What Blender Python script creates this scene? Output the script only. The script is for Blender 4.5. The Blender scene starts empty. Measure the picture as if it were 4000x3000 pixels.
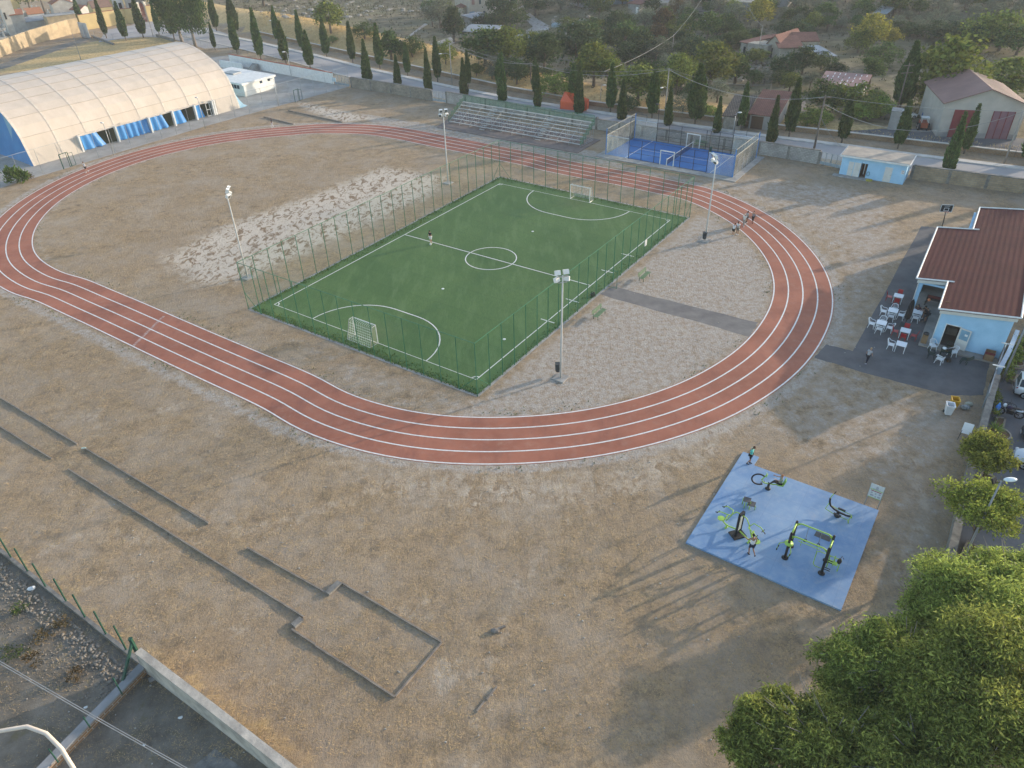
import bpy, math, random
import numpy as np
from mathutils import Vector, Matrix
random.seed(7); rng = np.random.default_rng(7)
S = bpy.context.scene
COL = S.collection
R_ = math.radians
# ------------------------------------------------------------------ camera (solved from the pitch, posts and court)
FOC, PITCH, ROLL, CZ = 2854.61, R_(35.06497), R_(-1.504278), 37.22437
fwd = Vector((0, math.cos(PITCH), -math.sin(PITCH)))
_u = Vector((0, math.sin(PITCH), math.cos(PITCH))); _r = Vector((1, 0, 0))
RIG = _r*math.cos(ROLL) + _u*math.sin(ROLL)
UPV = _u*math.cos(ROLL) - _r*math.sin(ROLL)
CAMP = Vector((0, 0, CZ))
cd = bpy.data.cameras.new('camera'); cam = bpy.data.objects.new('camera', cd); COL.objects.link(cam)
cam.matrix_world = Matrix(((RIG.x, UPV.x, -fwd.x, 0), (RIG.y, UPV.y, -fwd.y, 0), (RIG.z, UPV.z, -fwd.z, CZ), (0, 0, 0, 1)))
cd.sensor_width = 36; cd.lens = FOC/4000*36; cd.clip_end = 3000; cd.clip_start = .5
S.camera = cam

def ray(x, y): return fwd + RIG*((x-2000)/FOC) - UPV*((y-1500)/FOC)
def G(x, y, z=0.0):
    d = ray(x, y); return CAMP + d*((z-CZ)/d.z)
def Pl(x, y, p0, n):
    d = ray(x, y); return CAMP + d*((Vector(p0)-CAMP).dot(n)/d.dot(n))
def PX(p):
    d = Vector(p)-CAMP; z = d.dot(fwd); return 2000+FOC*d.dot(RIG)/z, 1500-FOC*d.dot(UPV)/z
def ht(p, py):
    lo, hi = p[2]-2, p[2]+40
    for _ in range(40):
        m = (lo+hi)/2
        if PX((p[0], p[1], m))[1] > py: lo = m
        else: hi = m
    return lo-p[2]
def K(x0, y0, f): return lambda x, y: (x0+x*f, y0+y*f)
F4 = .45208
c1, c2, c3, c4 = K(0, 0, F4), K(1000, 0, F4), K(2000, 0, F4), K(3000, 0, F4)
d1, d2, d3, d4 = K(0, 750, F4), K(1000, 750, F4), K(2000, 750, F4), K(3000, 750, F4)
# ------------------------------------------------------------------ terrain
LW = [(-150, 312), (-70.7, 232.6), (1.6, 158.3), (15.9, 146), (46.1, 127.1), (55.8, 122), (71.2, 113.2), (78.4, 109), (150, 66), (320, -30)]
_lx, _ly = np.array([p[0] for p in LW]), np.array([p[1] for p in LW])
def sst(t): t = np.clip(t, 0, 1); return t*t*(3-2*t)
def Hn(x, y):
    b = (y-np.interp(x, _lx, _ly))*.79
    b = np.where(b < 0, 0, b)
    mk = np.interp(x, [-90, -60, -20, 10, 40, 80], [.9, 1.1, .8, .3, .1, .05])
    mound = 3.0*mk*sst(b/13)*(1-sst((b-14)/22))
    vd = np.interp(x, [-60, 0, 40, 70, 120], [2.5, 3.5, 2.5, .6, 0])
    z = mound - vd*sst((b-8)/30) + .085*np.clip(b-60, 0, 400)*sst((b-60)/60)
    return z
def H(x, y): return float(Hn(np.array([x]), np.array([y]))[0])
def T(x, y):
    d = ray(x, y); d = d/d.length
    t = 40.0
    ts = np.arange(20, 900, 1.0)
    X = CAMP.x+d.x*ts; Y = CAMP.y+d.y*ts; Z = CAMP.z+d.z*ts
    dz = Z-Hn(X, Y); k = int(np.argmax(dz < 0)) if (dz < 0).any() else len(ts)-1
    k = max(k, 1); a, b = dz[k-1], dz[k]; t = ts[k-1]+(a/(a-b) if a != b else 0)
    p = CAMP+d*float(t); return Vector((p.x, p.y, H(p.x, p.y)))
# ------------------------------------------------------------------ mesh builder
class MB:
    def __init__(s): s.v = []; s.f = []; s.m = []
    def add(s, vs, fs, m=0):
        n = len(s.v); s.v += [tuple(v) for v in vs]; s.f += [tuple(n+i for i in f) for f in fs]; s.m += [m]*len(fs); return s
    def obox(s, o, a, b, c, m=0):
        o, a, b, c = Vector(o), Vector(a), Vector(b), Vector(c)
        if a.cross(b).dot(c) < 0: a, b = b, a
        vs = [o, o+a, o+a+b, o+b, o+c, o+a+c, o+a+b+c, o+b+c]
        return s.add(vs, [(3, 2, 1, 0), (4, 5, 6, 7), (0, 1, 5, 4), (1, 2, 6, 5), (2, 3, 7, 6), (3, 0, 4, 7)], m)
    def box(s, c, size, rz=0, m=0, rx=0):
        M = Matrix.Rotation(rz, 3, 'Z') @ Matrix.Rotation(rx, 3, 'X')
        a, b, d = M @ Vector((size[0], 0, 0)), M @ Vector((0, size[1], 0)), M @ Vector((0, 0, size[2]))
        return s.obox(Vector(c)-(a+b+d)/2, a, b, d, m)
    def bar(s, p, q, w, h=None, m=0):
        p, q = Vector(p), Vector(q); h = h or w; d = (q-p)
        up = Vector((0, 0, 1)) if abs(d.normalized().z) < .95 else Vector((1, 0, 0))
        a = d.cross(up).normalized()*w; b = a.cross(d).normalized()*h
        return s.obox(p-a/2-b/2, d, a, b, m)
    def tube(s, pts, r, n=6, m=0, cap=True):
        pts = [Vector(p) for p in pts]; rs = r if isinstance(r, (list, tuple)) else [r]*len(pts)
        vs = []; a = None
        for i, p in enumerate(pts):
            t = (pts[min(i+1, len(pts)-1)]-pts[max(i-1, 0)]).normalized()
            if a is None: a = t.orthogonal().normalized()
            else:
                a = a-t*a.dot(t); a = a.normalized() if a.length > 1e-6 else t.orthogonal().normalized()
            b = t.cross(a)
            vs += [p+(a*math.cos(2*math.pi*k/n)+b*math.sin(2*math.pi*k/n))*rs[i] for k in range(n)]
        fs = [(i*n+k, i*n+(k+1) % n, (i+1)*n+(k+1) % n, (i+1)*n+k) for i in range(len(pts)-1) for k in range(n)]
        if cap: fs += [tuple(reversed(range(n))), tuple((len(pts)-1)*n+k for k in range(n))]
        return s.add(vs, fs, m)
    def prism(s, poly, z0, z1, m=0):
        poly = [(p[0], p[1]) for p in poly]
        if sum(poly[i-1][0]*poly[i][1]-poly[i][0]*poly[i-1][1] for i in range(len(poly))) < 0: poly = poly[::-1]
        n = len(poly); vs = [(x, y, z0) for x, y in poly]+[(x, y, z1) for x, y in poly]
        return s.add(vs, [tuple(reversed(range(n))), tuple(range(n, 2*n))]+[(i, (i+1) % n, n+(i+1) % n, n+i) for i in range(n)], m)
    def sheet(s, poly, z, m=0):
        poly = [(p[0], p[1]) for p in poly]
        if sum(poly[i-1][0]*poly[i][1]-poly[i][0]*poly[i-1][1] for i in range(len(poly))) < 0: poly = poly[::-1]
        return s.add([(x, y, z) for x, y in poly], [tuple(range(len(poly)))], m)
    def strip(s, pts, w, z, m=0, closed=False):
        P = [Vector((p[0], p[1])) for p in pts]; n = len(P); vs = []
        for i in range(n):
            a = P[i-1] if (closed or i > 0) else P[0]; b = P[(i+1) % n] if (closed or i < n-1) else P[-1]
            t = (b-a).normalized(); q = Vector((-t.y, t.x))*w/2
            vs += [(P[i].x+q.x, P[i].y+q.y, z), (P[i].x-q.x, P[i].y-q.y, z)]
        k = n if closed else n-1
        return s.add(vs, [(2*i, 2*i+1, 2*((i+1) % n)+1, 2*((i+1) % n)) for i in range(k)], m)
    def lathe(s, prof, c=(0, 0, 0), n=12, m=0):
        c = Vector(c); k = len(prof)
        vs = [(c.x+r*math.cos(2*math.pi*j/n), c.y+r*math.sin(2*math.pi*j/n), c.z+z) for r, z in prof for j in range(n)]
        fs = [(i*n+j, i*n+(j+1) % n, (i+1)*n+(j+1) % n, (i+1)*n+j) for i in range(k-1) for j in range(n)]
        return s.add(vs, fs+[tuple(reversed(range(n))), tuple((k-1)*n+j for j in range(n))], m)
    def ell(s, c, r, n=10, m=0, rot=None):
        c = Vector(c); r = r if isinstance(r, (tuple, list)) else (r, r, r); k = max(4, n//2+1); vs = []
        for i in range(k+1):
            th = math.pi*i/k
            for j in range(n):
                v = Vector((r[0]*math.sin(th)*math.cos(2*math.pi*j/n), r[1]*math.sin(th)*math.sin(2*math.pi*j/n), r[2]*math.cos(th)))
                vs.append(c+(rot @ v if rot else v))
        return s.add(vs, [(i*n+j, (i+1)*n+j, (i+1)*n+(j+1) % n, i*n+(j+1) % n) for i in range(k) for j in range(n)], m)
    def quad(s, a, b, c, d, m=0): return s.add([a, b, c, d], [(0, 1, 2, 3)], m)
    def mesh(s, name, mats, M=None, smooth=False):
        me = bpy.data.meshes.new(name)
        v = np.array(s.v, dtype=float).reshape(-1, 3)
        if M is not None:
            A = np.array(M); v = v @ A[:3, :3].T + A[:3, 3]
        me.from_pydata(v.tolist(), [], s.f)
        mats = mats if isinstance(mats, (list, tuple)) else [mats]
        for m in mats: me.materials.append(m)
        if len(mats) > 1: me.polygons.foreach_set('material_index', s.m)
        if smooth: me.polygons.foreach_set('use_smooth', [True]*len(me.polygons))
        me.update(); return me
MW = {}
def part(mb, name, mats, parent, smooth=False, label=None, local=False):
    """links a mesh as a part; mesh data given in world space unless local"""
    M = None if local or parent is None else MW.get(parent.name, Matrix()).inverted()
    o = bpy.data.objects.new(name, mb.mesh(name, mats, M, smooth)); COL.objects.link(o)
    if parent is not None:
        o.parent = parent; MW[o.name] = MW.get(parent.name, Matrix())
    if label: o['label'] = label
    return o
LABQ = []
def tag(o, label, cat, group=None, kind=None):
    o['label'] = label; o['category'] = cat
    if group: o['group'] = group
    if kind: o['kind'] = kind
    LABQ.append(o); return o
def thing(name, label, cat, loc=(0, 0, 0), rz=0, group=None):
    o = bpy.data.objects.new(name, None); COL.objects.link(o); o.empty_display_size = .3
    o.location = loc; o.rotation_euler = (0, 0, rz)
    MW[o.name] = Matrix.Translation(Vector(loc)) @ Matrix.Rotation(rz, 4, 'Z')
    return tag(o, label, cat, group)
def single(mb, name, mats, label, cat, loc, group=None, smooth=False):
    o = bpy.data.objects.new(name, mb.mesh(name, mats, Matrix.Translation(-Vector(loc)), smooth)); COL.objects.link(o)
    o.location = loc; return tag(o, label, cat, group)
def struct(mb, name, mats, kind='structure', smooth=False):
    o = bpy.data.objects.new(name, mb.mesh(name, mats, None, smooth)); COL.objects.link(o); o['kind'] = kind; return o
def copy_tree(o, parent=None):
    c = o.copy(); COL.objects.link(c)
    if parent is not None: c.parent = parent
    for ch in o.children: copy_tree(ch, c)
    return c
def place(o, loc, rz=0, label=None, sc=1, first=False, group=None):
    r = o if first else copy_tree(o)
    r.location = loc; r.rotation_euler = (0, 0, rz); r.scale = sc if isinstance(sc, (tuple, list)) else (sc,)*3
    if label: r['label'] = label
    if group: r['group'] = group
    if not first: LABQ.append(r)
    return r
def finish_labels():
    by = {}
    for o in LABQ: by.setdefault(o['label'], []).append(o)
    bpy.context.view_layer.update()
    for lab, os_ in by.items():
        if len(os_) < 2: continue
        os_.sort(key=lambda o: PX(o.location)[0]); n = len(os_)
        for i, o in enumerate(os_):
            if n == 2: w = ('left', 'right')[i]+' of the two'
            elif i == 0: w = 'leftmost of %d' % n
            elif i == n-1: w = 'rightmost of %d' % n
            else:
                k = i+1; suf = 'th' if 10 < k % 100 < 14 else {1: 'st', 2: 'nd', 3: 'rd'}.get(k % 10, 'th')
                w = '%d%s from left of %d' % (k, suf, n)
            o['label'] = lab+', '+w
            if not o.get('group'): o['group'] = lab
# ------------------------------------------------------------------ materials
def nodes(name):
    m = bpy.data.materials.new(name); m.use_nodes = True; nt = m.node_tree; nt.nodes.clear()
    out = nt.nodes.new('ShaderNodeOutputMaterial'); bs = nt.nodes.new('ShaderNodeBsdfPrincipled'); nt.links.new(bs.outputs[0], out.inputs[0])
    return m, nt, bs, out
class NT:
    def __init__(s, nt): s.nt = nt; s.L = nt.links.new; s.pos = None
    def n(s, t, **k):
        o = s.nt.nodes.new(t)
        for a, b in k.items(): setattr(o, a, b)
        return o
    def P(s):
        if not s.pos: s.pos = s.n('ShaderNodeNewGeometry').outputs['Position']
        return s.pos
    def scaled(s, sc, rot=0):
        m = s.n('ShaderNodeMapping'); s.L(s.P(), m.inputs[0]); m.inputs['Scale'].default_value = sc; m.inputs['Rotation'].default_value = (0, 0, rot); return m.outputs[0]
    def noise(s, sc, det=3, rough=.6, vec=None, dist=0):
        o = s.n('ShaderNodeTexNoise'); s.L(vec or s.P(), o.inputs['Vector']); o.inputs['Scale'].default_value = sc
        o.inputs['Detail'].default_value = det; o.inputs['Roughness'].default_value = rough; o.inputs['Distortion'].default_value = dist; return o.outputs['Fac']
    def ramp(s, f, stops):
        o = s.n('ShaderNodeValToRGB'); s.L(f, o.inputs[0]); e = o.color_ramp.elements
        while len(e) < len(stops): e.new(.5)
        for i, (p, c) in enumerate(stops): e[i].position = p; e[i].color = (*c, 1) if len(c) == 3 else c
        return o.outputs[0]
    def gray(s, f, a, b): return s.ramp(f, [(a, (0, 0, 0)), (b, (1, 1, 1))] if a < b else [(b, (1, 1, 1)), (a, (0, 0, 0))])
    def mix(s, f, a, b, mode='MIX'):
        o = s.n('ShaderNodeMix', data_type='RGBA', blend_type=mode)
        for i, v in ((0, f), (6, a), (7, b)):
            if isinstance(v, (int, float)): o.inputs[i].default_value = v
            elif isinstance(v, tuple): o.inputs[i].default_value = (*v, 1)
            else: s.L(v, o.inputs[i])
        return o.outputs[2]
    def math(s, op, a, b=0.0):
        o = s.n('ShaderNodeMath', operation=op)
        for i, v in ((0, a), (1, b)):
            if isinstance(v, (int, float)): o.inputs[i].default_value = v
            else: s.L(v, o.inputs[i])
        return o.outputs[0]
    def bump(s, bs, h, st, dist=.05):
        o = s.n('ShaderNodeBump'); s.L(h, o.inputs['Height']); o.inputs['Strength'].default_value = st; o.inputs['Distance'].default_value = dist; s.L(o.outputs[0], bs.inputs['Normal'])
def mat(name, c, c2=None, sc=1.5, rough=.8, metal=0, bump=0, spec=.3, lo=.35, hi=.65, det=4):
    m, nt, bs, out = nodes(name); N = NT(nt)
    bs.inputs['Roughness'].default_value = rough; bs.inputs['Metallic'].default_value = metal; bs.inputs['Specular IOR Level'].default_value = spec
    if c2 is None: c2 = tuple(x*.78 for x in c)
    f = N.noise(sc, det)
    N.L(N.ramp(f, [(lo, c2), (hi, c)]), bs.inputs['Base Color'])
    if bump: N.bump(bs, N.noise(sc*6, 3), bump)
    return m
def mesh_mat(name, c, op):
    m, nt, bs, out = nodes(name); N = NT(nt); bs.inputs['Base Color'].default_value = (*c, 1); bs.inputs['Roughness'].default_value = .6
    tr = N.n('ShaderNodeBsdfTransparent'); mx = N.n('ShaderNodeMixShader'); mx.inputs[0].default_value = op
    N.L(tr.outputs[0], mx.inputs[1]); N.L(bs.outputs[0], mx.inputs[2]); N.L(mx.outputs[0], out.inputs[0]); return m
def glass_mat(name, dirt=.12, tint=(.93, .96, .97)):
    m, nt, bs, out = nodes(name); N = NT(nt); bs.inputs['Base Color'].default_value = (.75, .73, .65, 1); bs.inputs['Roughness'].default_value = .6
    tr = N.n('ShaderNodeBsdfTransparent'); tr.inputs[0].default_value = (*tint, 1); gl = N.n('ShaderNodeBsdfGlossy'); gl.inputs['Roughness'].default_value = .03
    fr = N.n('ShaderNodeFresnel'); fr.inputs[0].default_value = 1.22
    a = N.n('ShaderNodeMixShader'); N.L(fr.outputs[0], a.inputs[0]); N.L(tr.outputs[0], a.inputs[1]); N.L(gl.outputs[0], a.inputs[2])
    b = N.n('ShaderNodeMixShader'); N.L(N.ramp(N.noise(.6, 4), [(.3, (dirt*.4,)*3), (.7, (dirt*1.6,)*3)]), b.inputs[0]); N.L(a.outputs[0], b.inputs[1]); N.L(bs.outputs[0], b.inputs[2])
    N.L(b.outputs[0], out.inputs[0]); return m
def brick_mat(name, c1_, c2_, mortar, sx, sy, ms=.02, rot=0, bump=.4, vertical=True, rough=.9, off=.5):
    """courses laid in the wall's own plane: u along the wall (world xy turned by rot), v = height"""
    m, nt, bs, out = nodes(name); N = NT(nt); bs.inputs['Roughness'].default_value = rough; bs.inputs['Specular IOR Level'].default_value = .2
    v = N.scaled((1, 1, 1), rot); sp = N.n('ShaderNodeSeparateXYZ'); N.L(v, sp.inputs[0]); cb = N.n('ShaderNodeCombineXYZ')
    N.L(sp.outputs[0], cb.inputs[0]); N.L(sp.outputs[2] if vertical else sp.outputs[1], cb.inputs[1])
    b = N.n('ShaderNodeTexBrick'); N.L(cb.outputs[0], b.inputs['Vector']); b.offset = off
    b.inputs['Color1'].default_value = (*c1_, 1); b.inputs['Color2'].default_value = (*c2_, 1); b.inputs['Mortar'].default_value = (*mortar, 1)
    b.inputs['Scale'].default_value = 1; b.inputs['Mortar Size'].default_value = ms; b.inputs['Brick Width'].default_value = sx; b.inputs['Row Height'].default_value = sy; b.inputs['Mortar Smooth'].default_value = .3
    w = N.ramp(N.noise(.5, 6, .7), [(.3, (.62,)*3), (.7, (1.15,)*3)])
    N.L(N.mix(1.0, b.outputs['Color'], w, 'MULTIPLY'), bs.inputs['Base Color'])
    N.bump(bs, b.outputs['Fac'], -bump, .03); return m
YAW = R_(-34.6)                                     # the compound's main axis
WHITE = mat('white_paint', (.72, .72, .7), (.6, .6, .58), 2, .5)
STEEL = mat('galvanised_steel', (.42, .43, .44), (.3, .31, .32), 3, .45, .6)
GREENP = mat('green_paint', (.035, .17, .09), (.03, .11, .06), 2, .45)
DGREEN = mat('dark_green_paint', (.02, .075, .05), None, 2, .45)
BLACK = mat('black_plastic', (.02, .02, .022), (.012,)*3, 3, .5)
DARK = mat('dark_interior', (.012, .012, .012), (.006,)*3, 2, .9)
CONC = mat('concrete', (.36, .345, .32), (.24, .23, .215), 1.2, .9, 0, .2)
CONCD = mat('weathered_concrete', (.24, .225, .2), (.12, .115, .105), 1.6, .95, 0, .3, det=7)
WIRE = mesh_mat('chain_link', (.16, .2, .17), .06)
WIREG = mesh_mat('green_chain_link', (.03, .14, .07), .085)
NETW = mesh_mat('goal_net_mesh', (.7, .7, .62), .1)
GLASS = glass_mat('court_glass', .13)
RUBBER = mat('tyre_rubber', (.018,)*3, None, 3, .8)
WOODT = mat('timber', (.2, .12, .06), (.12, .07, .035), 4, .8)
# ------------------------------------------------------------------ people
SKINM = mat('skin', (.42, .24, .16), (.36, .2, .13), 8, .6); SKIN2 = mat('tanned_skin', (.3, .16, .1), (.26, .14, .085), 8, .6); EYE = mat('eye_dark', (.02, .015, .012), None, 3, .3)
def skin_mesh(chains, root=0, lev=1):
    vs, es, rs, ix = [], [], [], {}
    for ch in chains:
        prev = None
        for p, r in ch:
            k = tuple(round(c, 4) for c in p)
            if k not in ix: ix[k] = len(vs); vs.append(Vector(p)); rs.append(r)
            if prev is not None and prev != ix[k]: es.append((prev, ix[k]))
            prev = ix[k]
    me = bpy.data.meshes.new('skel'); me.from_pydata([tuple(v) for v in vs], es, []); ob = bpy.data.objects.new('skel', me); COL.objects.link(ob)
    ob.modifiers.new('s', 'SKIN')
    for i, sv in enumerate(me.skin_vertices[0].data): q = rs[i] if isinstance(rs[i], tuple) else (rs[i], rs[i]); sv.radius = q; sv.use_root = (i == root)
    md = ob.modifiers.new('u', 'SUBSURF'); md.levels = lev; md.render_levels = lev
    dg = bpy.context.evaluated_depsgraph_get(); dg.update(); m2 = ob.evaluated_get(dg).to_mesh(); v = [x.co.copy() for x in m2.vertices]; f = [tuple(p.vertices) for p in m2.polygons]
    ob.evaluated_get(dg).to_mesh_clear(); bpy.data.objects.remove(ob); bpy.data.meshes.remove(me); return v, f
CLM = {}
def cloth(c):
    if c not in CLM: CLM[c] = mat('cloth_%d' % len(CLM), c, tuple(x*.82 for x in c), 5, .9)
    return CLM[c]
def person(label, foot, face, Ht=1.74, top=(.7, .7, .7), bot=(.02, .02, .02), hair=(.02, .015, .01), sleeve='short', legs='shorts', pose=None, long_hair=False, shoes=(.6, .6, .6), skin=SKINM, bulk=1.0, cap=None, hold=None, long_top=0):
    P = pose or {}; s = Ht/1.76; lean = P.get('lean', .04); hz = P.get('hip', .93); V_ = Vector
    t_ = V_((P.get('side', 0), math.sin(lean), math.cos(lean))).normalized(); pel = V_((0, P.get('hy', 0), hz)); wai = pel+t_*.15; che = pel+t_*.37; nek = pel+t_*.52; hb = pel+t_*.585+V_((0, .01, 0)); hd = P.get('head', (0, .03, .12)); hc = hb+V_(hd)
    L = {}
    for sd, k in ((-1, 'L'), (1, 'R')):
        sh = pel+t_*.475+V_((sd*.175*bulk, 0, 0)); e, w = P.get('arm'+k, ((.07, -.03, -.27), (.03, .07, -.24))); el = sh+V_((sd*e[0], e[1], e[2])); wr = el+V_((sd*w[0], w[1], w[2]))
        hp = pel+V_((sd*.085, 0, -.03)); kn, an = P.get('leg'+k, ((.1, .03, .49), (.1, -.03, .08))); kn = V_((sd*kn[0], kn[1], kn[2])); an = V_((sd*an[0], an[1], an[2])); toe = an+V_(P.get('toe'+k, (sd*.02, .15, -.045)))
        L[k] = (sh, el, wr, hp, kn, an, toe, sd)
    ch = [[(pel, (.13*bulk, .1*bulk)), (wai, (.125*bulk, .095*bulk)), (che, (.15*bulk, .105*bulk)), (nek, .058), (hb, .05), (hb+V_(hd)*.5, .06)]]
    for k in 'LR':
        sh, el, wr, hp, kn, an, toe, sd = L[k]
        ch.append([(che, (.15*bulk, .105*bulk)), (sh, .058*bulk), (sh.lerp(el, .5), .046*bulk), (el, .039), (el.lerp(wr, .4), .036), (wr, .024), (wr+(wr-el).normalized()*.05, (.036, .017)), (wr+(wr-el).normalized()*.085, (.034, .014))])
        ch.append([(pel, (.13*bulk, .1*bulk)), (hp, .088*bulk), (hp.lerp(kn, .5), .074*bulk), (kn, .052), (kn.lerp(an, .35), .052), (an, .034)])
    v, f = skin_mesh(ch); b = MB(); b.add(v, f)
    fw = V_((hd[0]*.5, 1, -.25 if hd[1] > .05 else 0)).normalized(); rt = V_((1, 0, 0)); rt = (rt-fw*rt.dot(fw)).normalized(); up = rt.cross(fw)
    R3 = Matrix((rt, fw, up)).transposed(); b.ell(hc, (.074, .094, .115), 12, 0, R3); b.ell(hc+fw*.07-up*.055, (.05, .045, .05), 8, 0, R3); b.ell(hc+fw*.1-up*.012, (.012, .02, .022), 6, 0, R3); b.ell(hc+fw*.098-up*.058, (.024, .008, .007), 6, 1, R3)
    for sd in (-1, 1): b.ell(hc+rt*sd*.076-up*.01, (.012, .02, .03), 6, 0, R3); b.ell(hc+rt*sd*.032+fw*.083+up*.012, (.012, .01, .008), 6, 1, R3)
    for k in 'LR':                                    # fingers and thumb, bent, of unequal length
        sh, el, wr, hp, kn, an, toe, sd = L[k]; d = (wr-el).normalized(); a = d.cross(V_((0, 1, .2))).normalized(); n = a.cross(d); pa = wr+d*.085
        if k in P.get('fist', ''): n = n*1.6
        for i, (o, l) in enumerate(((-.027, .066), (-.009, .076), (.009, .07), (.026, .054))):
            r0 = pa+a*o; p1 = r0+d*l*.5+n*.004; p2 = p1+(d*.8+n*.6).normalized()*l*.3; b.tube([r0-d*.015, p1, p2, p2+(d*.4+n*.9).normalized()*l*.22], [.0095, .009, .008, .006], 5)
        r0 = wr+d*.03-a*.03*sd; b.tube([r0, r0-a*.03*sd+d*.03, r0-a*.035*sd+d*.062+n*.012], [.011, .0105, .008], 5)
    t = thing('person', label, 'person', foot, 0); ang = math.atan2(face[1], face[0])-math.pi/2; t.rotation_euler = (0, 0, ang)
    b.v = [tuple(V_(q)*s) for q in b.v]; part(b, 'body', [skin, EYE], t, True, local=True)
    def wear(nm, chains, c):
        v, f = skin_mesh(chains); m_ = MB(); m_.add([q*s for q in v], f); part(m_, nm, cloth(c), t, True, local=True)
    k_ = 1.13*bulk; tc = [[(pel-t_*(.03+long_top), (.15*k_, .118*k_)), (pel+t_*.02, (.15*k_, .118*k_)), (wai, (.14*k_, .11*k_)), (che, (.155*k_, .116*k_)), (pel+t_*.475, (.1, .085))]]
    for k in 'LR':
        sh, el = L[k][0], L[k][1]
        if sleeve == 'none': tc.append([(che, (.155*k_, .116*k_)), (sh*.92+che*.08, .064*bulk)])
        elif sleeve == 'short': tc.append([(che, (.155*k_, .116*k_)), (sh, .072*bulk), (sh.lerp(el, .62), .068*bulk)])
        else: tc.append([(che, (.155*k_, .116*k_)), (sh, .072*bulk), (el, .055), (el.lerp(L[k][2], .92), .04)])
    wear('top', tc, top); bc = []
    for k in 'LR':
        hp, kn, an = L[k][3:6]; c0 = [(pel-t_*.01, (.142*k_, .112*k_)), (hp, .1*bulk)]
        if legs == 'shorts': c0 += [(hp.lerp(kn, .5), .094*bulk), (hp.lerp(kn, .86), .088*bulk)]
        elif legs == 'capri': c0 += [(hp.lerp(kn, .5), .084*bulk), (kn, .066), (kn.lerp(an, .3), .058)]
        else: c0 += [(hp.lerp(kn, .5), .086*bulk), (kn, .066), (kn.lerp(an, .5), .06), (kn.lerp(an, .93), .056)]
        bc.append(c0)
    wear('bottoms', bc, bot)
    for k in 'LR':
        an, toe = L[k][5], L[k][6]; d = (toe-an); m_ = MB(); m_.tube([q*s for q in (an-d*.35+V_((0, 0, -.03)), an+V_((0, 0, -.025)), an.lerp(toe, .6)+V_((0, 0, -.005)), toe+d*.12)], [.04*s, .05*s, .044*s, .024*s], 8); part(m_, 'shoe', cloth(shoes), t, True, local=True)
    m_ = MB(); m_.ell((hc-fw*.014+up*.026)*s, tuple(q*s for q in (.084, .1, .108)), 12, 0, R3)
    if long_hair: m_.ell((hc-fw*.06-up*.1)*s, tuple(q*s for q in (.085, .06, .17)), 10, 0, R3)
    kk = []
    for q in m_.v: q2 = V_(q)/s-hc; kk.append(q2.dot(fw) > .05 and q2.dot(up) < .045)
    m_.f = [ff for ff in m_.f if not all(kk[i] for i in ff)]; m_.m = [0]*len(m_.f); part(m_, 'hair', cloth(hair), t, True, local=True)
    if cap: m_ = MB(); m_.ell((hc+up*.05-fw*.005)*s, tuple(q*s for q in (.09, .108, .085)), 12, 0, R3); m_.ell((hc+up*.05+fw*.1)*s, tuple(q*s for q in (.065, .075, .012)), 10, 0, R3); part(m_, 'cap', cloth(cap), t, True, local=True)
    if hold == 'phone': w = (L['L'][2]+L['R'][2])*.5+V_((0, .08, .03)); m_ = MB(); m_.box(tuple(w*s), (.075, .012, .15), 0, 0, .8); part(m_, 'phone', BLACK, t, local=True)
    return t
def toward(a, b, za=0): p, q = G(*a, za), G(*b, za); return (q-p)
def guy(label, px, look, z=0, **k): return person(label, G(*px, z), toward(px, look, z), **k)
WALK = {'legL': ((.09, .2, .5), (.09, .16, .1)), 'legR': ((.09, -.02, .48), (.09, -.36, .16)), 'toeR': (.02, .12, -.1), 'armL': ((.05, -.12, -.25), (.02, .02, -.23)), 'armR': ((.05, .08, -.26), (.0, .14, -.19)), 'lean': .1}
STRIDE = {'legL': ((.09, .14, .49), (.09, .1, .08)), 'legR': ((.09, -.02, .48), (.09, -.22, .11)), 'toeR': (.02, .13, -.07), 'lean': .06, 'armL': ((.06, -.1, -.26), (.02, .05, -.23)), 'armR': ((.06, .05, -.27), (.0, .12, -.21))}
guy('runner in white tee and black shorts on track by hall', (340, 674), (240, 705), top=(.68, .68, .68), bot=(.02, .02, .025), pose=WALK, hair=(.1, .05, .03))
guy('walker in black top and white trousers on far track', (1066, 500), (1000, 506), top=(.03, .03, .04), bot=(.62, .6, .6), legs='long', pose=STRIDE, hair=(.12, .05, .04), long_hair=True)
guy('player in black shirt and white shorts on green pitch', (1684, 951), (1640, 975), .02, top=(.02, .02, .022), bot=(.7, .7, .7), pose={'lean': .08, 'head': (0, .06, .11), 'armL': ((.07, .08, -.25), (-.02, .2, .02)), 'armR': ((.07, .0, -.27), (.0, .12, -.2))}, shoes=(.7, .7, .5))
guy('boy in long white tee and black shorts by walkers', (2862, 921), (2885, 912), Ht=1.66, top=(.72, .73, .74), bot=(.015, .015, .018), pose={'lean': .12, 'head': (0, .07, .1)}, long_top=.06)
guy('stout man in white tee and khaki shorts with phone', (2879, 917), (2858, 926), Ht=1.78, top=(.74, .74, .74), bot=(.25, .22, .17), bulk=1.16, pose={'lean': .1, 'head': (0, .08, .1), 'armL': ((.06, .05, -.25), (-.16, .22, .02)), 'armR': ((.06, .05, -.25), (-.16, .22, .02))}, hold='phone', skin=SKIN2, shoes=(.7, .7, .7))
guy('man in cap, white polo and beige trousers on track', (2904, 885), (2880, 905), Ht=1.72, top=(.66, .65, .6), bot=(.34, .31, .28), legs='long', pose=STRIDE, cap=(.6, .56, .42), skin=SKIN2)
guy('dark haired woman in grey top and black trousers', (2914, 873), (2950, 868), Ht=1.68, top=(.3, .3, .31), bot=(.02, .02, .022), legs='long', long_hair=True, hair=(.05, .015, .012), pose=STRIDE, hold='phone')
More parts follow.
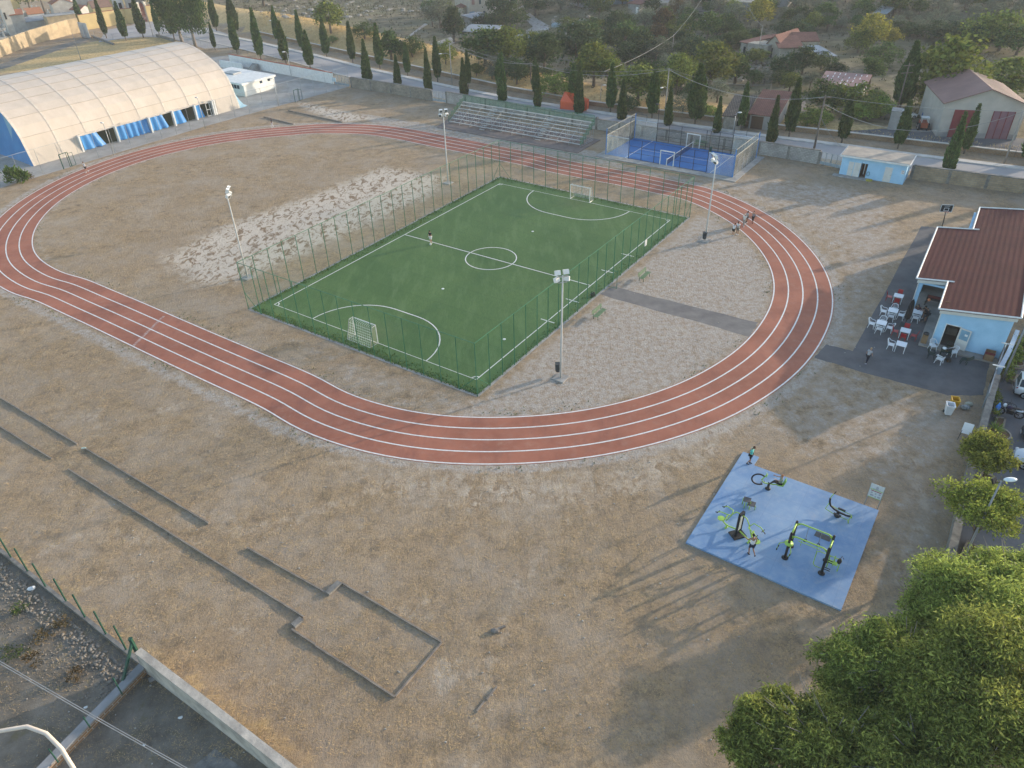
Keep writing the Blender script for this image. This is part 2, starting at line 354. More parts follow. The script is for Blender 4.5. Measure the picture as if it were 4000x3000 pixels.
guy('woman in long grey patterned top and black leggings', (2939, 872), (2900, 900), Ht=1.68, top=(.24, .24, .28), bot=(.015, .015, .018), legs='capri', hair=(.1, .02, .02), pose=STRIDE, shoes=(.1, .02, .02), sleeve='none', long_top=.12)
e1 = K(3350, 1050, .226)
guy('blonde woman in grey tee and navy trousers crossing patio', e1(145, 1635), e1(330, 1560), Ht=1.68, top=(.36, .38, .41), bot=(.02, .022, .035), legs='long', hair=(.42, .29, .17), pose={**STRIDE, 'lean': .18}, shoes=(.5, .5, .55))
SIT = {'hip': .5, 'lean': .12, 'legL': ((.1, .42, .5), (.1, .4, .08)), 'legR': ((.1, .42, .5), (.1, .4, .08)), 'armL': ((.08, .1, -.24), (-.08, .22, .02)), 'armR': ((.08, .1, -.24), (-.08, .22, .02)), 'head': (0, .06, .11)}
_t = G(*e1(1000, 860)); _du = Vector((math.cos(R_(-33)), math.sin(R_(-33)), 0)); _dv = Vector((-_du.y, _du.x, 0))
person('seated woman with long dark hair behind gathering table', _t+_dv*.82-_du*.1, -_dv, 1.66, top=(.02, .02, .03), bot=(.03, .03, .04), legs='long', long_hair=True, pose=SIT)
person('seated man in black behind gathering table, farther right', _t+_dv*.75+_du*.62, -_dv-_du*.4, 1.74, top=(.018, .018, .02), bot=(.02, .02, .02), pose=SIT, skin=SKIN2)
person('standing man in black leaning over the gathering table', _t+_du*.86-_dv*.25, -_du*.9+_dv*.35, 1.8, top=(.015, .015, .017), bot=(.02, .02, .022), pose={'lean': .62, 'head': (0, .1, .08), 'armL': ((.03, .18, -.22), (-.05, .24, -.08)), 'armR': ((.03, .18, -.22), (-.05, .24, -.08)), 'hy': -.12}, shoes=(.1, .1, .1), skin=SKIN2)
p5 = K(2650, 1600, .36166); w5 = K(2650, 2000, .15823)
guy('man in turquoise tee and black shorts on pad corner', p5(763, 585), p5(930, 640), .13, Ht=1.8, top=(.1, .52, .47), bot=(.018, .018, .02), skin=SKIN2, hair=(.08, .03, .02), shoes=(.06, .06, .07), pose={'lean': .05, 'head': (0, .09, .09), 'armL': ((.06, -.12, -.24), (-.14, -.12, -.14)), 'armR': ((.06, -.12, -.24), (-.14, -.12, -.14)), 'legL': ((.09, .03, .49), (.09, .02, .08)), 'legR': ((.09, .05, .49), (.1, -.14, .08))})
guy('man in white vest and navy shorts walking off press station', w5(1770, 1040), w5(1590, 690), .13, Ht=1.8, top=(.72, .73, .76), bot=(.02, .025, .05), sleeve='none', skin=SKIN2, hair=(.018, .012, .01), shoes=(.035, .03, .03), pose={'legL': ((.1, .1, .49), (.1, -.02, .08)), 'legR': ((.12, .0, .48), (.14, -.36, .24)), 'toeR': (.02, .07, -.14), 'armL': ((.1, .12, -.22), (.04, .24, -.06)), 'armR': ((.07, -.06, -.26), (.0, .1, -.22)), 'lean': .12}, long_top=.03)
bk = G(*p5(965, 855), .13); _f = G(*p5(890, 800), .13)-G(*p5(1060, 830), .13); _f.z = 0; _f.normalize()
person('cyclist in sage tee and black trousers on exercise bike', bk-_f*.72+Vector((0, 0, .2)), _f, 1.72, top=(.2, .26, .2), bot=(.018, .018, .02), legs='long', hair=(.4, .17, .08), shoes=(.02, .02, .02), pose={'hip': .56, 'lean': -.12, 'legL': ((.1, .42, .66), (.1, .72, .42)), 'legR': ((.1, .4, .6), (.1, .66, .26)), 'armL': ((.08, .22, -.1), (-.02, .24, .1)), 'armR': ((.08, .22, -.12), (-.02, .24, .06)), 'head': (0, .03, .12), 'toeL': (0, .1, .1), 'toeR': (0, .12, .06), 'fist': 'LR'})
# ------------------------------------------------------------------ ground
def seg_sd(X, Y, poly):
    P = np.array(poly, float); ins = np.zeros(X.shape, bool); dm = np.full(X.shape, 1e9)
    for i in range(len(P)):
        a, b = P[i-1], P[i]; e = b-a
        t = np.clip(((X-a[0])*e[0]+(Y-a[1])*e[1])/max(e@e, 1e-9), 0, 1)
        dm = np.minimum(dm, np.hypot(X-a[0]-t*e[0], Y-a[1]-t*e[1]))
        c = (a[1] > Y) != (b[1] > Y)
        with np.errstate(divide='ignore', invalid='ignore'): xi = (b[0]-a[0])*(Y-a[1])/(b[1]-a[1])+a[0]
        ins ^= c & (X < xi)
    return np.where(ins, dm, -dm)
def gp(pts): return [tuple(G(*p)[:2]) for p in pts]
TC = np.array([-13.2086, 87.1895]); TY = -.60955764; TA1, TA2, TR, TW = 16.124, 26.02, 29.49, 5.85
def tsd(X, Y):
    c, s = math.cos(TY), math.sin(TY); dx, dy = X-TC[0], Y-TC[1]; x = dx*c+dy*s; y = -dx*s+dy*c
    return np.hypot(np.where(x > TA1, x-TA1, np.where(x < -TA2, x+TA2, 0)), y)-TR
def axis(lo, hi, step, out, g):
    a = list(np.arange(lo, hi+.01, step)); s = step
    while a[-1] < out[1]: s = min(s*g, 8); a.append(a[-1]+s)
    s = step
    while a[0] > out[0]: s = min(s*g, 8); a.insert(0, a[0]-s)
    return np.array(a)
gx = axis(-78, 80, .6, (-420, 420), 1.12); gy = axis(14, 175, .6, (-60, 760), 1.1)
X, Y = np.meshgrid(gx, gy); Z = Hn(X, Y)
bb = (Y-np.interp(X, _lx, _ly))*.79
zone = np.zeros(X.shape+(4,), np.float32)
def paint(ch, poly, val, soft=2.5):
    d = seg_sd(X, Y, poly); f = sst(d/(2*soft)+.5)
    zone[..., ch] = np.maximum(zone[..., ch], f*val)
td = tsd(X, Y)
zone[..., 0] = np.maximum(.8*sst(1-np.abs(td-TW-.7)/1.3), .5*sst(1-np.abs(td+.4)/.9))
paint(0, gp([(1700, 1600), (1900, 1545), (2400, 1120), (2720, 840), (2800, 860), (2960, 980), (3030, 1090), (3000, 1230), (2900, 1360), (2650, 1510), (2300, 1610), (2050, 1640), (1850, 1645)]), .82, 2)
paint(0, gp([(960, 1240), (1860, 1560), (1900, 1620), (1600, 1610), (1300, 1490)]), .4, 1.5)
paint(0, gp([(2650, 690), (3000, 830), (3200, 980), (3270, 1180), (3240, 1330), (3330, 1380), (3560, 960), (3500, 780), (3300, 720), (2980, 690)]), .56, 4)
paint(0, gp([(3180, 1400), (3400, 1450), (3700, 1550), (3850, 1560), (3760, 1900), (3400, 1900), (2950, 1720), (2750, 1720), (2950, 1600)]), .47, 3)
paint(0, gp([(3400, 1800), (3760, 1900), (3690, 2230), (3500, 2300), (3300, 2400), (3440, 1990)]), .4, 2)
paint(0, gp([(1400, 440), (2330, 590), (2480, 660), (2000, 570), (1700, 510), (1450, 480)]), .75, 1)
paint(0, gp([(-300, 2000), (0, 2180), (560, 2640), (1130, 3040), (0, 3100)]), .42, .6)
paint(3, gp([(640, 1010), (880, 880), (1200, 770), (1500, 650), (1740, 690), (1690, 760), (1500, 850), (1250, 960), (1000, 1080), (780, 1120)]), .95, 3)
paint(3, gp([(1150, 395), (1330, 430), (1480, 465), (1330, 478), (1220, 440)]), .9, 1.5)
paint(3, gp([(1300, 1800), (2300, 1830), (2800, 1640), (3000, 1560), (2850, 1790), (2500, 1960), (2000, 2030), (1500, 1960)]), .5, 4)
paint(3, gp([(150, 2270), (500, 2220), (300, 2060), (0, 1950), (0, 2050)]), .18, 3)
for _k in range(70):
    _x, _y = random.uniform(-40, 30), random.uniform(22, 62); _r = random.uniform(.6, 2.4); _d = np.hypot((X-_x)*random.uniform(.5, 1.2), Y-_y); zone[..., 3] = np.maximum(zone[..., 3], random.uniform(.2, .5)*sst(1-_d/_r))
for _pts, _v in (([(1500, 1900), (1100, 2050), (700, 2120), (300, 2090)], .32), ([(2300, 1950), (2050, 2250), (1900, 2600), (1830, 2980)], .3), ([(3400, 1700), (3560, 1800), (3600, 2000), (3520, 2300)], .35), ([(2300, 1950), (2700, 1800), (3100, 1500)], .3)):
    _w = [G(*p) for p in _pts]
    for _a, _b in zip(_w, _w[1:]):
        _e = _b-_a; _t = np.clip(((X-_a.x)*_e.x+(Y-_a.y)*_e.y)/(_e.x**2+_e.y**2), 0, 1); _d = np.hypot(X-_a.x-_t*_e.x, Y-_a.y-_t*_e.y); zone[..., 3] = np.maximum(zone[..., 3], _v*sst(1-_d/1.6))
gold = sst(bb/.8)*(1-sst((bb-np.interp(X, [-70, -20, 20, 60], [26, 22, 8, 5]))/7))*np.interp(X, [-60, 10, 60, 90], [1, 1, .8, .5])
zone[..., 1] = np.maximum(zone[..., 1], gold)
paint(1, gp([(0, 300), (700, 170), (680, 140), (430, 150), (330, 165), (0, 265)]), .8, 2)
paint(1, gp([(-200, 2030), (560, 2570), (1130, 2980), (1330, 2990), (900, 2700), (500, 2440), (0, 2060)]), .56, 1.2)
zone[..., 2] = sst((bb-np.interp(X, [-70, 0, 60], [22, 12, 4]))/8)
paint(2, gp([(0, 2200), (560, 2660), (1130, 3040), (0, 3100)]), .36, .8)
verts = np.stack([X, Y, Z], -1).reshape(-1, 3); ny, nx = X.shape
idx = np.arange(nx*ny).reshape(ny, nx)
faces = np.stack([idx[:-1, :-1], idx[:-1, 1:], idx[1:, 1:], idx[1:, :-1]], -1).reshape(-1, 4)
me = bpy.data.meshes.new('ground'); me.from_pydata(verts.tolist(), [], faces.tolist())
at = me.color_attributes.new('zone', 'FLOAT_COLOR', 'POINT'); at.data.foreach_set('color', zone.reshape(-1)); me.polygons.foreach_set('use_smooth', [True]*len(me.polygons))
m, nt, bs, out = nodes('dry_ground'); N = NT(nt); bs.inputs['Roughness'].default_value = .95; bs.inputs['Specular IOR Level'].default_value = .1
a = N.n('ShaderNodeVertexColor', layer_name='zone'); sp = N.n('ShaderNodeSeparateColor'); N.L(a.outputs['Color'], sp.inputs[0])
big = N.noise(.12, 5, .6); mid = N.noise(.9, 6, .65); fine = N.noise(5.5, 6, .75, dist=.6); fib = N.noise(9, 4, .7, N.scaled((1, .28, 1), .5), 1.2); fib2 = N.noise(7, 4, .7, N.scaled((.3, 1, 1), -.4), 1.5)
soil = N.ramp(mid, [(.3, (.15, .115, .08)), (.46, (.265, .2, .132)), (.6, (.325, .25, .17)), (.74, (.42, .34, .25))])
straw = N.ramp(fine, [(.36, (.075, .062, .042)), (.45, (.2, .145, .082)), (.55, (.4, .27, .13)), (.66, (.6, .42, .21))])
fm = N.gray(N.math('MULTIPLY', N.math('ADD', fib, fib2), .5), .42, .58)
grass = N.mix(N.math('MULTIPLY', fm, N.gray(N.math('ADD', mid, N.math('MULTIPLY', big, .6)), .55, 1.0)), soil, straw)
grass = N.mix(N.math('MULTIPLY', N.gray(fine, .4, .3), .75), grass, (.11, .095, .068))
clod = N.noise(2.4, 8, .8, N.scaled((1, .6, 1), .4), .8)
grass = N.mix(N.math('MULTIPLY', N.gray(clod, .5, .4), .55), grass, (.15, .125, .095))
grass = N.mix(N.math('MULTIPLY', N.gray(clod, .56, .7), .4), grass, (.47, .335, .185))
grass = N.mix(N.math('MULTIPLY', N.gray(big, .45, .65), .5), grass, (.26, .21, .16))
gravel = N.mix(N.math('MULTIPLY', N.gray(N.noise(5, 9, .85), .35, .65), 1.0), (.31, .275, .24), (.48, .435, .385))
gravel = N.mix(N.math('MULTIPLY', N.gray(N.math('ADD', N.noise(1.6, 7, .75), N.math('MULTIPLY', fib, .35)), .62, .8), .75), gravel, (.26, .19, .125))
gravel = N.mix(N.math('MULTIPLY', N.gray(N.noise(2.6, 7, .8), .6, .7), .5), gravel, (.13, .12, .1))
sand = N.mix(N.gray(N.noise(1.3, 7, .72, N.scaled((1, .55, 1), .5), .8), .5, .57), (.53, .465, .385), (.23, .165, .11))
gold = N.mix(N.gray(N.noise(1.4, 7, .75), .3, .7), (.3, .2, .085), (.72, .53, .27))
farm = N.mix(N.gray(N.noise(.25, 8, .7), .38, .62), (.1, .09, .055), (.24, .2, .135))
farm = N.mix(N.math('MULTIPLY', N.gray(N.noise(.09, 4), .45, .6), .6), farm, (.16, .155, .085))
farm = N.mix(N.gray(N.noise(1.6, 6, .8), .62, .7), farm, (.3, .27, .21))
def gate(ch, src, w): return N.gray(N.math('ADD', ch, N.math('MULTIPLY', N.math('SUBTRACT', src, .5), w)), .34, .66)
grass = N.mix(1.0, N.mix(N.math('MULTIPLY', N.gray(N.noise(.21, 7, .7), .44, .66), .55), grass, (.34, .295, .245)), (1.12, 1.11, 1.1), 'MULTIPLY')
c = N.mix(gate(sp.outputs[0], mid, 1.3), grass, gravel)
c = N.mix(N.gray(N.math('ADD', a.outputs['Alpha'], N.math('MULTIPLY', N.math('SUBTRACT', N.noise(.8, 8, .75), .5), 1.5)), .22, .85), c, sand)
c = N.mix(gate(sp.outputs[2], mid, .8), c, farm)
c = N.mix(gate(sp.outputs[1], mid, .9), c, gold)
N.L(c, bs.inputs['Base Color'])
N.bump(bs, N.math('ADD', N.math('ADD', fine, fib), clod), .7, .16)
me.materials.append(m)
ground = bpy.data.objects.new('ground', me); COL.objects.link(ground); ground['kind'] = 'structure'
GZ = zone
# ------------------------------------------------------------------ running track
inn = [(129, 921.8), (125.7, 958), (142, 1003), (203, 1041.6), (393, 1114), (592, 1197.6), (859, 1313), (1000, 1371.6), (1200, 1454), (1436, 1554.7), (1530.7, 1594), (1609.5, 1612), (1751, 1625.6), (1908.7, 1630), (2066, 1625), (2200, 1614.6), (2415, 1574), (2651, 1499.6), (2808.7, 1415), (2903, 1350), (2934, 1306), (2989, 1238.7), (3018.5, 1171), (3022.7, 1095.8), (3001.7, 1028.6), (2955, 961), (2888, 894), (2804, 839.5), (2699, 789), (2481, 737), (2226, 687), (1952, 626.5), (1744, 583), (1536, 541.5), (1441.7, 526.4), (1300, 520.7), (1050, 535.8), (814, 567), (578, 623.7), (389, 694.6), (287, 750), (226, 790.7), (181, 833.6), (147, 876.6)]
per = TA1+TA2; c_, s_ = math.cos(TY), math.sin(TY)
def stad(s):     # arc length along the inner line -> base point and outward normal
    a = math.pi*TR; tot = 2*per+2*a; s %= tot
    if s < per: x, y, nx_, ny_ = -TA2+s, -TR, 0, -1
    elif s < per+a: th = -math.pi/2+(s-per)/TR; nx_, ny_ = math.cos(th), math.sin(th); x, y = TA1+TR*nx_, TR*ny_
    elif s < 2*per+a: x, y, nx_, ny_ = TA1-(s-per-a), TR, 0, 1
    else: th = math.pi/2+(s-2*per-a)/TR; nx_, ny_ = math.cos(th), math.sin(th); x, y = -TA2+TR*nx_, TR*ny_
    return (TC[0]+x*c_-y*s_, TC[1]+x*s_+y*c_), (nx_*c_-ny_*s_, nx_*s_+ny_*c_)
NS = 240; TOT = 2*per+2*math.pi*TR
base = [stad(i*TOT/NS) for i in range(NS)]; BP = np.array([b[0] for b in base])
IW = np.array([G(*p)[:2] for p in inn]); Ir = tsd(IW[:, 0], IW[:, 1]); near = [int(np.argmin(np.hypot(*(BP-p).T))) for p in IW]
off = []
for i in range(NS):
    dd = np.abs((np.array(near)-i+NS/2) % NS-NS/2)*TOT/NS; w = np.exp(-(dd/4.5)**2)+1e-9; off.append((w*Ir).sum()/w.sum())
def tline(w): return [(b[0][0]+b[1][0]*(o+w), b[0][1]+b[1][1]*(o+w)) for b, o in zip(base, off)]
tm, nt, bs, out = nodes('red_track'); N = NT(nt); bs.inputs['Roughness'].default_value = .85; bs.inputs['Specular IOR Level'].default_value = .2
r_ = N.mix(N.gray(N.noise(.22, 5, .65), .35, .68), (.275, .105, .066), (.41, .16, .1))
r_ = N.mix(N.math('MULTIPLY', N.gray(N.noise(1.2, 6, .7), .5, .7), .35), r_, (.36, .22, .17))
r_ = N.mix(N.math('MULTIPLY', N.gray(N.noise(.55, 7, .72, N.scaled((1, .35, 1), .6)), .53, .68), .5), r_, (.2, .085, .065))
r_ = N.mix(N.math('MULTIPLY', N.gray(N.noise(.35, 6, .75), .6, .72), .4), r_, (.42, .27, .2))
r_ = N.mix(N.math('MULTIPLY', N.noise(40, 2), .25), r_, (.26, .085, .06)); N.L(r_, bs.inputs['Base Color']); N.bump(bs, N.noise(45, 2), .15)
mb = MB(); a, b = tline(-.12), tline(TW+.14)
mb.add([(p[0], p[1], .008) for p in a]+[(p[0], p[1], .008) for p in b], [(i, (i+1) % NS, NS+(i+1) % NS, NS+i) for i in range(NS)]); struct(mb, 'running_track', tm)
LINE = mat('track_line_paint', (.74, .73, .7), (.6, .58, .54), 3, .7)
mb = MB()
for k in range(5): mb.strip(tline(k*TW/4), .13, .013, closed=True)
struct(mb, 'track_lines', LINE)
mb = MB()                                           # worn finish line near the left straight
a, b = G(640, 1235), G(520, 1352); mb.strip([a, a.lerp(b, .5), b], .3, .012); struct(mb, 'worn_start_line', mat('worn_paint', (.42, .3, .26), (.3, .13, .1), 3, .9, lo=.4, hi=.6))
# ------------------------------------------------------------------ football pitch
PC = Vector((-2.0807, 78.848)); PU = Vector((math.cos(R_(-34.55)), math.sin(R_(-34.55)))); PV = Vector((-PU.y, PU.x)); PW, PLn = 26.56, 42.47
def fp(a, b): q = PC+PU*a+PV*b; return (q.x, q.y)
FCOR = [tuple(G(*p)[:2]) for p in [(972, 1208), (1865, 1548), (2693, 850), (1953, 690)]]
def inset(c, k): m_ = np.mean(c, axis=0); return [tuple(np.array(p)+(m_-np.array(p))/np.linalg.norm(m_-np.array(p))*k) for p in c]
TURF_OUT = [FCOR[0], FCOR[1], FCOR[2], FCOR[3]]
gm, nt, bs, out = nodes('artificial_turf'); N = NT(nt); bs.inputs['Roughness'].default_value = .75; bs.inputs['Specular IOR Level'].default_value = .25
g_ = N.mix(N.gray(N.noise(.16, 5, .6, N.scaled((1, .5, 1), -.6)), .35, .65), (.056, .116, .03), (.092, .16, .045))
g_ = N.mix(N.math('MULTIPLY', N.gray(N.noise(7, 5, .75, N.scaled((1, .25, 1), .96)), .4, .62), .6), g_, (.044, .1, .03))
g_ = N.mix(N.math('MULTIPLY', N.gray(N.noise(.7, 4, .7, N.scaled((1, .2, 1), -.6)), .5, .66), .45), g_, (.13, .2, .075)); mp_ = N.scaled((1, 1, 1), R_(34.55)); s2_ = N.n('ShaderNodeSeparateXYZ'); N.L(mp_, s2_.inputs[0]); fr_ = N.math('FRACT', N.math('MULTIPLY', s2_.outputs[1], .25)); g_ = N.mix(N.math('MULTIPLY', N.math('LESS_THAN', fr_, .5), .1), g_, (.1, .17, .05)); g_ = N.mix(N.math('MULTIPLY', N.math('LESS_THAN', fr_, .02), .35), g_, (.04, .075, .025))
for gx_, gy_ in (fp(0, -PLn/2+1.2), fp(0, PLn/2-1.2)):
    dn_ = N.n('ShaderNodeVectorMath', operation='DISTANCE'); N.L(N.P(), dn_.inputs[0]); dn_.inputs[1].default_value = (gx_, gy_, 0); g_ = N.mix(N.math('MULTIPLY', N.math('MULTIPLY', N.math('SUBTRACT', 1.0, N.math('MINIMUM', N.math('MULTIPLY', dn_.outputs['Value'], .3), 1.0)), N.gray(N.noise(1.5, 5, .7), .3, .7)), .6), g_, (.15, .16, .075))
N.L(g_, bs.inputs['Base Color']); N.bump(bs, N.noise(50, 3), .4, .03)
mb = MB(); mb.sheet(inset(TURF_OUT, .25), .02); struct(mb, 'football_pitch', gm)
kb = MB()
for i in range(4): kb.strip([FCOR[i], FCOR[(i+1) % 4]], .28, .016)
struct(kb, 'pitch_edge_slab', CONC)
mb = MB(); Wd = .12
def ln(pts, closed=False): mb.strip([fp(*p) for p in pts], Wd, .027, 0, closed)
hw, hl = PW/2, PLn/2
ln([(-hw, -hl), (hw, -hl), (hw, hl), (-hw, hl)], True); ln([(-hw, 0), (hw, 0)])
ln([(3*math.cos(t*math.pi/24), 3*math.sin(t*math.pi/24)) for t in range(48)], True)
for s in (-1, 1):
    q = [(1.5+6*math.sin(t*math.pi/24), s*(-hl+6*math.cos(t*math.pi/24))) for t in range(13)]
    ln(q[::-1]+[]) ; ln([(-a_, b_) for a_, b_ in q]); ln([(-1.5, s*(-hl+6)), (1.5, s*(-hl+6))])
    for k in (-1, 1): ln([(k*(hw-.5*math.cos(t*math.pi/12)), s*(-hl+.5*math.sin(t*math.pi/12))) for t in range(7)])
for b_ in (-9, -4, 4, 9): ln([(hw-.8, b_), (hw+.8, b_)])
struct(mb, 'pitch_lines', LINE)
# ragged real grass along the turf edges
mb = MB()
for i in range(4200):
    e = rng.choice(4, p=[.34, .18, .16, .32]); t = rng.random(); a_, b_ = np.array(FCOR[e]), np.array(FCOR[(e+1) % 4]); q = a_+(b_-a_)*t; q = q+(np.array([PC.x, PC.y])-q)/np.linalg.norm(q-[PC.x, PC.y])*abs(rng.normal(.5, .45))
    h = rng.uniform(.06, .2); an = rng.random()*6.28; w = .05
    mb.add([(q[0]-w*math.cos(an), q[1]-w*math.sin(an), .02), (q[0]+w*math.cos(an), q[1]+w*math.sin(an), .02), (q[0]+h*.6*math.cos(an+1.5), q[1]+h*.6*math.sin(an+1.5), .02+h)], [(0, 1, 2)])
struct(mb, 'edge_grass', mat('edge_grass', (.1, .15, .03), (.06, .1, .02), 1.5, .9), 'stuff')
# ------------------------------------------------------------------ asphalt, concrete and roads
ASPH = mat('asphalt', (.125, .122, .124), (.08, .079, .082), .5, .9, 0, .25, det=8)
ASPW = mat('worn_asphalt', (.2, .185, .17), (.13, .12, .115), .6, .95, 0, .3, det=8)
ROADM = mat('road_asphalt', (.37, .355, .35), (.28, .27, .27), .15, .9, 0, .1, det=8)
LOTM = mat('parking_asphalt', (.14, .14, .145), (.095, .095, .1), .35, .9, 0, .15, det=8)
def rag(pts, n=8, amp=.12):
    o = []
    for i in range(len(pts)):
        a, b = Vector(pts[i-1][:2]), Vector(pts[i][:2])
        for k in range(n): q = a.lerp(b, k/n); o.append((q.x+random.uniform(-amp, amp), q.y+random.uniform(-amp, amp)))
    return o
mb = MB(); mb.sheet(rag(gp([(2395, 1117), (2960, 1262), (2930, 1316), (2345, 1150)]), 10), .005); struct(mb, 'infield_path', ASPW)
mb = MB(); mb.sheet(rag(gp([(3180, 1398), (3228, 1345), (3326, 1370), (3330, 1372), (3598, 884), (3670, 890), (3720, 1000), (3870, 1400), (3840, 1545), (3700, 1543), (3400, 1462)]), 8, .06), .004); struct(mb, 'patio', ASPH)
mb = MB(); mb.sheet(gp([(3640, 2420), (3720, 2150), (3800, 1890), (3862, 1590), (3945, 1400), (4060, 1140), (4700, 1300), (4600, 2500)]), .004); struct(mb, 'parking_lot', LOTM)
FK = [(-150, 300), (-104, 254), (-65.9, 217.7), (-47.9, 199.6), (-33.1, 183.6), (-17.7, 168.3), (-9.1, 160.3), (1.5, 151.3), (15.5, 141), (24.2, 134.8), (34.9, 128), (42.3, 123.2), (53.9, 116.6), (62.9, 110.9), (75.6, 103.6), (130, 72), (300, -30)]
def offs(pl, d):
    o = []
    for i in range(len(pl)):
        a, b = Vector(pl[max(i-1, 0)]), Vector(pl[min(i+1, len(pl)-1)]); t = (b-a).normalized(); o.append((pl[i][0]-t.y*d, pl[i][1]+t.x*d))
    return o
mb = MB(); e2 = offs(FK, -7.2)
mb.add([(x, y, .006) for x, y in FK]+[(x, y, .006) for x, y in e2], [(i, len(FK)+i, len(FK)+i+1, i+1) for i in range(len(FK)-1)]); struct(mb, 'road', ROADM)
PAVE = mat('pale_kerb_concrete', (.58, .55, .5), (.45, .42, .38), .8, .9)
mb = MB()
for d in (.0, ):
    a, b = FK, offs(FK, 1.3)
    for i in range(len(FK)-1): mb.prism([a[i], a[i+1], b[i+1], b[i]], .002, .15)
struct(mb, 'pavement', PAVE)
mb = MB(); mb.strip(offs(FK, -7.3)[1:6], .5, .1); struct(mb, 'near_kerb', PAVE)
mb = MB(); mb.sheet(gp([(0, 735), (250, 660), (800, 494), (1085, 415), (1368, 337), (1305, 330), (1040, 262), (900, 215), (780, 230), (640, 330), (0, 600)]), .004)
CY, nt, bs, out = nodes('courtyard_concrete'); N = NT(nt); bs.inputs['Roughness'].default_value = .9
N.L(N.mix(N.gray(N.noise(.3, 7, .65), .35, .65), (.25, .235, .215), (.37, .35, .325)), bs.inputs['Base Color']); struct(mb, 'courtyard', CY)
mb = MB(); mb.sheet(gp([(385, 165), (416, 117), (529, 96), (590, 88), (700, 92), (830, 112), (1022, 180), (800, 190), (660, 148), (560, 144), (470, 152)]), .008); struct(mb, 'cemetery_forecourt', ROADM)
mb = MB(); mb.sheet(rag(gp([(0, 252), (90, 220), (200, 186), (300, 156), (345, 146), (350, 152), (300, 172), (200, 206), (90, 244), (0, 272)]), 4, .3), .01); struct(mb, 'dirt_track', mat('dirt_road_soil', (.2, .18, .155), (.13, .12, .1), .6, .95))
for nm, pts, mm in [('farm_track', [(1480, 137), (1660, 92), (1672, 96), (1650, 106), (1490, 143)], CONC), ('farm_yard', [(1490, 155), (1760, 145), (1780, 165), (1640, 170), (1510, 172)], CONC), ('gravel_yard', [(2040, 60), (2070, 52), (2100, 75), (2160, 110), (2180, 125), (2060, 140), (2055, 120), (2085, 110)], CONC), ('farm_path', [(3110, 400), (3145, 395), (3150, 440), (3160, 470), (3090, 470)], mat('path_soil', (.2, .17, .14), None, .5, .9)), ('red_shed_yard', [(3440, 505), (3640, 505), (4010, 545), (4010, 610), (3500, 545), (3240, 520)], LOTM), ('hill_road', [(2005, 35), (2045, 22), (2050, 30), (2010, 45)], CONC), ('yard_slab', [(2220, 15), (2290, 5), (2320, 40), (2270, 30)], CONC)]:
    q = [T(*p) for p in pts]; b_ = MB(); n_ = len(q)
    ctr = sum(q, Vector())/n_
    for i in range(n_):
        a_, b2 = q[i]-ctr, q[(i+1) % n_]-ctr; nn_ = 8; o_ = len(b_.v); row = []
        for r in range(nn_+1):
            for k in range(r+1): p_ = ctr+a_*((r-k)/nn_)+b2*(k/nn_); b_.v.append((p_.x, p_.y, H(p_.x, p_.y)+.1))
        ix_ = lambda r, k: o_+r*(r+1)//2+k
        for r in range(nn_):
            for k in range(r+1):
                b_.f.append((ix_(r, k), ix_(r+1, k), ix_(r+1, k+1)))
                if k < r: b_.f.append((ix_(r, k), ix_(r+1, k+1), ix_(r, k+1)))
    b_.m = [0]*len(b_.f); struct(b_, nm, mm)
WSTE, nt, bs, out = nodes('waste_soil'); N = NT(nt); bs.inputs['Roughness'].default_value = .95; bs.inputs['Specular IOR Level'].default_value = .1
c = N.mix(N.gray(N.noise(.5, 8, .72), .35, .65), (.115, .098, .077), (.225, .197, .16)); c = N.mix(N.gray(N.noise(9, 6, .8), .6, .7), c, (.3, .275, .24)); c = N.mix(N.math('MULTIPLY', N.gray(N.noise(.8, 6, .7), .56, .66), .6), c, (.15, .125, .06)); N.L(c, bs.inputs['Base Color']); N.bump(bs, N.noise(9, 5, .8), .6, .1)
mb = MB(); mb.sheet(gp([(-500, 1780), (0, 2152), (560, 2618), (1180, 3095), (300, 3500), (-900, 2800)]), .005); struct(mb, 'waste_ground', WSTE)
mb = MB(); mb.sheet(gp([(760, 2990), (840, 2925), (960, 3010), (1000, 3080), (760, 3080)]), .012); struct(mb, 'lot_slab', CONCD)
# bleacher pad, court slab, dome apron
mb = MB(); mb.prism(gp([(1705, 498), (2255, 600), (2345, 548), (1790, 440)]), 0, .12); struct(mb, 'stand_base', mat('paved_base', (.2, .16, .14), (.14, .115, .105), 1, .9))
# ------------------------------------------------------------------ dry grass tufts
mb = []; V = []; Fc = []
n_ = 80000; cand = []
def zat(x, y):
    i = np.clip(np.searchsorted(gx, x), 0, len(gx)-1); j = np.clip(np.searchsorted(gy, y), 0, len(gy)-1); return GZ[j, i]
qx = rng.uniform(-60, 40, n_*4); r_ = rng.random(n_*4); qy = 20+r_**1.3*100
zz = zat(qx, qy); tdn = tsd(qx, qy); pdist = seg_sd(qx, qy, FCOR)
bad = ((tdn > -.2) & (tdn < TW+.3)) | (pdist > -.4)
for poly in (gp([(3180, 1398), (3228, 1345), (3326, 1370), (3598, 884), (3870, 1000), (3840, 1545), (3700, 1543), (3400, 1462)]), gp([(2903, 1764), (2965, 1785), (2944, 1817), (3433, 1993), (3286, 2383), (2679, 2118)]), gp([(2395, 1117), (2960, 1262), (2930, 1316), (2345, 1150)]), gp([(-600, 800), (250, 655), (800, 490), (1365, 335), (900, 100), (-600, 100)]), gp([(1700, 500), (2260, 605), (2350, 545), (1800, 380)])):
    bad |= seg_sd(qx, qy, poly) > -.3
right = gp([(3690, 2240), (3850, 1560), (3950, 1390), (4800, 1200), (4700, 2700)]); bad |= seg_sd(qx, qy, right) > -.3
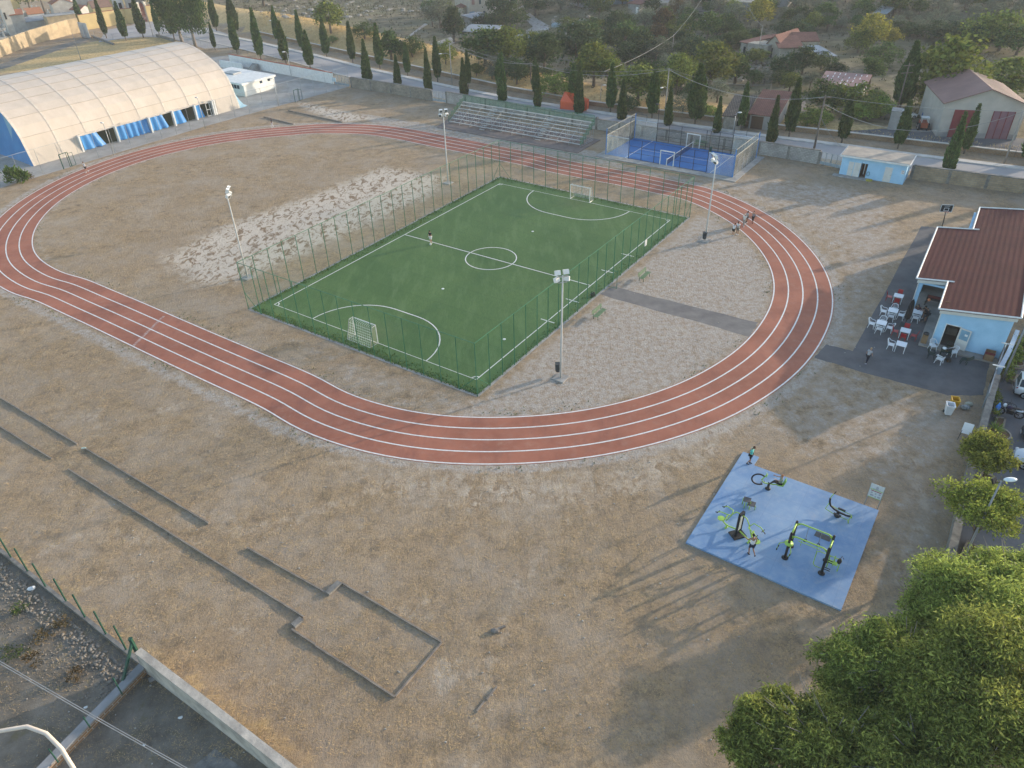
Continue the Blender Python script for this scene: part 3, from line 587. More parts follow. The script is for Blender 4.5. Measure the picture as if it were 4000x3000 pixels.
bad |= qy > np.interp(qx, [-33, -14, 16, 40, 58, 70], [165, 152, 129, 114, 101, 94])-.5
clump = np.sin(qx*1.7+3*np.sin(qy*.6))*np.sin(qy*1.9+2*np.sin(qx*.5))+.7*np.sin(qx*.33+1)*np.sin(qy*.41)
keep = (~bad) & (rng.random(n_*4) < (1-.85*zz[:, 0]-.8*zz[:, 3])*np.clip(.45+.4*clump, .06, 1))
qx, qy = qx[keep][:n_], qy[keep][:n_]; zz = zz[keep][:n_]
for x, y, z4 in zip(qx, qy, zz):
    k = rng.integers(2, 5); hh = rng.uniform(.04, .12)*(1+1.0*z4[1])
    for _ in range(k):
        an, ln_ = rng.random()*6.283, hh*rng.uniform(.8, 1.9); ca, sa = math.cos(an), math.sin(an); w = .012; xx, yy = x+rng.normal(0, .12), y+rng.normal(0, .12); b_ = len(V)
        V += [(xx-sa*w, yy+ca*w, 0), (xx+sa*w, yy-ca*w, 0), (xx+ca*ln_, yy+sa*ln_, hh*rng.uniform(.3, 1.1))]; Fc.append((b_, b_+1, b_+2))
g = MB(); g.v = V; g.f = Fc; g.m = [0]*len(Fc)
struct(g, 'dry_grass', mat('straw', (.52, .37, .19), (.3, .215, .115), .8, .9, lo=.38, hi=.6), 'stuff')
V, Fc = [], []; xs = rng.uniform(-75, 90, 26000); bbx = rng.uniform(.4, 24, 26000)
for x, b in zip(xs, bbx):
    if b > np.interp(x, [-70, -20, 20, 60], [26, 22, 8, 5]) or (x > 5 and rng.random() < .5): continue
    y = float(np.interp(x, _lx, _ly))+b/.79; z = H(x, y); b_ = len(V)
    for _ in range(2):
        b_ = len(V); an = rng.random()*6.28; hh = rng.uniform(.15, .5); ca, sa = math.cos(an), math.sin(an); w = .05
        V += [(x-sa*w, y+ca*w, z), (x+sa*w, y-ca*w, z), (x+ca*hh*.7, y+sa*hh*.7, z+hh)]; Fc.append((b_, b_+1, b_+2)); x += rng.normal(0, .3)
g = MB(); g.v = V; g.f = Fc; g.m = [0]*len(Fc); struct(g, 'tall_dry_grass', mat('golden_straw', (.74, .54, .26), (.46, .32, .14), .6, .9), 'stuff')
V, Fc = [], []                                       # green weeds at the track edges
for i in range(2600):
    s_i = rng.integers(NS); o_ = rng.choice([-.35, TW+.4], p=[.45, .55])+rng.normal(0, .18); pnt, nrm = base[s_i]; cl = math.sin(s_i*.37)+math.sin(s_i*1.1)
    if cl < .6: continue
    x, y = pnt[0]+nrm[0]*(off[s_i]+o_)+rng.normal(0, .5), pnt[1]+nrm[1]*(off[s_i]+o_)+rng.normal(0, .5)
    if -.15 < tsd(np.array([x]), np.array([y]))[0]-off[s_i] < TW+.15: continue
    for _ in range(3):
        b_ = len(V); an = rng.random()*6.28; hh = rng.uniform(.06, .18); ca, sa = math.cos(an), math.sin(an); V += [(x-sa*.04, y+ca*.04, 0), (x+sa*.04, y-ca*.04, 0), (x+ca*hh, y+sa*hh, hh*.8)]; Fc.append((b_, b_+1, b_+2))
g = MB(); g.v = V; g.f = Fc; g.m = [0]*len(Fc); struct(g, 'track_weeds', mat('weed_green', (.12, .15, .05), (.07, .09, .03), 1.5, .9), 'stuff')
# stones and scraps scattered over the rough ground
V = MB()
for i in range(420):
    x, y = rng.uniform(-34, 34), 19+rng.random()**1.2*60
    if -.3 < tsd(np.array([x]), np.array([y]))[0] < TW+.4 or seg_sd(np.array([x]), np.array([y]), FCOR)[0] > -.5: continue
    V.ell((x, y, .02), (rng.uniform(.03, .09), rng.uniform(.03, .07), .04), 5)
struct(V, 'scattered_stones', mat('pale_stone', (.42, .4, .36), (.3, .28, .25), 2, .9), 'stuff')
V = MB()
for i in range(1000):
    t = rng.random(); a_ = Vector(G(20, 2190)).lerp(Vector(G(560, 2640)), t); d = abs(rng.normal(0, 1.6))+.25
    x, y = a_.x-.55*d, a_.y-.83*d; r = rng.uniform(.05, .14)*(1 if d < 1.4 else .55)
    V.ell((x, y, r*.3), (r, r*rng.uniform(.6, .95), r*.7), 6, 0, Matrix.Rotation(rng.random()*3, 3, 'Z'))
struct(V, 'rubble', mat('rubble_stone', (.24, .215, .18), (.14, .125, .105), 2.5, .95), 'stuff')
# ------------------------------------------------------------------ fences and walls
def fence(name, label, pts, h, sp, r, mpost, mmesh, rails=(1.0,), cat='fence', group=None, mid=()):
    pts = [Vector((p[0], p[1], p[2] if len(p) > 2 else 0)) for p in pts]
    t = thing(name, label, cat, pts[0], 0, group)
    first = True
    for i in range(len(pts)-1):
        a, b = pts[i], pts[i+1]; L = (b-a).length; n = max(1, round(L/sp))
        for k in range(n+(1 if (i == len(pts)-2 and (pts[0]-pts[-1]).length > .1) else 0)):
            q = a.lerp(b, k/n); m_ = MB(); m_.tube([q, q+Vector((0, 0, h))], r, 5); part(m_, 'post', mpost, t)
        if mmesh: m_ = MB(); up = Vector((0, 0, h)); m_.quad(a, b, b+up, a+up); part(m_, 'mesh_panel', mmesh, t)
        m_ = MB()
        for f in rails: m_.tube([a+Vector((0, 0, h*f)), b+Vector((0, 0, h*f))], r*.75, 5)
        if rails: part(m_, 'rail', mpost, t)
    return t
def v3(p, z=0): return Vector((p[0], p[1], z))
FGREEN = mat('faded_green_paint', (.05, .19, .1), (.04, .13, .07), 1.2, .5)
FN = FCOR+[FCOR[0]]
pf = fence('pitch_fence', 'tall green mesh fence enclosing the football pitch', FN, 5.4, 1.95, .04, FGREEN, WIREG, (1.0,))
for c, o in ((0, 1), (1, 0), (1, 2), (2, 1), (3, 2), (3, 0)):        # raking corner struts
    a, b = v3(FCOR[c]), v3(FCOR[o]); d = (b-a).normalized(); m_ = MB(); m_.tube([a+Vector((0, 0, 2.0)), a+d*1.95], .03, 5); part(m_, 'strut', GREENP, pf)
a = G(*d3(770, 870)); m_ = MB(); d = (v3(FCOR[2])-v3(FCOR[1])).normalized(); nrm = Vector((d.y, -d.x, 0))
q = v3(FCOR[1]).lerp(v3(FCOR[2]), .515)
for z in (.1, 2.1): m_.tube([q+Vector((0, 0, z)), q-nrm*-1.1+Vector((0, 0, z))], .03, 5)
m_.tube([q+nrm*1.1+Vector((0, 0, .05)), q+nrm*1.1+Vector((0, 0, 2.2))], .03, 5); part(m_, 'gate', GREENP, pf)
m_ = MB(); q = v3(FCOR[1]).lerp(v3(FCOR[2]), .705)+nrm*.06; m_.obox(q+Vector((0, 0, 1.3)), d*.55, nrm*.03, Vector((0, 0, .75)))
single(m_, 'notice_board', WHITE, 'small white notice fixed to the green pitch fence', 'sign', q)
cf = fence('courtyard_fence', 'grey chain link fence between running track and fabric sports hall', gp([(-330, 820), (0, 731), (250, 655), (800, 490), (1085, 412), (1365, 336)]), 3.9, 3.1, .035, STEEL, WIRE)
def gateframe(base_l, base_r, h, label):
    a, b = G(*base_l), G(*base_r); t = thing('gate_frame', label, 'gate', a); m_ = MB(); u = Vector((0, 0, h))
    for p in (a, b): m_.bar(p, p+u, .09)
    m_.bar(a+u, b+u, .09); m_.bar(a.lerp(b, .8), a.lerp(b, .8)+u*.97, .06); part(m_, 'frame', DGREEN, t)
    m_ = MB(); c = a.lerp(b, .8); m_.bar(b+Vector((0, 0, .1)), c+Vector((.5, .9, .1)), .05); m_.bar(b+u*.9, c+Vector((.5, .9, 0))+u*.9, .05); m_.bar(c+Vector((.5, .9, .1)), c+Vector((.5, .9, 0))+u*.9, .05); part(m_, 'leaf', DGREEN, t)
gateframe((250, 661), (282, 650), 2.3, 'dark metal gate frame beside the runner and hall')
gateframe((1154, 400), (1172, 393), 2.3, 'dark metal gate frame in the courtyard fence')
STONE = brick_mat('sandstone_block_wall', (.33, .29, .23), (.25, .22, .175), (.21, .195, .17), .55, .28, .035, -YAW)
STONEW = brick_mat('warm_block_wall', (.4, .31, .2), (.3, .23, .15), (.27, .24, .2), .55, .28, .03, -YAW)
WBLOCK = brick_mat('pale_block_wall', (.42, .4, .37), (.34, .32, .3), (.27, .26, .24), .5, .25, .03, -YAW)
BRK = brick_mat('low_brick_wall', (.34, .2, .1), (.27, .17, .09), (.3, .26, .2), .45, .2, .03, -YAW)
def wall(name, label, pts, h, w, mm, cop=None, pil=0, z0=-.1, cat='wall', cw=.06):
    pts = [Vector((p[0], p[1], 0)) for p in pts]; hs = h if isinstance(h, (list, tuple)) else [h]*len(pts)
    t = thing(name, label, cat, pts[0]); m_ = MB(); cp = MB(); pl = MB()
    for i in range(len(pts)-1):
        a, b = pts[i], pts[i+1]; d = (b-a).normalized(); n_ = Vector((-d.y, d.x, 0))*w/2; za, zb = H(a.x, a.y), H(b.x, b.y)
        vs = [a-n_, b-n_, b+n_, a+n_]; zz_ = [za, zb, zb, za]; hh = [hs[i], hs[i+1], hs[i+1], hs[i]]
        m_.add([(v.x, v.y, z+z0) for v, z in zip(vs, zz_)]+[(v.x, v.y, z+k) for v, z, k in zip(vs, zz_, hh)], [(3, 2, 1, 0), (4, 5, 6, 7), (0, 1, 5, 4), (1, 2, 6, 5), (2, 3, 7, 6), (3, 0, 4, 7)])
        if cop:
            n2 = n_*(1+2*cw/w); vs = [a-n2, b-n2, b+n2, a+n2]
            cp.add([(v.x, v.y, z+k+.003) for v, z, k in zip(vs, zz_, hh)]+[(v.x, v.y, z+k+.12) for v, z, k in zip(vs, zz_, hh)], [(3, 2, 1, 0), (4, 5, 6, 7), (0, 1, 5, 4), (1, 2, 6, 5), (2, 3, 7, 6), (3, 0, 4, 7)])
        if pil:
            L = (b-a).length; k = max(1, round(L/pil))
            for j in range(k+1):
                q = a.lerp(b, j/k); pl.obox(q-d*.2-n_*1.25+Vector((0, 0, z0)), d*.4, n_*2.5, Vector((0, 0, hs[i]-z0-.004)))
    part(m_, 'wall', mm, t)
    if cop: part(cp, 'coping', cop, t)
    if pil: part(pl, 'pilaster', CONCD, t)
    return t
SWM = {}
wall('boundary_wall', 'grey stone wall with pilasters running left of the metal stand', gp([(1376, 342), (1530, 366), (1688, 394)]), 2.05, .3, STONE, CONCD, 4.8)
wall('boundary_wall', 'grey stone wall with pilasters behind stand and blue court', gp([(1746, 402), (2330, 505), (2700, 562), (2960, 601), (3196, 641)]), [2.1, 1.7, 1.7, 1.9, 2.0], .3, WBLOCK, CONCD, 4.8)
wall('boundary_wall', 'tan block wall with grey pilasters right of the blue hut', gp([(3556, 698), (4000, 757), (4500, 830)]), 1.9, .3, STONEW, CONCD, 4.2)
wall('roadside_wall', 'long low brick wall with pale coping along the far roadside', LW[1:9]+[(110, 90), (150, 66)], .75, .35, BRK, PAVE, 0, -.3)
wall('courtyard_wall', 'white courtyard wall with red coping beside the road', gp([(902, 250), (1304, 328)]), [2.2, 2.25], .25, WHITE, mat('red_coping', (.36, .1, .06)), 0, cw=.04)
wall('courtyard_wall', 'short white wall with steps beyond the flat roofed annexe', gp([(863, 262), (950, 276)]), 1.6, .25, WHITE)
m_ = MB(); q = G(962, 278); ux, vx = Vector((.79, -.61, 0)), Vector((.61, .79, 0))
for i in range(7): m_.obox(q+vx*(i*.32)+Vector((0, 0, 0)), ux*2, vx*.32, Vector((0, 0, .2*(i+1))))
single(m_, 'concrete_steps', CONC, 'grey concrete steps rising behind the white annexe', 'steps', q)
def slabgate(a, b, h, label, leaf, low=.45):
    a, b = G(*a), G(*b); t = thing('metal_gate', label, 'gate', a); d = b-a; n_ = Vector((-d.y, d.x, 0)).normalized()
    for k in range(2):
        p, q = a.lerp(b, k/2+.01), a.lerp(b, k/2+.49); m_ = MB(); u = Vector((0, 0, 1))
        m_.obox(p+u*.1, q-p, n_*.05, u*low); part(m_, 'lower_panel', leaf, t)
        m_ = MB()
        for r in (p, q, p.lerp(q, .5)): m_.bar(r+u*.1, r+u*h, .06)
        m_.bar(p+u*h, q+u*h, .06); part(m_, 'leaf_frame', STEEL, t)
        m_ = MB(); m_.quad(p+u*(.1+low), q+u*(.1+low), q+u*h, p+u*h); part(m_, 'mesh_panel', mesh_mat_pale, t)
mesh_mat_pale = mesh_mat('pale_gate_mesh', (.6, .57, .5), .35)
GG = mat('grey_blue_metal', (.3, .36, .4), None, 2, .5)
slabgate((1309, 330), (1366, 340), 2.2, 'two leaf metal gate at the courtyard end by road', GG)
slabgate((1690, 395), (1743, 403), 2.0, 'pale metal gate in the stone wall left of stand', GG)
slabgate((3199, 642), (3284, 662), 1.9, 'grey metal gate in the wall left of blue hut', GG)
m_ = MB(); q = G(1298, 318, 2.4); m_.bar(G(1298, 322), q, .06); m_.obox(q, Vector((.9, -.6, 0)), Vector((.03, .05, 0)), Vector((0, 0, .8))); single(m_, 'road_sign', mat('sign_grey_blue', (.45, .56, .62)), 'pale blue rectangular sign above courtyard gate', 'sign', G(1298, 322))
# boundary on the right, by the parking lot
WB = brick_mat('coarse_stone', (.3, .27, .235), (.24, .22, .2), (.2, .19, .17), .7, .3, .03, -YAW)
wall('car_park_wall', 'rough stone wall dividing dry ground from the car park', gp([(3600, 2400), (3690, 2228), (3768, 1900), (3862, 1560), (3878, 1508)]), 1.1, .45, CONCD, CONCD, 0, cw=.02)
LB = mat('light_blue_render', (.27, .52, .76), (.24, .47, .7), .8, .85)
PALEB = mat('pale_blue_wall', (.5, .6, .7), (.42, .52, .62), 1.5, .8)
wall('car_park_wall', 'pale blue low wall beside the bar and metal gate', gp([(3888, 1480), (3925, 1412), (3958, 1330)]), 1.15, .35, PALEB)
t = thing('sliding_gate', 'grey steel gate between patio and the car park', 'gate', G(3860, 1500)); u = Vector((0, 0, 1))
a, b, c = G(3838, 1594), G(3868, 1500), G(3902, 1412)
m_ = MB()
for p, q in ((a, b), (b, c)):
    d = (q-p); n_ = Vector((-d.y, d.x, 0)).normalized()*.05; m_.bar(p+u*.05, q+u*.05, .1); m_.bar(p+u*1.5, q+u*1.5, .1); m_.bar(p, p+u*1.55, .1); m_.bar(q, q+u*1.55, .1)
part(m_, 'frame', mat('grey_steel_paint', (.22, .25, .27), None, 2, .5), t)
m_ = MB(); n_ = Vector(((c-b).y, -(c-b).x, 0)).normalized()*.03; m_.obox(b+u*.1, c-b, n_, u*1.35); part(m_, 'sheet_panel', GG, t)
for q in (b, c):
    m_ = MB(); m_.bar(q+u*1.9+Vector((-.35, .2, 0)), q+u*1.9+Vector((.45, -.25, 0)), .12, .05); m_.bar(q+u*1.5, q+u*1.9, .07); part(m_, 'post_cap', WHITE, t)
# lower left boundary
a, b = G(-120, 2055), G(560, 2600)
llw = thing('kerb_wall', 'thin concrete kerb wall carrying dark green posts', 'wall', a); m_ = MB(); d = (b-a); n_ = Vector((-d.y, d.x, 0)).normalized()*.11; m_.obox(a-n_, d, n_*2, u*.25); part(m_, 'wall', CONCD, llw)
for bx, tx in (((43, 2176), (0, 2101)), ((108, 2230), (61, 2142)), ((178, 2290), (131, 2201)), ((258, 2347), (210, 2261)), ((332, 2410), (285, 2322)), ((414, 2476), (368, 2388)), ((493, 2537), (450, 2444))):
    p = G(*bx, .25); m_ = MB(); m_.bar(p-u*.24, p+u*ht(p, tx[1]), .07); single(m_, 'fence_post', DGREEN, 'dark green steel post on the thin kerb wall', 'post', p, 'green posts on the kerb wall')
p = G(567, 2608); hp = ht(p, 2496); pst = thing('corner_post', 'thick green corner post with raking strut', 'post', p); m_ = MB(); m_.bar(p, p+u*hp, .16); m_.box(p+u*(hp+.02), (.2, .2, .04)); part(m_, 'post', DGREEN, pst)
q = G(490, 2688); m_ = MB(); m_.bar(q+u*.5, p+u*(hp-.3), .13); part(m_, 'strut', DGREEN, pst)
a, b = G(575, 2612), G(1180, 3080); LLH = 1.55
wall('retaining_wall', 'thick rough concrete wall beside the dry lawn', [a, G(860, 2830), b, b+(b-a)*.6], [1.75, 1.6, 1.5, 1.45], .42, mat('rough_render', (.52, .47, .4), (.3, .275, .24), 1.1, .95, 0, .5, det=8), None)
a, b = G(575, 2620), G(150, 3060)
wall('brick_wall', 'low orange brick wall with grey concrete coping', [a, b, b+(b-a)*.5], .55, .3, brick_mat('orange_brick', (.32, .17, .08), (.24, .14, .08), (.36, .34, .3), .55, .18, .025, -math.atan2((b-a).y, (b-a).x)), mat('grey_coping', (.27, .27, .27), (.2, .2, .2), 1, .9, 0, .2), 0, cw=.1)
for bx, tx in (((478, 2713), (443, 2648)), ((352, 2842), (330, 2800)), ((228, 2978), (195, 2925))):
    p = G(*bx, .6); m_ = MB(); m_.bar(p, p+u*ht(p, tx[1]), .05); single(m_, 'fence_post', DGREEN, 'thin green post on the orange brick wall', 'post', p, 'thin posts on the brick wall')
# low concrete kerbs of the old jumping pits
KERB = mat('pit_kerb_concrete', (.27, .225, .18), (.17, .145, .12), 2, .95, 0, .3)
def kerb(pa, pb, label, h=.12, w=.11, mm=KERB):
    a, b = G(*pa), G(*pb); m_ = MB(); n = max(1, int((b-a).length/2)); n_ = Vector((-(b-a).y, (b-a).x, 0)).normalized()*w/2; s = Vector((0, 0, 0))
    for k in range(n):
        p, q = a.lerp(b, k/n), a.lerp(b, (k+1)/n-.004/(b-a).length); j = Vector((random.uniform(-.015, .015), random.uniform(-.015, .015), 0)); m_.obox(p-n_+j-u*.05, q-p, n_*2, u*(h+.05+random.uniform(-.03, .02)))
    single(m_, 'concrete_kerb', mm, label, 'kerb', a)
kerb((-120, 1483), (303, 1737), 'upper long kerb at the far end of the old runway')
kerb((334, 1753), (818, 2047), 'long straight kerb in the middle of the old runway')
kerb((967, 2143), (1289, 2326), 'short kerb just before the pit with pale slab')
kerb((-150, 1574), (203, 1794), 'short lower kerb at the far end of runway')
kerb((267, 1834), (1188, 2413), 'longest lower kerb leading to the jumping pit')
kerb((1334, 2279), (1725, 2510), 'upper side kerb of the rectangular jumping pit')
kerb((1725, 2512), (1545, 2723), 'end kerb closing the rectangular jumping pit')
kerb((1140, 2462), (1543, 2725), 'lower side kerb of the rectangular jumping pit')
kerb((1127, 434), (1337, 479), 'long dark kerb on dry grass beyond the far track', .2, .25)
kerb((1032, 459), (1145, 486), 'short dark kerb on dry grass beyond the far track', .2, .25)
kerb((1940, 2684), (1900, 2736), 'broken piece of kerb lying in dry grass', .08); kerb((1893, 2742), (1862, 2782), 'broken end of kerb lower in the dry grass', .08)
def slab(pa, pb, label, w=.5):
    a, b = G(*pa), G(*pb); n_ = Vector((-(b-a).y, (b-a).x, 0)).normalized()*w; m_ = MB(); m_.obox(a, b-a, n_, u*.18); single(m_, 'concrete_slab', CONCD, label, 'slab', a)
slab((1287, 2328), (1336, 2284), 'pale concrete slab at the top pit corner', .4); slab((1154, 2456), (1188, 2428), 'grey concrete slab at the lower pit corner', .4)
m_ = MB(); q = G(1935, 2465); m_.ell(q+u*.05, (.32, .2, .16), 7); m_.bar(q+u*.1, q+Vector((.6, .25, .12)), .12); single(m_, 'tree_stump', mat('weathered_wood', (.25, .22, .19), (.14, .12, .1), 3, .95), 'grey weathered stump standing alone in dry grass', 'stump', q)
m_ = MB(); q = G(585, 2668); m_.obox(q, Vector((.75, .5, 0)), Vector((-.15, .22, 0)), u*.12); single(m_, 'broken_block', CONC, 'grey concrete block lying below corner post', 'block', q)
# ------------------------------------------------------------------ fabric sports hall
A0, A1 = v3((-75.864, 117.668)), v3((-52.424, 150.292)); ax = (A1-A0).normalized(); an = Vector((-ax.y, ax.x, 0))
PR = [(0, 0), (.3, 1.2), (.65, 2.5), (1.1, 4.2), (1.9, 5.7), (3.0, 6.9), (4.3, 7.85), (6.0, 8.7), (8, 9.6), (10.2, 10.3), (12.4, 10.7), (14.3, 10.8)]
PR = PR+[(28.6-x, z) for x, z in PR[-2::-1]]
hall = thing('sports_hall', 'long barrel vaulted beige fabric sports hall with blue end', 'sports hall', A0)
fm_, nt, bs, out = nodes('beige_membrane'); N = NT(nt); bs.inputs['Roughness'].default_value = .55; bs.inputs['Specular IOR Level'].default_value = .3
N.L(N.mix(N.gray(N.noise(.6, 6, .6, N.scaled((1, 1, .25))), .35, .65), (.47, .41, .345), (.53, .465, .4)), bs.inputs['Base Color'])
NB = 8; LH = 40.17; u0, u1 = .235*LH/1, 0
DOOR0, DOOR1, DZ = .205*LH, .87*LH, 2.55
NA = NB*8; m_ = MB(); seam = MB(); np_ = len(PR)
def hp_(i, s):                                         # a little sag between the arches
    x, z = PR[i]; k = (s/LH*NB) % 1; sag = .03*math.sin(math.pi*k)*min(1, z/3); f = 1-sag/11
    return A0+ax*s+an*(14.3+(x-14.3)*f)+Vector((0, 0, z*f))
st = [LH*j/NA for j in range(NA+1)]
for j in range(NA):
    for i in range(np_-1):
        if i < 2 and DOOR0 <= (st[j]+st[j+1])/2 <= DOOR1: continue
        a, b, c, d = hp_(i, st[j]), hp_(i, st[j+1]), hp_(i+1, st[j+1]), hp_(i+1, st[j]); m_.quad(a, b, c, d)
part(m_, 'membrane', fm_, hall, True)
SEAM = mat('pale_seam', (.6, .54, .47), None, 2, .5); SEAMD = mat('dark_seam', (.36, .31, .27), None, 2, .6)
for j in range(NB+1):
    i0_ = 2 if DOOR0 < LH*j/NB < DOOR1 else 0; m_ = MB(); hw2 = .13 if 0 < j < NB else .2; k = 1.0028
    P2 = [[A0+ax*(LH*j/NB+e)+an*(14.3+(x-14.3)*k)+Vector((0, 0, z*k)) for x, z in PR[i0_:]] for e in (-hw2, hw2)]; n2 = len(P2[0])
    m_.add(P2[0]+P2[1], [(i, n2+i, n2+i+1, i+1) for i in range(n2-1)]); part(m_, 'arch_seam', SEAM, hall, True)
m_ = MB()
for i in (3, 5, 7, 8, 9, 10): m_.tube([hp_(i, s)+an*-.03+Vector((0, 0, .03)) for s in st], .025, 4)
part(m_, 'purlin_seam', SEAMD, hall)
BLUE = mat('blue_pvc', (.05, .23, .5), (.04, .19, .44), .5, .45); BLUEL = mat('pale_blue_pvc', (.22, .4, .52), (.17, .33, .46), .5, .5)
for s, nm in ((.02, 0), (LH-.02, 1)):
    o = A0+ax*s; m_ = MB(); tip = o+ax*(2.6 if nm else -.4)
    P_ = [o+an*x+Vector((0, 0, z)) for x, z in PR]; k = len(P_)
    Q = [o+an*x+ax*((2.6 if nm else -.5)*(1-z/10.8)**1.2) for x, z in PR]
    rows = [[Vector((P_[i].x+(Q[i].x-P_[i].x)*f, P_[i].y+(Q[i].y-P_[i].y)*f, P_[i].z*(1-f))) for i in range(k)] for f in (0, .5, 1)]
    flat = [v for r in rows for v in r]; m_.add(flat, [(r*k+i, r*k+i+1, (r+1)*k+i+1, (r+1)*k+i) for r in range(2) for i in range(k-1)], 0)
    part(m_, 'end_wall', [BLUE if not nm else BLUEL], hall)
    m_ = MB(); m_.add([P_[i] for i in (0, 1, 2, 3, 4)]+[o+an*4.4-ax*(.06 if not nm else -.06), o+an*4.4+Vector((0, 0, 7.4))-ax*(.06 if not nm else -.06)], [(0, 1, 2, 3, 4, 6, 5)]); 
    if not nm: part(m_, 'clear_panel', BLUEL, hall)
m_ = MB(); m_.obox(A0+ax*DOOR0+an*.55+Vector((0, 0, DZ-.15)), ax*(DOOR1-DOOR0), an*.18-an*0, Vector((0, 0, .3))); part(m_, 'lintel', SEAM, hall)
for f in (0, .245, .485, .665, .84, .985, 1.0):
    m_ = MB(); m_.obox(A0+ax*(DOOR0+(DOOR1-DOOR0)*f-.14)-an*.05, ax*.28, an*.55, Vector((0, 0, DZ+.1))); part(m_, 'door_post', WHITE, hall)
def curtain(f0, f1, gather):
    m_ = MB(); n = int((f1-f0)*110); vs = []
    for k in range(n+1):
        s = DOOR0+(DOOR1-DOOR0)*(f0+(f1-f0)*k/n)+.15; w = .16*math.sin(k*1.35)+.08*math.sin(k*3.1)
        b = s+(gather*(k/n))*.9
        vs += [A0+ax*s+an*(.62+w*.5)+u*(DZ-.1), A0+ax*((s+b)/2)+an*(.5+w)+u*1.2, A0+ax*b+an*(.42+w*1.3)+u*(.08+.06*math.sin(k*2.2))]
    m_.add(vs, [(3*k+i, 3*k+3+i, 3*k+4+i, 3*k+1+i) for k in range(n) for i in range(2)]); part(m_, 'curtain', mat('blue_curtain', (.04, .25, .58), (.03, .2, .5), .5, .4) if 'blue_curtain' not in bpy.data.materials else bpy.data.materials['blue_curtain'], hall, True)
curtain(.012, .12, 1.2); curtain(.255, .478, .15); curtain(.495, .59, .8); curtain(.675, .735, .7); curtain(.85, .885, .5)
m_ = MB(); o = A0+ax*(DOOR1-1.75)+an*.35
for z in (.05, 1.2, 2.4): m_.bar(o+Vector((0, 0, z)), o+ax*1.6+Vector((0, 0, z)), .08)
for k in (0, .8, 1.6): m_.bar(o+ax*k, o+ax*k+Vector((0, 0, 2.45)), .08)
part(m_, 'glazed_door', WHITE, hall)
m_ = MB(); m_.sheet([A0+an*1.0+ax*.5, A0+an*28+ax*.5, A0+an*28+ax*(LH-.5), A0+an*1.0+ax*(LH-.5)], .03); part(m_, 'indoor_floor', mat('indoor_turf', (.02, .06, .02), None, 1, .9), hall)
# white annexe behind the hall
C1, C2 = G(960, 378), G(1078, 343); ux = (C2-C1).normalized(); vx = Vector((-ux.y, ux.x, 0)); WL = (C2-C1).length; HA = ht(C2, 290); DA = 13.0
an_ = thing('annexe_building', 'low white flat roofed building behind the fabric hall', 'building', C1)
m_ = MB(); m_.obox(C1-u*.1, ux*WL, vx*DA, u*(HA-.5+.1)); part(m_, 'wall', mat('white_render', (.74, .73, .69), (.66, .65, .6), .6, .8), an_)
m_ = MB(); vs = [C1-ux*.6-vx*.3+u*(HA-.1), C2+ux*.3-vx*.3+u*(HA-.1), C2+ux*.3+vx*(DA+.3)+u*(HA+.25), C1-ux*.6+vx*(DA+.3)+u*(HA+.25)]
m_.add(vs+[v-u*.38 for v in vs], [(0, 1, 2, 3), (7, 6, 5, 4), (4, 5, 1, 0), (5, 6, 2, 1), (6, 7, 3, 2), (7, 4, 0, 3)]); part(m_, 'roof', WHITE, an_)
for f in (.52, .78):
    w_ = MB(); w_.obox(C1+ux*(WL*f)-vx*.03+u*(HA*.62), ux*.7, vx*.06, u*.6); w_o = part(w_, 'window', mat('window_glass', (.05, .07, .09), None, 2, .2) if 'window_glass' not in bpy.data.materials else bpy.data.materials['window_glass'], an_)
WIN = bpy.data.materials['window_glass']
for s in (1.2, 5.2):
    w_ = MB(); w_.obox(C1-ux*.03+vx*s+u*(HA*.5), vx*2.6, ux*.06, u*.95); part(w_, 'window', WIN, an_)
    w_ = MB()
    for k in (0, .85, 1.7, 2.55): w_.bar(C1-ux*.05+vx*(s+k)+u*HA*.5, C1-ux*.05+vx*(s+k)+u*(HA*.5+.95), .07)
    part(w_, 'window_frame', WHITE, an_)
m_ = MB(); m_.obox(C1+ux*(WL*.45)+vx*7+u*(HA+.13), ux*2.2, vx*3.2, u*.25); part(m_, 'roof_hatch', STEEL, an_)
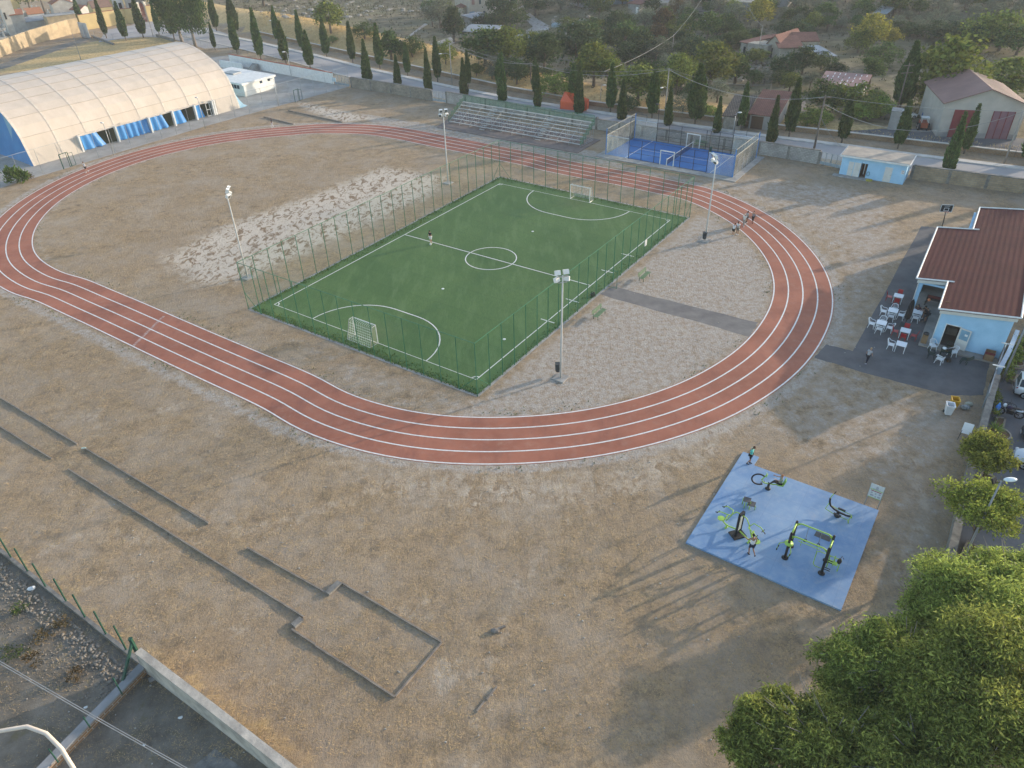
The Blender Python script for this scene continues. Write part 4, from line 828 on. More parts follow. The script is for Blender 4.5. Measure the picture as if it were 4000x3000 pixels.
# ------------------------------------------------------------------ floodlight masts
def lamp_head(m_, q, d, w=.46, h=.38):
    s = Vector((-d.y, d.x, 0)); up = (u*.87+d*.38).normalized(); f = d*.93-u*.37; m_.obox(q-s*w/2-up*h/2, s*w, up*h, f*.3)
FL = [((968, 1085), (940, 705), 'tall floodlight mast standing left of the pitch fence', 'L'), ((1751, 715), (1725, 430), 'tall floodlight mast between far track and pitch corner', 'L'), ((2754, 940), (2793, 620), 'tall floodlight mast near the group of walkers', 'R'), ((2190, 1478), (2196, 1048), 'tall floodlight mast standing nearest on the gravel', 'R')]
WLAMP = mat('lamp_housing', (.74, .74, .72), (.64, .64, .62), 4, .4); LENS = mat('lamp_lens', (.1, .11, .12), None, 3, .15)
for bp, tp, lab, sd_ in FL:
    b = G(*bp); hz = 10.2; d = Vector((PC.x-b.x, PC.y-b.y, 0)).normalized(); s = Vector((-d.y, d.x, 0))
    t = thing('floodlight_mast', lab, 'floodlight', b, 0, 'floodlight masts around the pitch')
    m_ = MB(); m_.tube([b, b+u*4, b+u*7.2, b+u*hz], [.105, .09, .075, .055], 8); part(m_, 'pole', mat('mast_grey', (.52, .52, .51), (.44, .44, .43), 3, .5) if 'mast_grey' not in bpy.data.materials else bpy.data.materials['mast_grey'], t, True)
    m_ = MB(); m_.box(b+u*.05, (1.15, 1.15, .1), YAW); part(m_, 'base_slab', CONC, t)
    m_ = MB(); m_.bar(b+u*(hz-.1)-s*.5, b+u*(hz-.1)+s*.5, .07); m_.bar(b+u*(hz-.65)-s*.4, b+u*(hz-.65)+s*.4, .06); part(m_, 'crossarm', STEEL, t)
    for k, z, dd in ((-.36, .2, d), (.36, .2, d), (.3, -.4, d+s*.6), (-.3, -.4, d-s*.6)):
        dd = dd.normalized(); q = b+u*(hz+z)+s*k+dd*.12; m_ = MB(); lamp_head(m_, q, dd); lo_ = part(m_, 'lamp', WLAMP, t)
        m_ = MB(); f = dd*.93-u*.37; s2 = Vector((-dd.y, dd.x, 0)); up = (u*.87+dd*.38).normalized(); m_.obox(q-s2*.19-up*.15+f*.302, s2*.38, up*.3, f*.01); part(m_, 'lens', LENS, lo_)
def litter_bin(px, z, label):
    q = G(*px); m_ = MB(); m_.lathe([(.2, 0), (.24, .1), (.26, .75), (.22, .78)], q+u*z, 10); m_.box(q+u*(z+.8), (.5, .5, .05)); single(m_, 'litter_bin', mat('bin_grey', (.045, .05, .055), None, 3, .6), label, 'bin', q)
litter_bin((2179, 1462), .35, 'dark litter bin on the nearest floodlight pole'); litter_bin((2750, 941), .3, 'dark litter bin on the mast near the walkers')
# ------------------------------------------------------------------ goals, ball, benches
def goal(c, d, label):                               # d points out of the pitch
    t = thing('football_goal', label, 'goal', c, 0, 'football goals'); s = Vector((-d.y, d.x, 0)); m_ = MB(); L_, R2 = c-s*1.5, c+s*1.5; z2 = Vector((0, 0, 2))
    for p in (L_, R2): m_.tube([p, p+z2], .045, 6)
    m_.tube([L_+z2, R2+z2], .045, 6); part(m_, 'goal_frame', WHITE, t)
    m_ = MB()
    for p in (L_, R2): m_.tube([p+z2, p+z2+d*.5, p+d*1.1+u*.05, p], .025, 5)
    m_.tube([L_+d*1.1+u*.05, R2+d*1.1+u*.05], .025, 5); part(m_, 'net_support', STEEL, t)
    m_ = MB(); rows = [z2*.99, z2*.97+d*.5, u*1.0+d*.72, d*1.1+u*.04]
    for a_, b_ in zip(rows, rows[1:]): m_.quad(L_+a_, R2+a_, R2+b_, L_+b_)
    for p in (L_, R2): m_.add([p+z2, p+rows[1], p+rows[2], p+rows[3], p], [(0, 1, 2, 3, 4)])
    part(m_, 'goal_net', NETW, t)
    m_ = MB()
    for i in range(13):
        p = L_.lerp(R2, i/12); m_.tube([p+r for r in rows], .011, 3, cap=False)
    for k in range(9):
        a_ = rows[1].lerp(rows[3], k/8) if k else rows[0]; m_.tube([L_+a_, R2+a_], .011, 3, cap=False)
    part(m_, 'net_cord', WHITE, t)
g0, g1 = v3(fp(0, -hl), .03), v3(fp(0, hl), .03); PV3 = Vector((PV.x, PV.y, 0))
goal(g0, -PV3, 'white football goal at the near end of pitch'); goal(g1, PV3, 'white football goal at the far end of pitch')
def ball(px, label, r=.12, c=WHITE):
    q = G(*px, .02); m_ = MB(); m_.ell(q+u*r, r, 12); single(m_, 'football', c, label, 'ball', q, None, True)
ball((1682, 958), 'white football at the feet of lone player'); 
for px, l in (((1730, 1128), 'white penalty mark disc on the near half'), ((2081, 904), 'white penalty mark disc on the far half'), ((1970, 1325), 'small white disc near the right fence')):
    q = G(*px, .03); m_ = MB(); m_.lathe([(.16, 0), (.15, .02), (.05, .03)], q, 10); single(m_, 'marker_disc', WHITE, l, 'marker', q)
q = G(*d3(697, 903)); m_ = MB(); m_.ell(q+u*.22, (.3, .22, .24), 9); m_.ell(q+Vector((.1, .05, .42)), (.14, .12, .12), 8); m_.tube([q+Vector((-.2, 0, .3)), q+Vector((-.1, .1, .55)), q+Vector((.1, .1, .5))], .03, 5); single(m_, 'sports_bag', BLACK, 'black sports bag on turf by right touchline', 'bag', q, None, True)
SLAT = mat('bench_green', (.14, .22, .12), (.1, .17, .09), 3, .6)
def bench(c, d, label, L=2.0):                       # d = seat facing direction
    t = thing('park_bench', label, 'bench', c, 0, 'green slatted benches'); s = Vector((-d.y, d.x, 0)); m_ = MB()
    for k in range(4): m_.obox(c-s*L/2+d*(.05+k*.13)+u*.44, s*L, d*.1, u*.035)
    part(m_, 'seat', SLAT, t); m_ = MB()
    for k in range(3): m_.obox(c-s*L/2-d*(.06+k*.03)+u*(.58+k*.14), s*L, d*.03, u*.1)
    part(m_, 'backrest', SLAT, t)
    for k in (-1, 1):
        m_ = MB(); p = c+s*k*L*.38; m_.tube([p+d*.5, p+d*.5+u*.42, p+u*.42, p-d*.14+u*.98], .025, 5); m_.tube([p, p+u*.42], .025, 5); part(m_, 'leg', DGREEN, t)
side = (v3(FCOR[2])-v3(FCOR[1])).normalized(); outn = Vector((side.y, -side.x, 0))
bench(G(*d3(1125, 745)), outn, 'green slatted bench beyond the grey path by pitch'); bench(G(*d3(735, 1070)), outn, 'green slatted bench this side of the grey path')
# ------------------------------------------------------------------ metal stand
B0, B1 = G(1752, 484, .12), G(2264, 577, .12); su = (B1-B0).normalized(); sv = Vector((-su.y, su.x, 0)); SL = (B1-B0).length
stand = thing('metal_stand', 'open metal spectator stand with seven bench rows', 'bleachers', B0); D_ = 4.2; q = B0+sv*D_; zt = ht(q, 398); NRW = 7
ALU = mat('aluminium_bench', (.47, .48, .46), (.36, .37, .36), 1.5, .45, .2)
for k in range(NRW):
    f = k/(NRW-1); o = B0+sv*(.15+D_*f)+u*(.45+(zt-.45)*f); m_ = MB(); m_.obox(o-u*.05, su*SL, sv*.3, u*.05); part(m_, 'bench_row', ALU, stand)
nf = 13
for j in range(nf):
    p = B0+su*(SL*j/(nf-1))*.998+su*.02; m_ = MB(); m_.bar(p+sv*.2+u*.05, p+sv*(D_+.3)+u*.05, .05); m_.bar(p+sv*.25+u*.38, p+sv*(D_+.3)+u*(zt-.08), .05)
    for k in range(NRW): f = k/(NRW-1); m_.bar(p+sv*(.28+D_*f), p+sv*(.28+D_*f)+u*(.4+(zt-.45)*f), .045)
    for k in (1, 2, 3): m_.bar(p+sv*(1+k*.8)+u*(.5*k*.6), p+sv*(D_+.3)+u*(.5*k*.6), .035)
    part(m_, 'support_frame', STEEL, stand)
for fx in (.265, .69):
    m_ = MB()
    for k in range(11): f = k/10; m_.obox(B0+su*(SL*fx)+sv*(-.45+(D_-.2)*f)+u*(.16+(zt-.35)*f), su*1.05, sv*.26, u*.05)
    part(m_, 'stair', ALU, stand)
RMESH = mesh_mat('green_railing_mesh', (.05, .22, .11), .3)
def railing(a, b, h, nb):
    m_ = MB(); 
    for z in (.12, h): m_.tube([a+u*z, b+u*z], .03, 5)
    for k in range(nb+1): p = a.lerp(b, k/nb); m_.tube([p+u*.1, p+u*h], .016, 4)
    for k in (0, nb): p = a.lerp(b, k/nb); m_.tube([p, p+u*h], .035, 5)
    part(m_, 'railing', GREENP, stand); m_ = MB(); m_.quad(a+u*.12, b+u*.12, b+u*h, a+u*h); part(m_, 'railing_mesh', RMESH, stand)
for j in range(14): a = B0+sv*(D_+.5)+u*zt; railing(a+su*SL*j/14, a+su*SL*(j+1)/14, 1.1, 9)
for x0 in (-.05, SL+.05):
    for k in range(5): f = k/5; a = B0+su*x0+sv*(.1+(D_+.3)*f)+u*(.4+(zt-.4)*f); railing(a, a+sv*(D_+.3)/5, 1.05, 5)
# ------------------------------------------------------------------ blue glass court
cA, cB, cC = v3((15.83, 115.67)), v3((32.8, 103.72)), v3((38.58, 111.92)); pu = (cB-cA); PLg = pu.length; pu.normalize(); pv = Vector((-pu.y, pu.x, 0)); PWd = (cC-cB).length
court = thing('padel_court', 'blue floored court with glass walls and black mesh', 'padel court', cA)
m_ = MB(); m_.prism([cA-pu*1.1-pv*1.55, cB+pu*1.0-pv*1.55, cB+pu*1.0+pv*(PWd+1.2), cA-pu*1.1+pv*(PWd+1.2)], 0, .1); part(m_, 'concrete_base', CONC, court)
PB = mat('blue_court_turf', (.028, .15, .4), (.022, .125, .35), .6, .85); PBL = mat('blue_post_paint', (.05, .22, .55), None, 2, .45)
m_ = MB(); m_.sheet([cA, cB, cB+pv*PWd, cA+pv*PWd], .105); part(m_, 'court_surface', PB, court)
def cp(a, b, z=0): return cA+pu*a+pv*b+u*z
m_ = MB(); XS = [PLg/2-6.95, PLg/2+6.95]
for x in XS: m_.strip([cp(x, 0), cp(x, PWd)], .1, .111)
m_.strip([cp(XS[0], PWd/2), cp(PLg/2, PWd/2), cp(XS[1], PWd/2)], .1, .116); part(m_, 'court_line', LINE, court)
def post(x, y, h, mm, w=.1, nm='post'): m_ = MB(); m_.bar(cp(x, y, .1), cp(x, y, h), w); part(m_, nm, mm, court)
for x in (0, PLg):
    for k in range(5):
        m_ = MB(); a, b = PWd*k/5+.03, PWd*(k+1)/5-.03; m_.obox(cp(x, a, .1), pv*(b-a), pu*.012, u*3); part(m_, 'glass_panel', GLASS, court)
    m_ = MB(); m_.bar(cp(x, 0, 3.1), cp(x, PWd, 3.1), .08); m_.bar(cp(x, 0, 4.05), cp(x, PWd, 4.05), .06); 
    for k in range(1, 8): m_.bar(cp(x, PWd*k/8, 3.1), cp(x, PWd*k/8, 4.05), .04)
    part(m_, 'top_mesh_frame', mat('beige_frame', (.38, .36, .3)) if 'beige_frame' not in bpy.data.materials else bpy.data.materials['beige_frame'], court)
    m_ = MB(); m_.quad(cp(x, 0, 3.1), cp(x, PWd, 3.1), cp(x, PWd, 4.05), cp(x, 0, 4.05)); part(m_, 'mesh_panel', WIRE, court)
    for y in (0, PWd): post(x, y, 4.1, PBL, .12)
BF = mat('black_frame', (.03, .03, .032), None, 2, .5)
for y in (0, PWd):
    for x0, x1 in ((0, 2), (2, 4), (PLg-4, PLg-2), (PLg-2, PLg)):
        m_ = MB(); m_.obox(cp(x0+.03, y, .1), pu*(x1-x0-.06), pv*.012, u*2.95); part(m_, 'glass_panel', GLASS, court)
    for x0, x1 in ((0, 4), (PLg-4, PLg)):
        m_ = MB(); m_.bar(cp(x0, y, 3.1), cp(x1, y, 3.1), .07); part(m_, 'glass_top_rail', mat('pale_rail', (.42, .5, .58)) if 'pale_rail' not in bpy.data.materials else bpy.data.materials['pale_rail'], court)
        e = 0 if x0 == 0 else PLg; f = 2 if x0 == 0 else PLg-2
        m_ = MB(); m_.bar(cp(e, y, 4.05), cp(f, y, 4.05), .04); m_.bar(cp(f, y, 3.1), cp(f, y, 4.05), .04); part(m_, 'top_mesh_frame', BF, court)
    for x in (4, PLg-4): post(x, y, 3.1, PBL if y == 0 else BF, .1)
    m_ = MB(); n = 6; xs = [4+(PLg-8)*k/n for k in range(n+1)]
    m_.quad(cp(4, y, .1), cp(PLg-4, y, .1), cp(PLg-4, y, 3.1), cp(4, y, 3.1)); part(m_, 'mesh_panel', mesh_mat('black_court_mesh', (.03, .03, .03), .1) if 'black_court_mesh' not in bpy.data.materials else bpy.data.materials['black_court_mesh'], court)
    for x in xs[1:-1]:
        if abs(x-PLg/2) > .5: post(x, y, 3.1, BF, .07)
    m_ = MB()
    for z in (.15, 1.1, 2.1, 3.1): 
        for x0, x1 in ((4, PLg/2-1.1), (PLg/2+1.1, PLg-4)) if z < 2.5 else ((4, PLg-4),): m_.bar(cp(x0, y, z), cp(x1, y, z), .04)
    part(m_, 'mesh_rail', BF, court)
    m_ = MB()
    for x in (PLg/2-1.1, PLg/2+1.1): m_.bar(cp(x, y, .1), cp(x, y, 2.2), .12)
    m_.bar(cp(PLg/2-1.16, y, 2.2), cp(PLg/2+1.16, y, 2.2), .12); part(m_, 'door_frame', WHITE, court)
m_ = MB(); m_.quad(cp(PLg/2, 0, .15), cp(PLg/2, PWd, .15), cp(PLg/2, PWd, 1.0), cp(PLg/2, 0, 1.0)); net = part(m_, 'net', mesh_mat('black_net', (.01, .01, .012), .55), court)
m_ = MB(); m_.obox(cp(PLg/2-.03, 0, .95), pu*.06, pv*PWd, u*.08); part(m_, 'net_tape', WHITE, net)
for y in (0, PWd): m_ = MB(); m_.bar(cp(PLg/2, y, .1), cp(PLg/2, y, 1.1), .1); part(m_, 'net_post', WHITE, court)
for x in (4, PLg-4):
    for y in (-.06, PWd+.06):
        m_ = MB(); m_.tube([cp(x, y, .1), cp(x, y, 6.0), cp(x, y+(.6 if y < 1 else -.6), 6.2)], .04, 6); lp = part(m_, 'lamp_post', BF, court)
        m_ = MB(); m_.box(cp(x, y+(.8 if y < 1 else -.8), 6.2), (.5, .35, .1), YAW); part(m_, 'lamp_head', BF, lp)
bench(cp(PLg/2+.9, PWd+1.1, .1)+Vector((0, 0, 0)), -pv, 'green slatted bench behind the blue court')
q = cp(PLg/2+3.3, PWd-.8, .105); m_ = MB(); m_.lathe([(.22, 0), (.26, .8), (.2, .82)], q, 10); single(m_, 'litter_bin', DGREEN, 'dark green bin inside the blue court', 'bin', q)
# ------------------------------------------------------------------ blue hut
h0, h1 = v3((48.37, 103.94)), v3((55.5, 99.16)); hu = (h1-h0); HL = hu.length; hu.normalize(); hv = Vector((-hu.y, hu.x, 0)); HD, HH = 4.0, 2.75
hut = thing('changing_hut', 'small light blue hut with flat roof and open door', 'hut', h0)
def hpnt(a, b, z=0): return h0+hu*a+hv*b+u*z
LBH = mat('sky_blue_render', (.36, .58, .76), (.3, .51, .69), .9, .85); OFFW = mat('offwhite_door', (.62, .61, .57), (.55, .54, .5), 1.5, .6)
o0, o1 = .315*HL, .415*HL
m_ = MB(); m_.obox(hpnt(0, 0), hu*o0, hv*.2, u*HH); m_.obox(hpnt(o1, 0), hu*(HL-o1), hv*.2, u*HH); m_.obox(hpnt(o0, 0, 2.1), hu*(o1-o0), hv*.2, u*(HH-2.1))
m_.obox(hpnt(0, .2), hu*.2, hv*(HD-.4), u*HH); m_.obox(hpnt(HL-.2, .2), hu*.2, hv*(HD-.4), u*HH); m_.obox(hpnt(0, HD-.2), hu*HL, hv*.2, u*HH); part(m_, 'wall', LBH, hut)
RF = mat('weathered_roof_felt', (.42, .36, .29), (.27, .24, .21), .7, .95, 0, .2, det=7)
m_ = MB(); m_.obox(hpnt(-.35, -.45, HH), hu*(HL+.7), hv*(HD+.9), u*.22); rf = part(m_, 'roof', WHITE, hut)
m_ = MB(); m_.obox(hpnt(-.25, -.35, HH+.22), hu*(HL+.5), hv*(HD+.7), u*.06); part(m_, 'roof_felt', RF, rf)
for f0, f1, y, rot in ((.12, .2, -.04, 0), (.21, .31, -.05, 0), (.685, .8, -.04, 0)):
    m_ = MB(); m_.obox(hpnt(f0*HL, y, .05), hu*((f1-f0)*HL), hv*.05, u*2.05); dr = part(m_, 'door', OFFW, hut); m_ = MB(); m_.box(hpnt(f1*HL-.12, y-.04, 1.05), (.14, .05, .04), YAW); part(m_, 'handle', STEEL, dr)
m_ = MB(); m_.obox(hpnt(o0+.05, .9, 0), hu*(o1-o0-.1), hv*.05, u*2.2); part(m_, 'inner_door', mat('brown_door', (.07, .035, .02), None, 2, .6), hut)
m_ = MB(); m_.obox(hpnt(o0+.35, .85, .3), hu*.1, hv*.04, u*1.7); part(m_, 'inner_trim', WHITE, hut)
m_ = MB(); m_.obox(hpnt(-.7, -1.0, 0), hu*(HL*.62), hv*1.0, u*.12); part(m_, 'step', CONC, hut)
q = hpnt(HL*.93, -.03, 1.45); sg = thing('direction_sign', 'white sign with dark red arrow on blue hut', 'sign', q); m_ = MB(); m_.obox(q, hu*.42, hv*.02, u*.52); part(m_, 'sign_board', WHITE, sg)
m_ = MB(); m_.add([q+hu*.05+u*.17-hv*.015, q+hu*.16+u*.25-hv*.015, q+hu*.16+u*.2-hv*.015, q+hu*.38+u*.2-hv*.015, q+hu*.38+u*.14-hv*.015, q+hu*.16+u*.14-hv*.015, q+hu*.16+u*.09-hv*.015], [tuple(range(7))]); part(m_, 'arrow', mat('dark_red', (.14, .03, .04)), sg)
m_ = MB()
for k in range(2): m_.obox(q+hu*.05+u*(.36+k*.07)-hv*.015, hu*.3, hv*.005, u*.025)
part(m_, 'lettering', mat('grey_print', (.3, .1, .1)), sg)
q = hpnt(HL*.5, -.75, .01); m_ = MB(); m_.tube([q+Vector((.42*math.cos(i*.35), .36*math.sin(i*.35), .04+.004*i)) for i in range(54)], .035, 5, cap=True); single(m_, 'garden_hose', mat('yellow_hose', (.5, .42, .06), None, 3, .5), 'coiled yellow hose on ground by blue hut', 'hose', q)
q = hpnt(HL*.45, -.08, .5); m_ = MB(); m_.tube([q+hu*(.2*math.cos(i*.5))+u*(.3*math.sin(i*.5)+.3)-hv*.03*(i % 3) for i in range(26)], .025, 5); single(m_, 'hanging_hose', DGREEN, 'dark hose loop hung on blue hut wall', 'hose', q)
# ------------------------------------------------------------------ bar building
BU, BV = Vector((.834, -.552, 0)), Vector((.552, .834, 0)); KS = .135
F0 = G(3667, 1207, 3.75); NRM = Vector((-KS*BU.x, -KS*BU.y, 1))
def rp(x, y): p = Pl(x, y, F0, NRM); return (p-F0).dot(BU), (p-F0).dot(BV)
def bp_(a, b, z=None): p = F0+BU*a+BV*b; return Vector((p.x, p.y, 3.75+KS*a if z is None else z))
uR = rp(3992, 1229)[0]; uA, vA0 = rp(3572, 1087); vA1 = rp(3669, 888)[1]; uB, vB = rp(3827, 811); uA = (uA+rp(3669, 888)[0])/2
bar = thing('bar_building', 'pale blue bar with red tile roof and white gutters', 'building', (F0.x, F0.y, 0))
RT, nt, bs, out = nodes('red_metal_tile'); N = NT(nt); bs.inputs['Roughness'].default_value = .75; bs.inputs['Specular IOR Level'].default_value = .1
mp = N.scaled((1, 1, 1), math.atan2(BU.y, BU.x)*-1); sp = N.n('ShaderNodeSeparateXYZ'); N.L(mp, sp.inputs[0])
wv = N.math('SINE', N.math('MULTIPLY', sp.outputs[1], 2*math.pi/.22)); w2 = N.math('SINE', N.math('MULTIPLY', sp.outputs[0], 2*math.pi/.5))
jn = N.math('LESS_THAN', N.math('FRACT', N.math('MULTIPLY', sp.outputs[0], 1/.5)), .1)
c = N.mix(N.gray(N.noise(.4, 5, .6), .35, .65), (.066, .016, .016), (.088, .022, .021)); c = N.mix(N.math('MULTIPLY', jn, .45), c, (.045, .017, .02)); c = N.mix(N.math('MULTIPLY', N.gray(wv, .5, 1), .35), c, (.065, .02, .02))
N.L(c, bs.inputs['Base Color']); N.bump(bs, N.math('ADD', wv, w2), .35, .03)
m_ = MB()
for (a0, a1, b0, b1) in ((0, uR, 0, vA0), (uA, uR, vA0, vA1), (uB, uR, vA1, vB)):
    q = [bp_(a0, b0), bp_(a1, b0), bp_(a1, b1), bp_(a0, b1)]; m_.add(q+[v-u*.12 for v in q], [(0, 1, 2, 3), (7, 6, 5, 4), (4, 5, 1, 0), (5, 6, 2, 1), (6, 7, 3, 2), (7, 4, 0, 3)])
rf = part(m_, 'roof', RT, bar)
for a, b in (((0, 0), (uR, 0)), ((uA, vA0), (.55, vA0)), ((uA, vA1), (uB+.6, vA1)), ((uB, vB), (uR, vB)), ((0, 0), (0, vA0)), ((uA, vA0), (uA, vA1)), ((uB, vA1), (uB, vB)), ((uR, 0), (uR, vB))):
    m_ = MB(); p, q = bp_(*a), bp_(*b); m_.tube([p+u*.02, q+u*.02], .085, 8); part(m_, 'gutter', WHITE, rf)
for (a0, b0, a1, b1) in ((.15, .12, uR-.15, .12), (uA+.15, vA0+.12, .15, vA0+.12), (uB+.15, vB-.12, uR-.1, vB-.12)):
    m_ = MB(); p, q = bp_(a0, b0)-u*.13, bp_(a1, b1)-u*.13; m_.add([p, q, q-u*.36, p-u*.36, p+BV*.1, q+BV*.1, q+BV*.1-u*.36, p+BV*.1-u*.36], [(3, 2, 1, 0), (4, 5, 6, 7), (0, 1, 5, 4), (1, 2, 6, 5), (2, 3, 7, 6), (3, 0, 4, 7)]); part(m_, 'fascia', OFFW, bar)
ud = lambda x, y: ((G(x, y)-bp_(0, 0, 0)).dot(BU))
w0 = .35; d0, d1 = ud(3670, 1341), ud(3722, 1362); wf = .32
def wseg(m_, a0, a1, b, th, z0, z1=None):
    p, q = bp_(a0, b, z0), bp_(a1, b, z0); zt0 = (3.75+KS*a0-.14) if z1 is None else z1; zt1 = (3.75+KS*a1-.14) if z1 is None else z1; t_ = BV*th
    m_.add([p, q, q+t_, p+t_, bp_(a0, b, zt0), bp_(a1, b, zt1), bp_(a1, b, zt1)+t_, bp_(a0, b, zt0)+t_], [(3, 2, 1, 0), (4, 5, 6, 7), (0, 1, 5, 4), (1, 2, 6, 5), (2, 3, 7, 6), (3, 0, 4, 7)])
m_ = MB(); wseg(m_, w0, d0, wf, .25, 0); wseg(m_, d1, uR-.35, wf, .25, 0); wseg(m_, d0, d1, wf, .25, 2.3)
m_.obox(bp_(w0, wf+.25, 0), BU*.25, BV*(vB-wf-.8), u*3.4); m_.obox(bp_(uR-.6, wf+.25, 0), BU*.25, BV*(vB-wf-.8), u*4.2); wseg(m_, uB+.4, uR-.3, vB-.6, .25, 0)
m_.obox(bp_(uB+.3, vA1+.3, 0), BU*.25, BV*(vB-vA1-.9), u*3.2); m_.obox(bp_(uB+.55, vA1+.3, 0), BU*(w0-uB-.4), BV*.25, u*3.3)
m_.obox(bp_(uA+.35, vA0+.35, 0), BU*.3, BV*.9, u*(3.75+KS*uA-.3)); m_.obox(bp_(uA+.35, vA0+4.2, 0), BU*.3, BV*(vA1-vA0-4.6), u*3.0); m_.obox(bp_(uA+.35, vA0+.35, 2.78), BU*(w0-uA-.3), BV*.3, u*.22)
m_.obox(bp_(uA+.35, vA1-.6, 0), BU*(w0-uA-.3), BV*.25, u*3.0); part(m_, 'wall', LBH, bar)
m_ = MB(); m_.sheet([bp_(d0-.3, wf+.3, 0), bp_(uR-.7, wf+.3, 0), bp_(uR-.7, 5, 0), bp_(d0-.3, 5, 0)], .16); part(m_, 'interior_floor', mat('dark_tile', (.1, .085, .075), None, 2, .6), bar)
m_ = MB(); m_.obox(bp_(d0-.6, 4.2, .16), BU*4, BV*.6, u*.8); m_.obox(bp_(d0+.2, 2.6, .16), BU*.9, BV*.6, u*.75); part(m_, 'interior_counter', mat('counter', (.25, .22, .18), None, 2, .6), bar)
m_ = MB(); m_.obox(bp_(d0-.06, wf-.03, .15), BU*.08, BV*.3, u*2.2); m_.obox(bp_(d1-.02, wf-.03, .15), BU*.08, BV*.3, u*2.2); m_.obox(bp_(d0-.06, wf-.03, 2.3), BU*(d1-d0+.12), BV*.3, u*.08); part(m_, 'door_frame', WHITE, bar)
dv = (BU*.96-BV*.28).normalized(); hgz = bp_(d1+.02, wf-.06, .2); m_ = MB(); m_.obox(hgz, dv*.95, BV*.05, u*2.1); dr = part(m_, 'door', OFFW, bar)
dn = Vector((dv.y, -dv.x, 0)); m_ = MB(); m_.obox(hgz+dv*.1+dn*.012+u*1.0, dv*.75, dn*.012, u*.98); part(m_, 'door_glass', mat('blue_door_glass', (.2, .36, .48), None, 2, .15), dr)
m_ = MB(); m_.obox(hgz+dv*.5+dn*.03+u*1.45, dv*.25, dn*.005, u*.2); part(m_, 'paper_notice', WHITE, dr)
m_ = MB(); m_.tube([bp_(w0-.05, wf, .15), bp_(w0-.05, wf, 3.5)], .05, 6); part(m_, 'downpipe', WHITE, bar); m_ = MB(); m_.tube([bp_(uA+.3, vA0+.3, .1), bp_(uA+.3, vA0+.3, 3.0)], .045, 6); part(m_, 'downpipe', WHITE, bar)
m_ = MB(); e = [(-1.45, -.55), (uR+.1, -.55), (uR+.1, .4), (.3, .4), (.3, vA0+.2), (uA+.2, vA0+.2), (uA+.2, vA0-.9)]
m_.prism([bp_(a, b, 0) for a, b in ((-.62, -.66), (uR-.4, -.66), (uR-.4, .3), (.4, .3), (.4, vA1-.5), (uA+.4, vA1-.5), (uA+.2, 7.1), (-.55, 7.1))], 0, .15); part(m_, 'terrace', mat('terrace_concrete', (.3, .28, .25), (.21, .195, .175), .8, .9, 0, .1), bar)
m_ = MB(); p = bp_(0.35, 1.6); m_.obox(p+u*.03, BU*1.1, BV*.06, u*.03); part(m_, 'roof_stick', WOODT, rf)
# table football under the porch
q = bp_(-.6, vA0+1.7, .15); t = thing('football_table', 'red and black table football under the porch', 'table', q)
m_ = MB(); m_.box(q+u*.78, (1.4, .75, .22), math.atan2(BU.y, BU.x)); part(m_, 'cabinet', BLACK, t); m_ = MB(); m_.box(q+u*.895, (1.2, .6, .01), math.atan2(BU.y, BU.x)); part(m_, 'playfield', mat('red_felt', (.2, .03, .025)), t)
for a, b in ((-.6, -.28), (.6, -.28), (-.6, .28), (.6, .28)): m_ = MB(); m_.bar(q+BU*a*1.2+BV*b, q+BU*a*.8+BV*b+u*.7, .09); part(m_, 'leg', BLACK, t)
# ------------------------------------------------------------------ patio furniture
WP = mat('white_plastic', (.72, .74, .76), (.66, .68, .7), 4, .4); RP = mat('red_plastic', (.38, .025, .03), None, 4, .4); GP = mat('bottle_green_plastic', (.007, .026, .021), None, 4, .4)
def chair_mesh(nm, mm):                              # armchair facing +Y
    t = thing(nm, 'x', 'chair'); LABQ.pop(); m_ = MB(); m_.box((0, 0, .43), (.48, .46, .03)); m_.box((0, .21, .415), (.44, .04, .05)); part(m_, 'seat', mm, t, local=True)
    m_ = MB(); A = [(-.22+.44*k/6, -.22-.05*math.sin(math.pi*k/6)) for k in range(7)]
    m_.tube([(x, y-.1, .84+.05*math.sin(math.pi*k/6)) for k, (x, y) in enumerate(A)], .028, 5)
    for k in range(1, 6, 1): m_.bar((A[k][0]*.9, A[k][1]+.01, .44), (A[k][0], A[k][1]-.1, .84), .045, .015)
    m_.box((0, -.25, .5), (.42, .02, .1)); part(m_, 'backrest', mm, t, local=True)
    for s in (-1, 1):
        m_ = MB(); m_.tube([(s*.22, -.3, .85), (s*.27, -.15, .68), (s*.27, .2, .65), (s*.25, .23, .43)], .024, 5); part(m_, 'armrest', mm, t, local=True)
        for y in (-.2, .2): m_ = MB(); m_.tube([(s*.2, y*.9, .43), (s*.25, y*1.25, 0)], [.03, .02], 5); part(m_, 'leg', mm, t, local=True)
    return t
def side_chair(nm, mm):
    t = thing(nm, 'x', 'chair'); LABQ.pop(); m_ = MB(); m_.box((0, 0, .43), (.42, .42, .03)); part(m_, 'seat', mm, t, local=True); m_ = MB(); m_.obox((-.2, -.22, .5), (.4, 0, 0), (0, -.02, 0), (0, -.1, .4)); part(m_, 'backrest', mm, t, local=True)
    for s in (-1, 1):
        for y in (-.19, .19): m_ = MB(); m_.tube([(s*.18, y, .88 if y < 0 else .43), (s*.2, y*1.2, 0)], .018, 5) if y > 0 else m_.tube([(s*.2, -.3, .86), (s*.19, -.2, .43), (s*.2, -.25, 0)], .02, 5); part(m_, 'leg', mm, t, local=True)
    return t
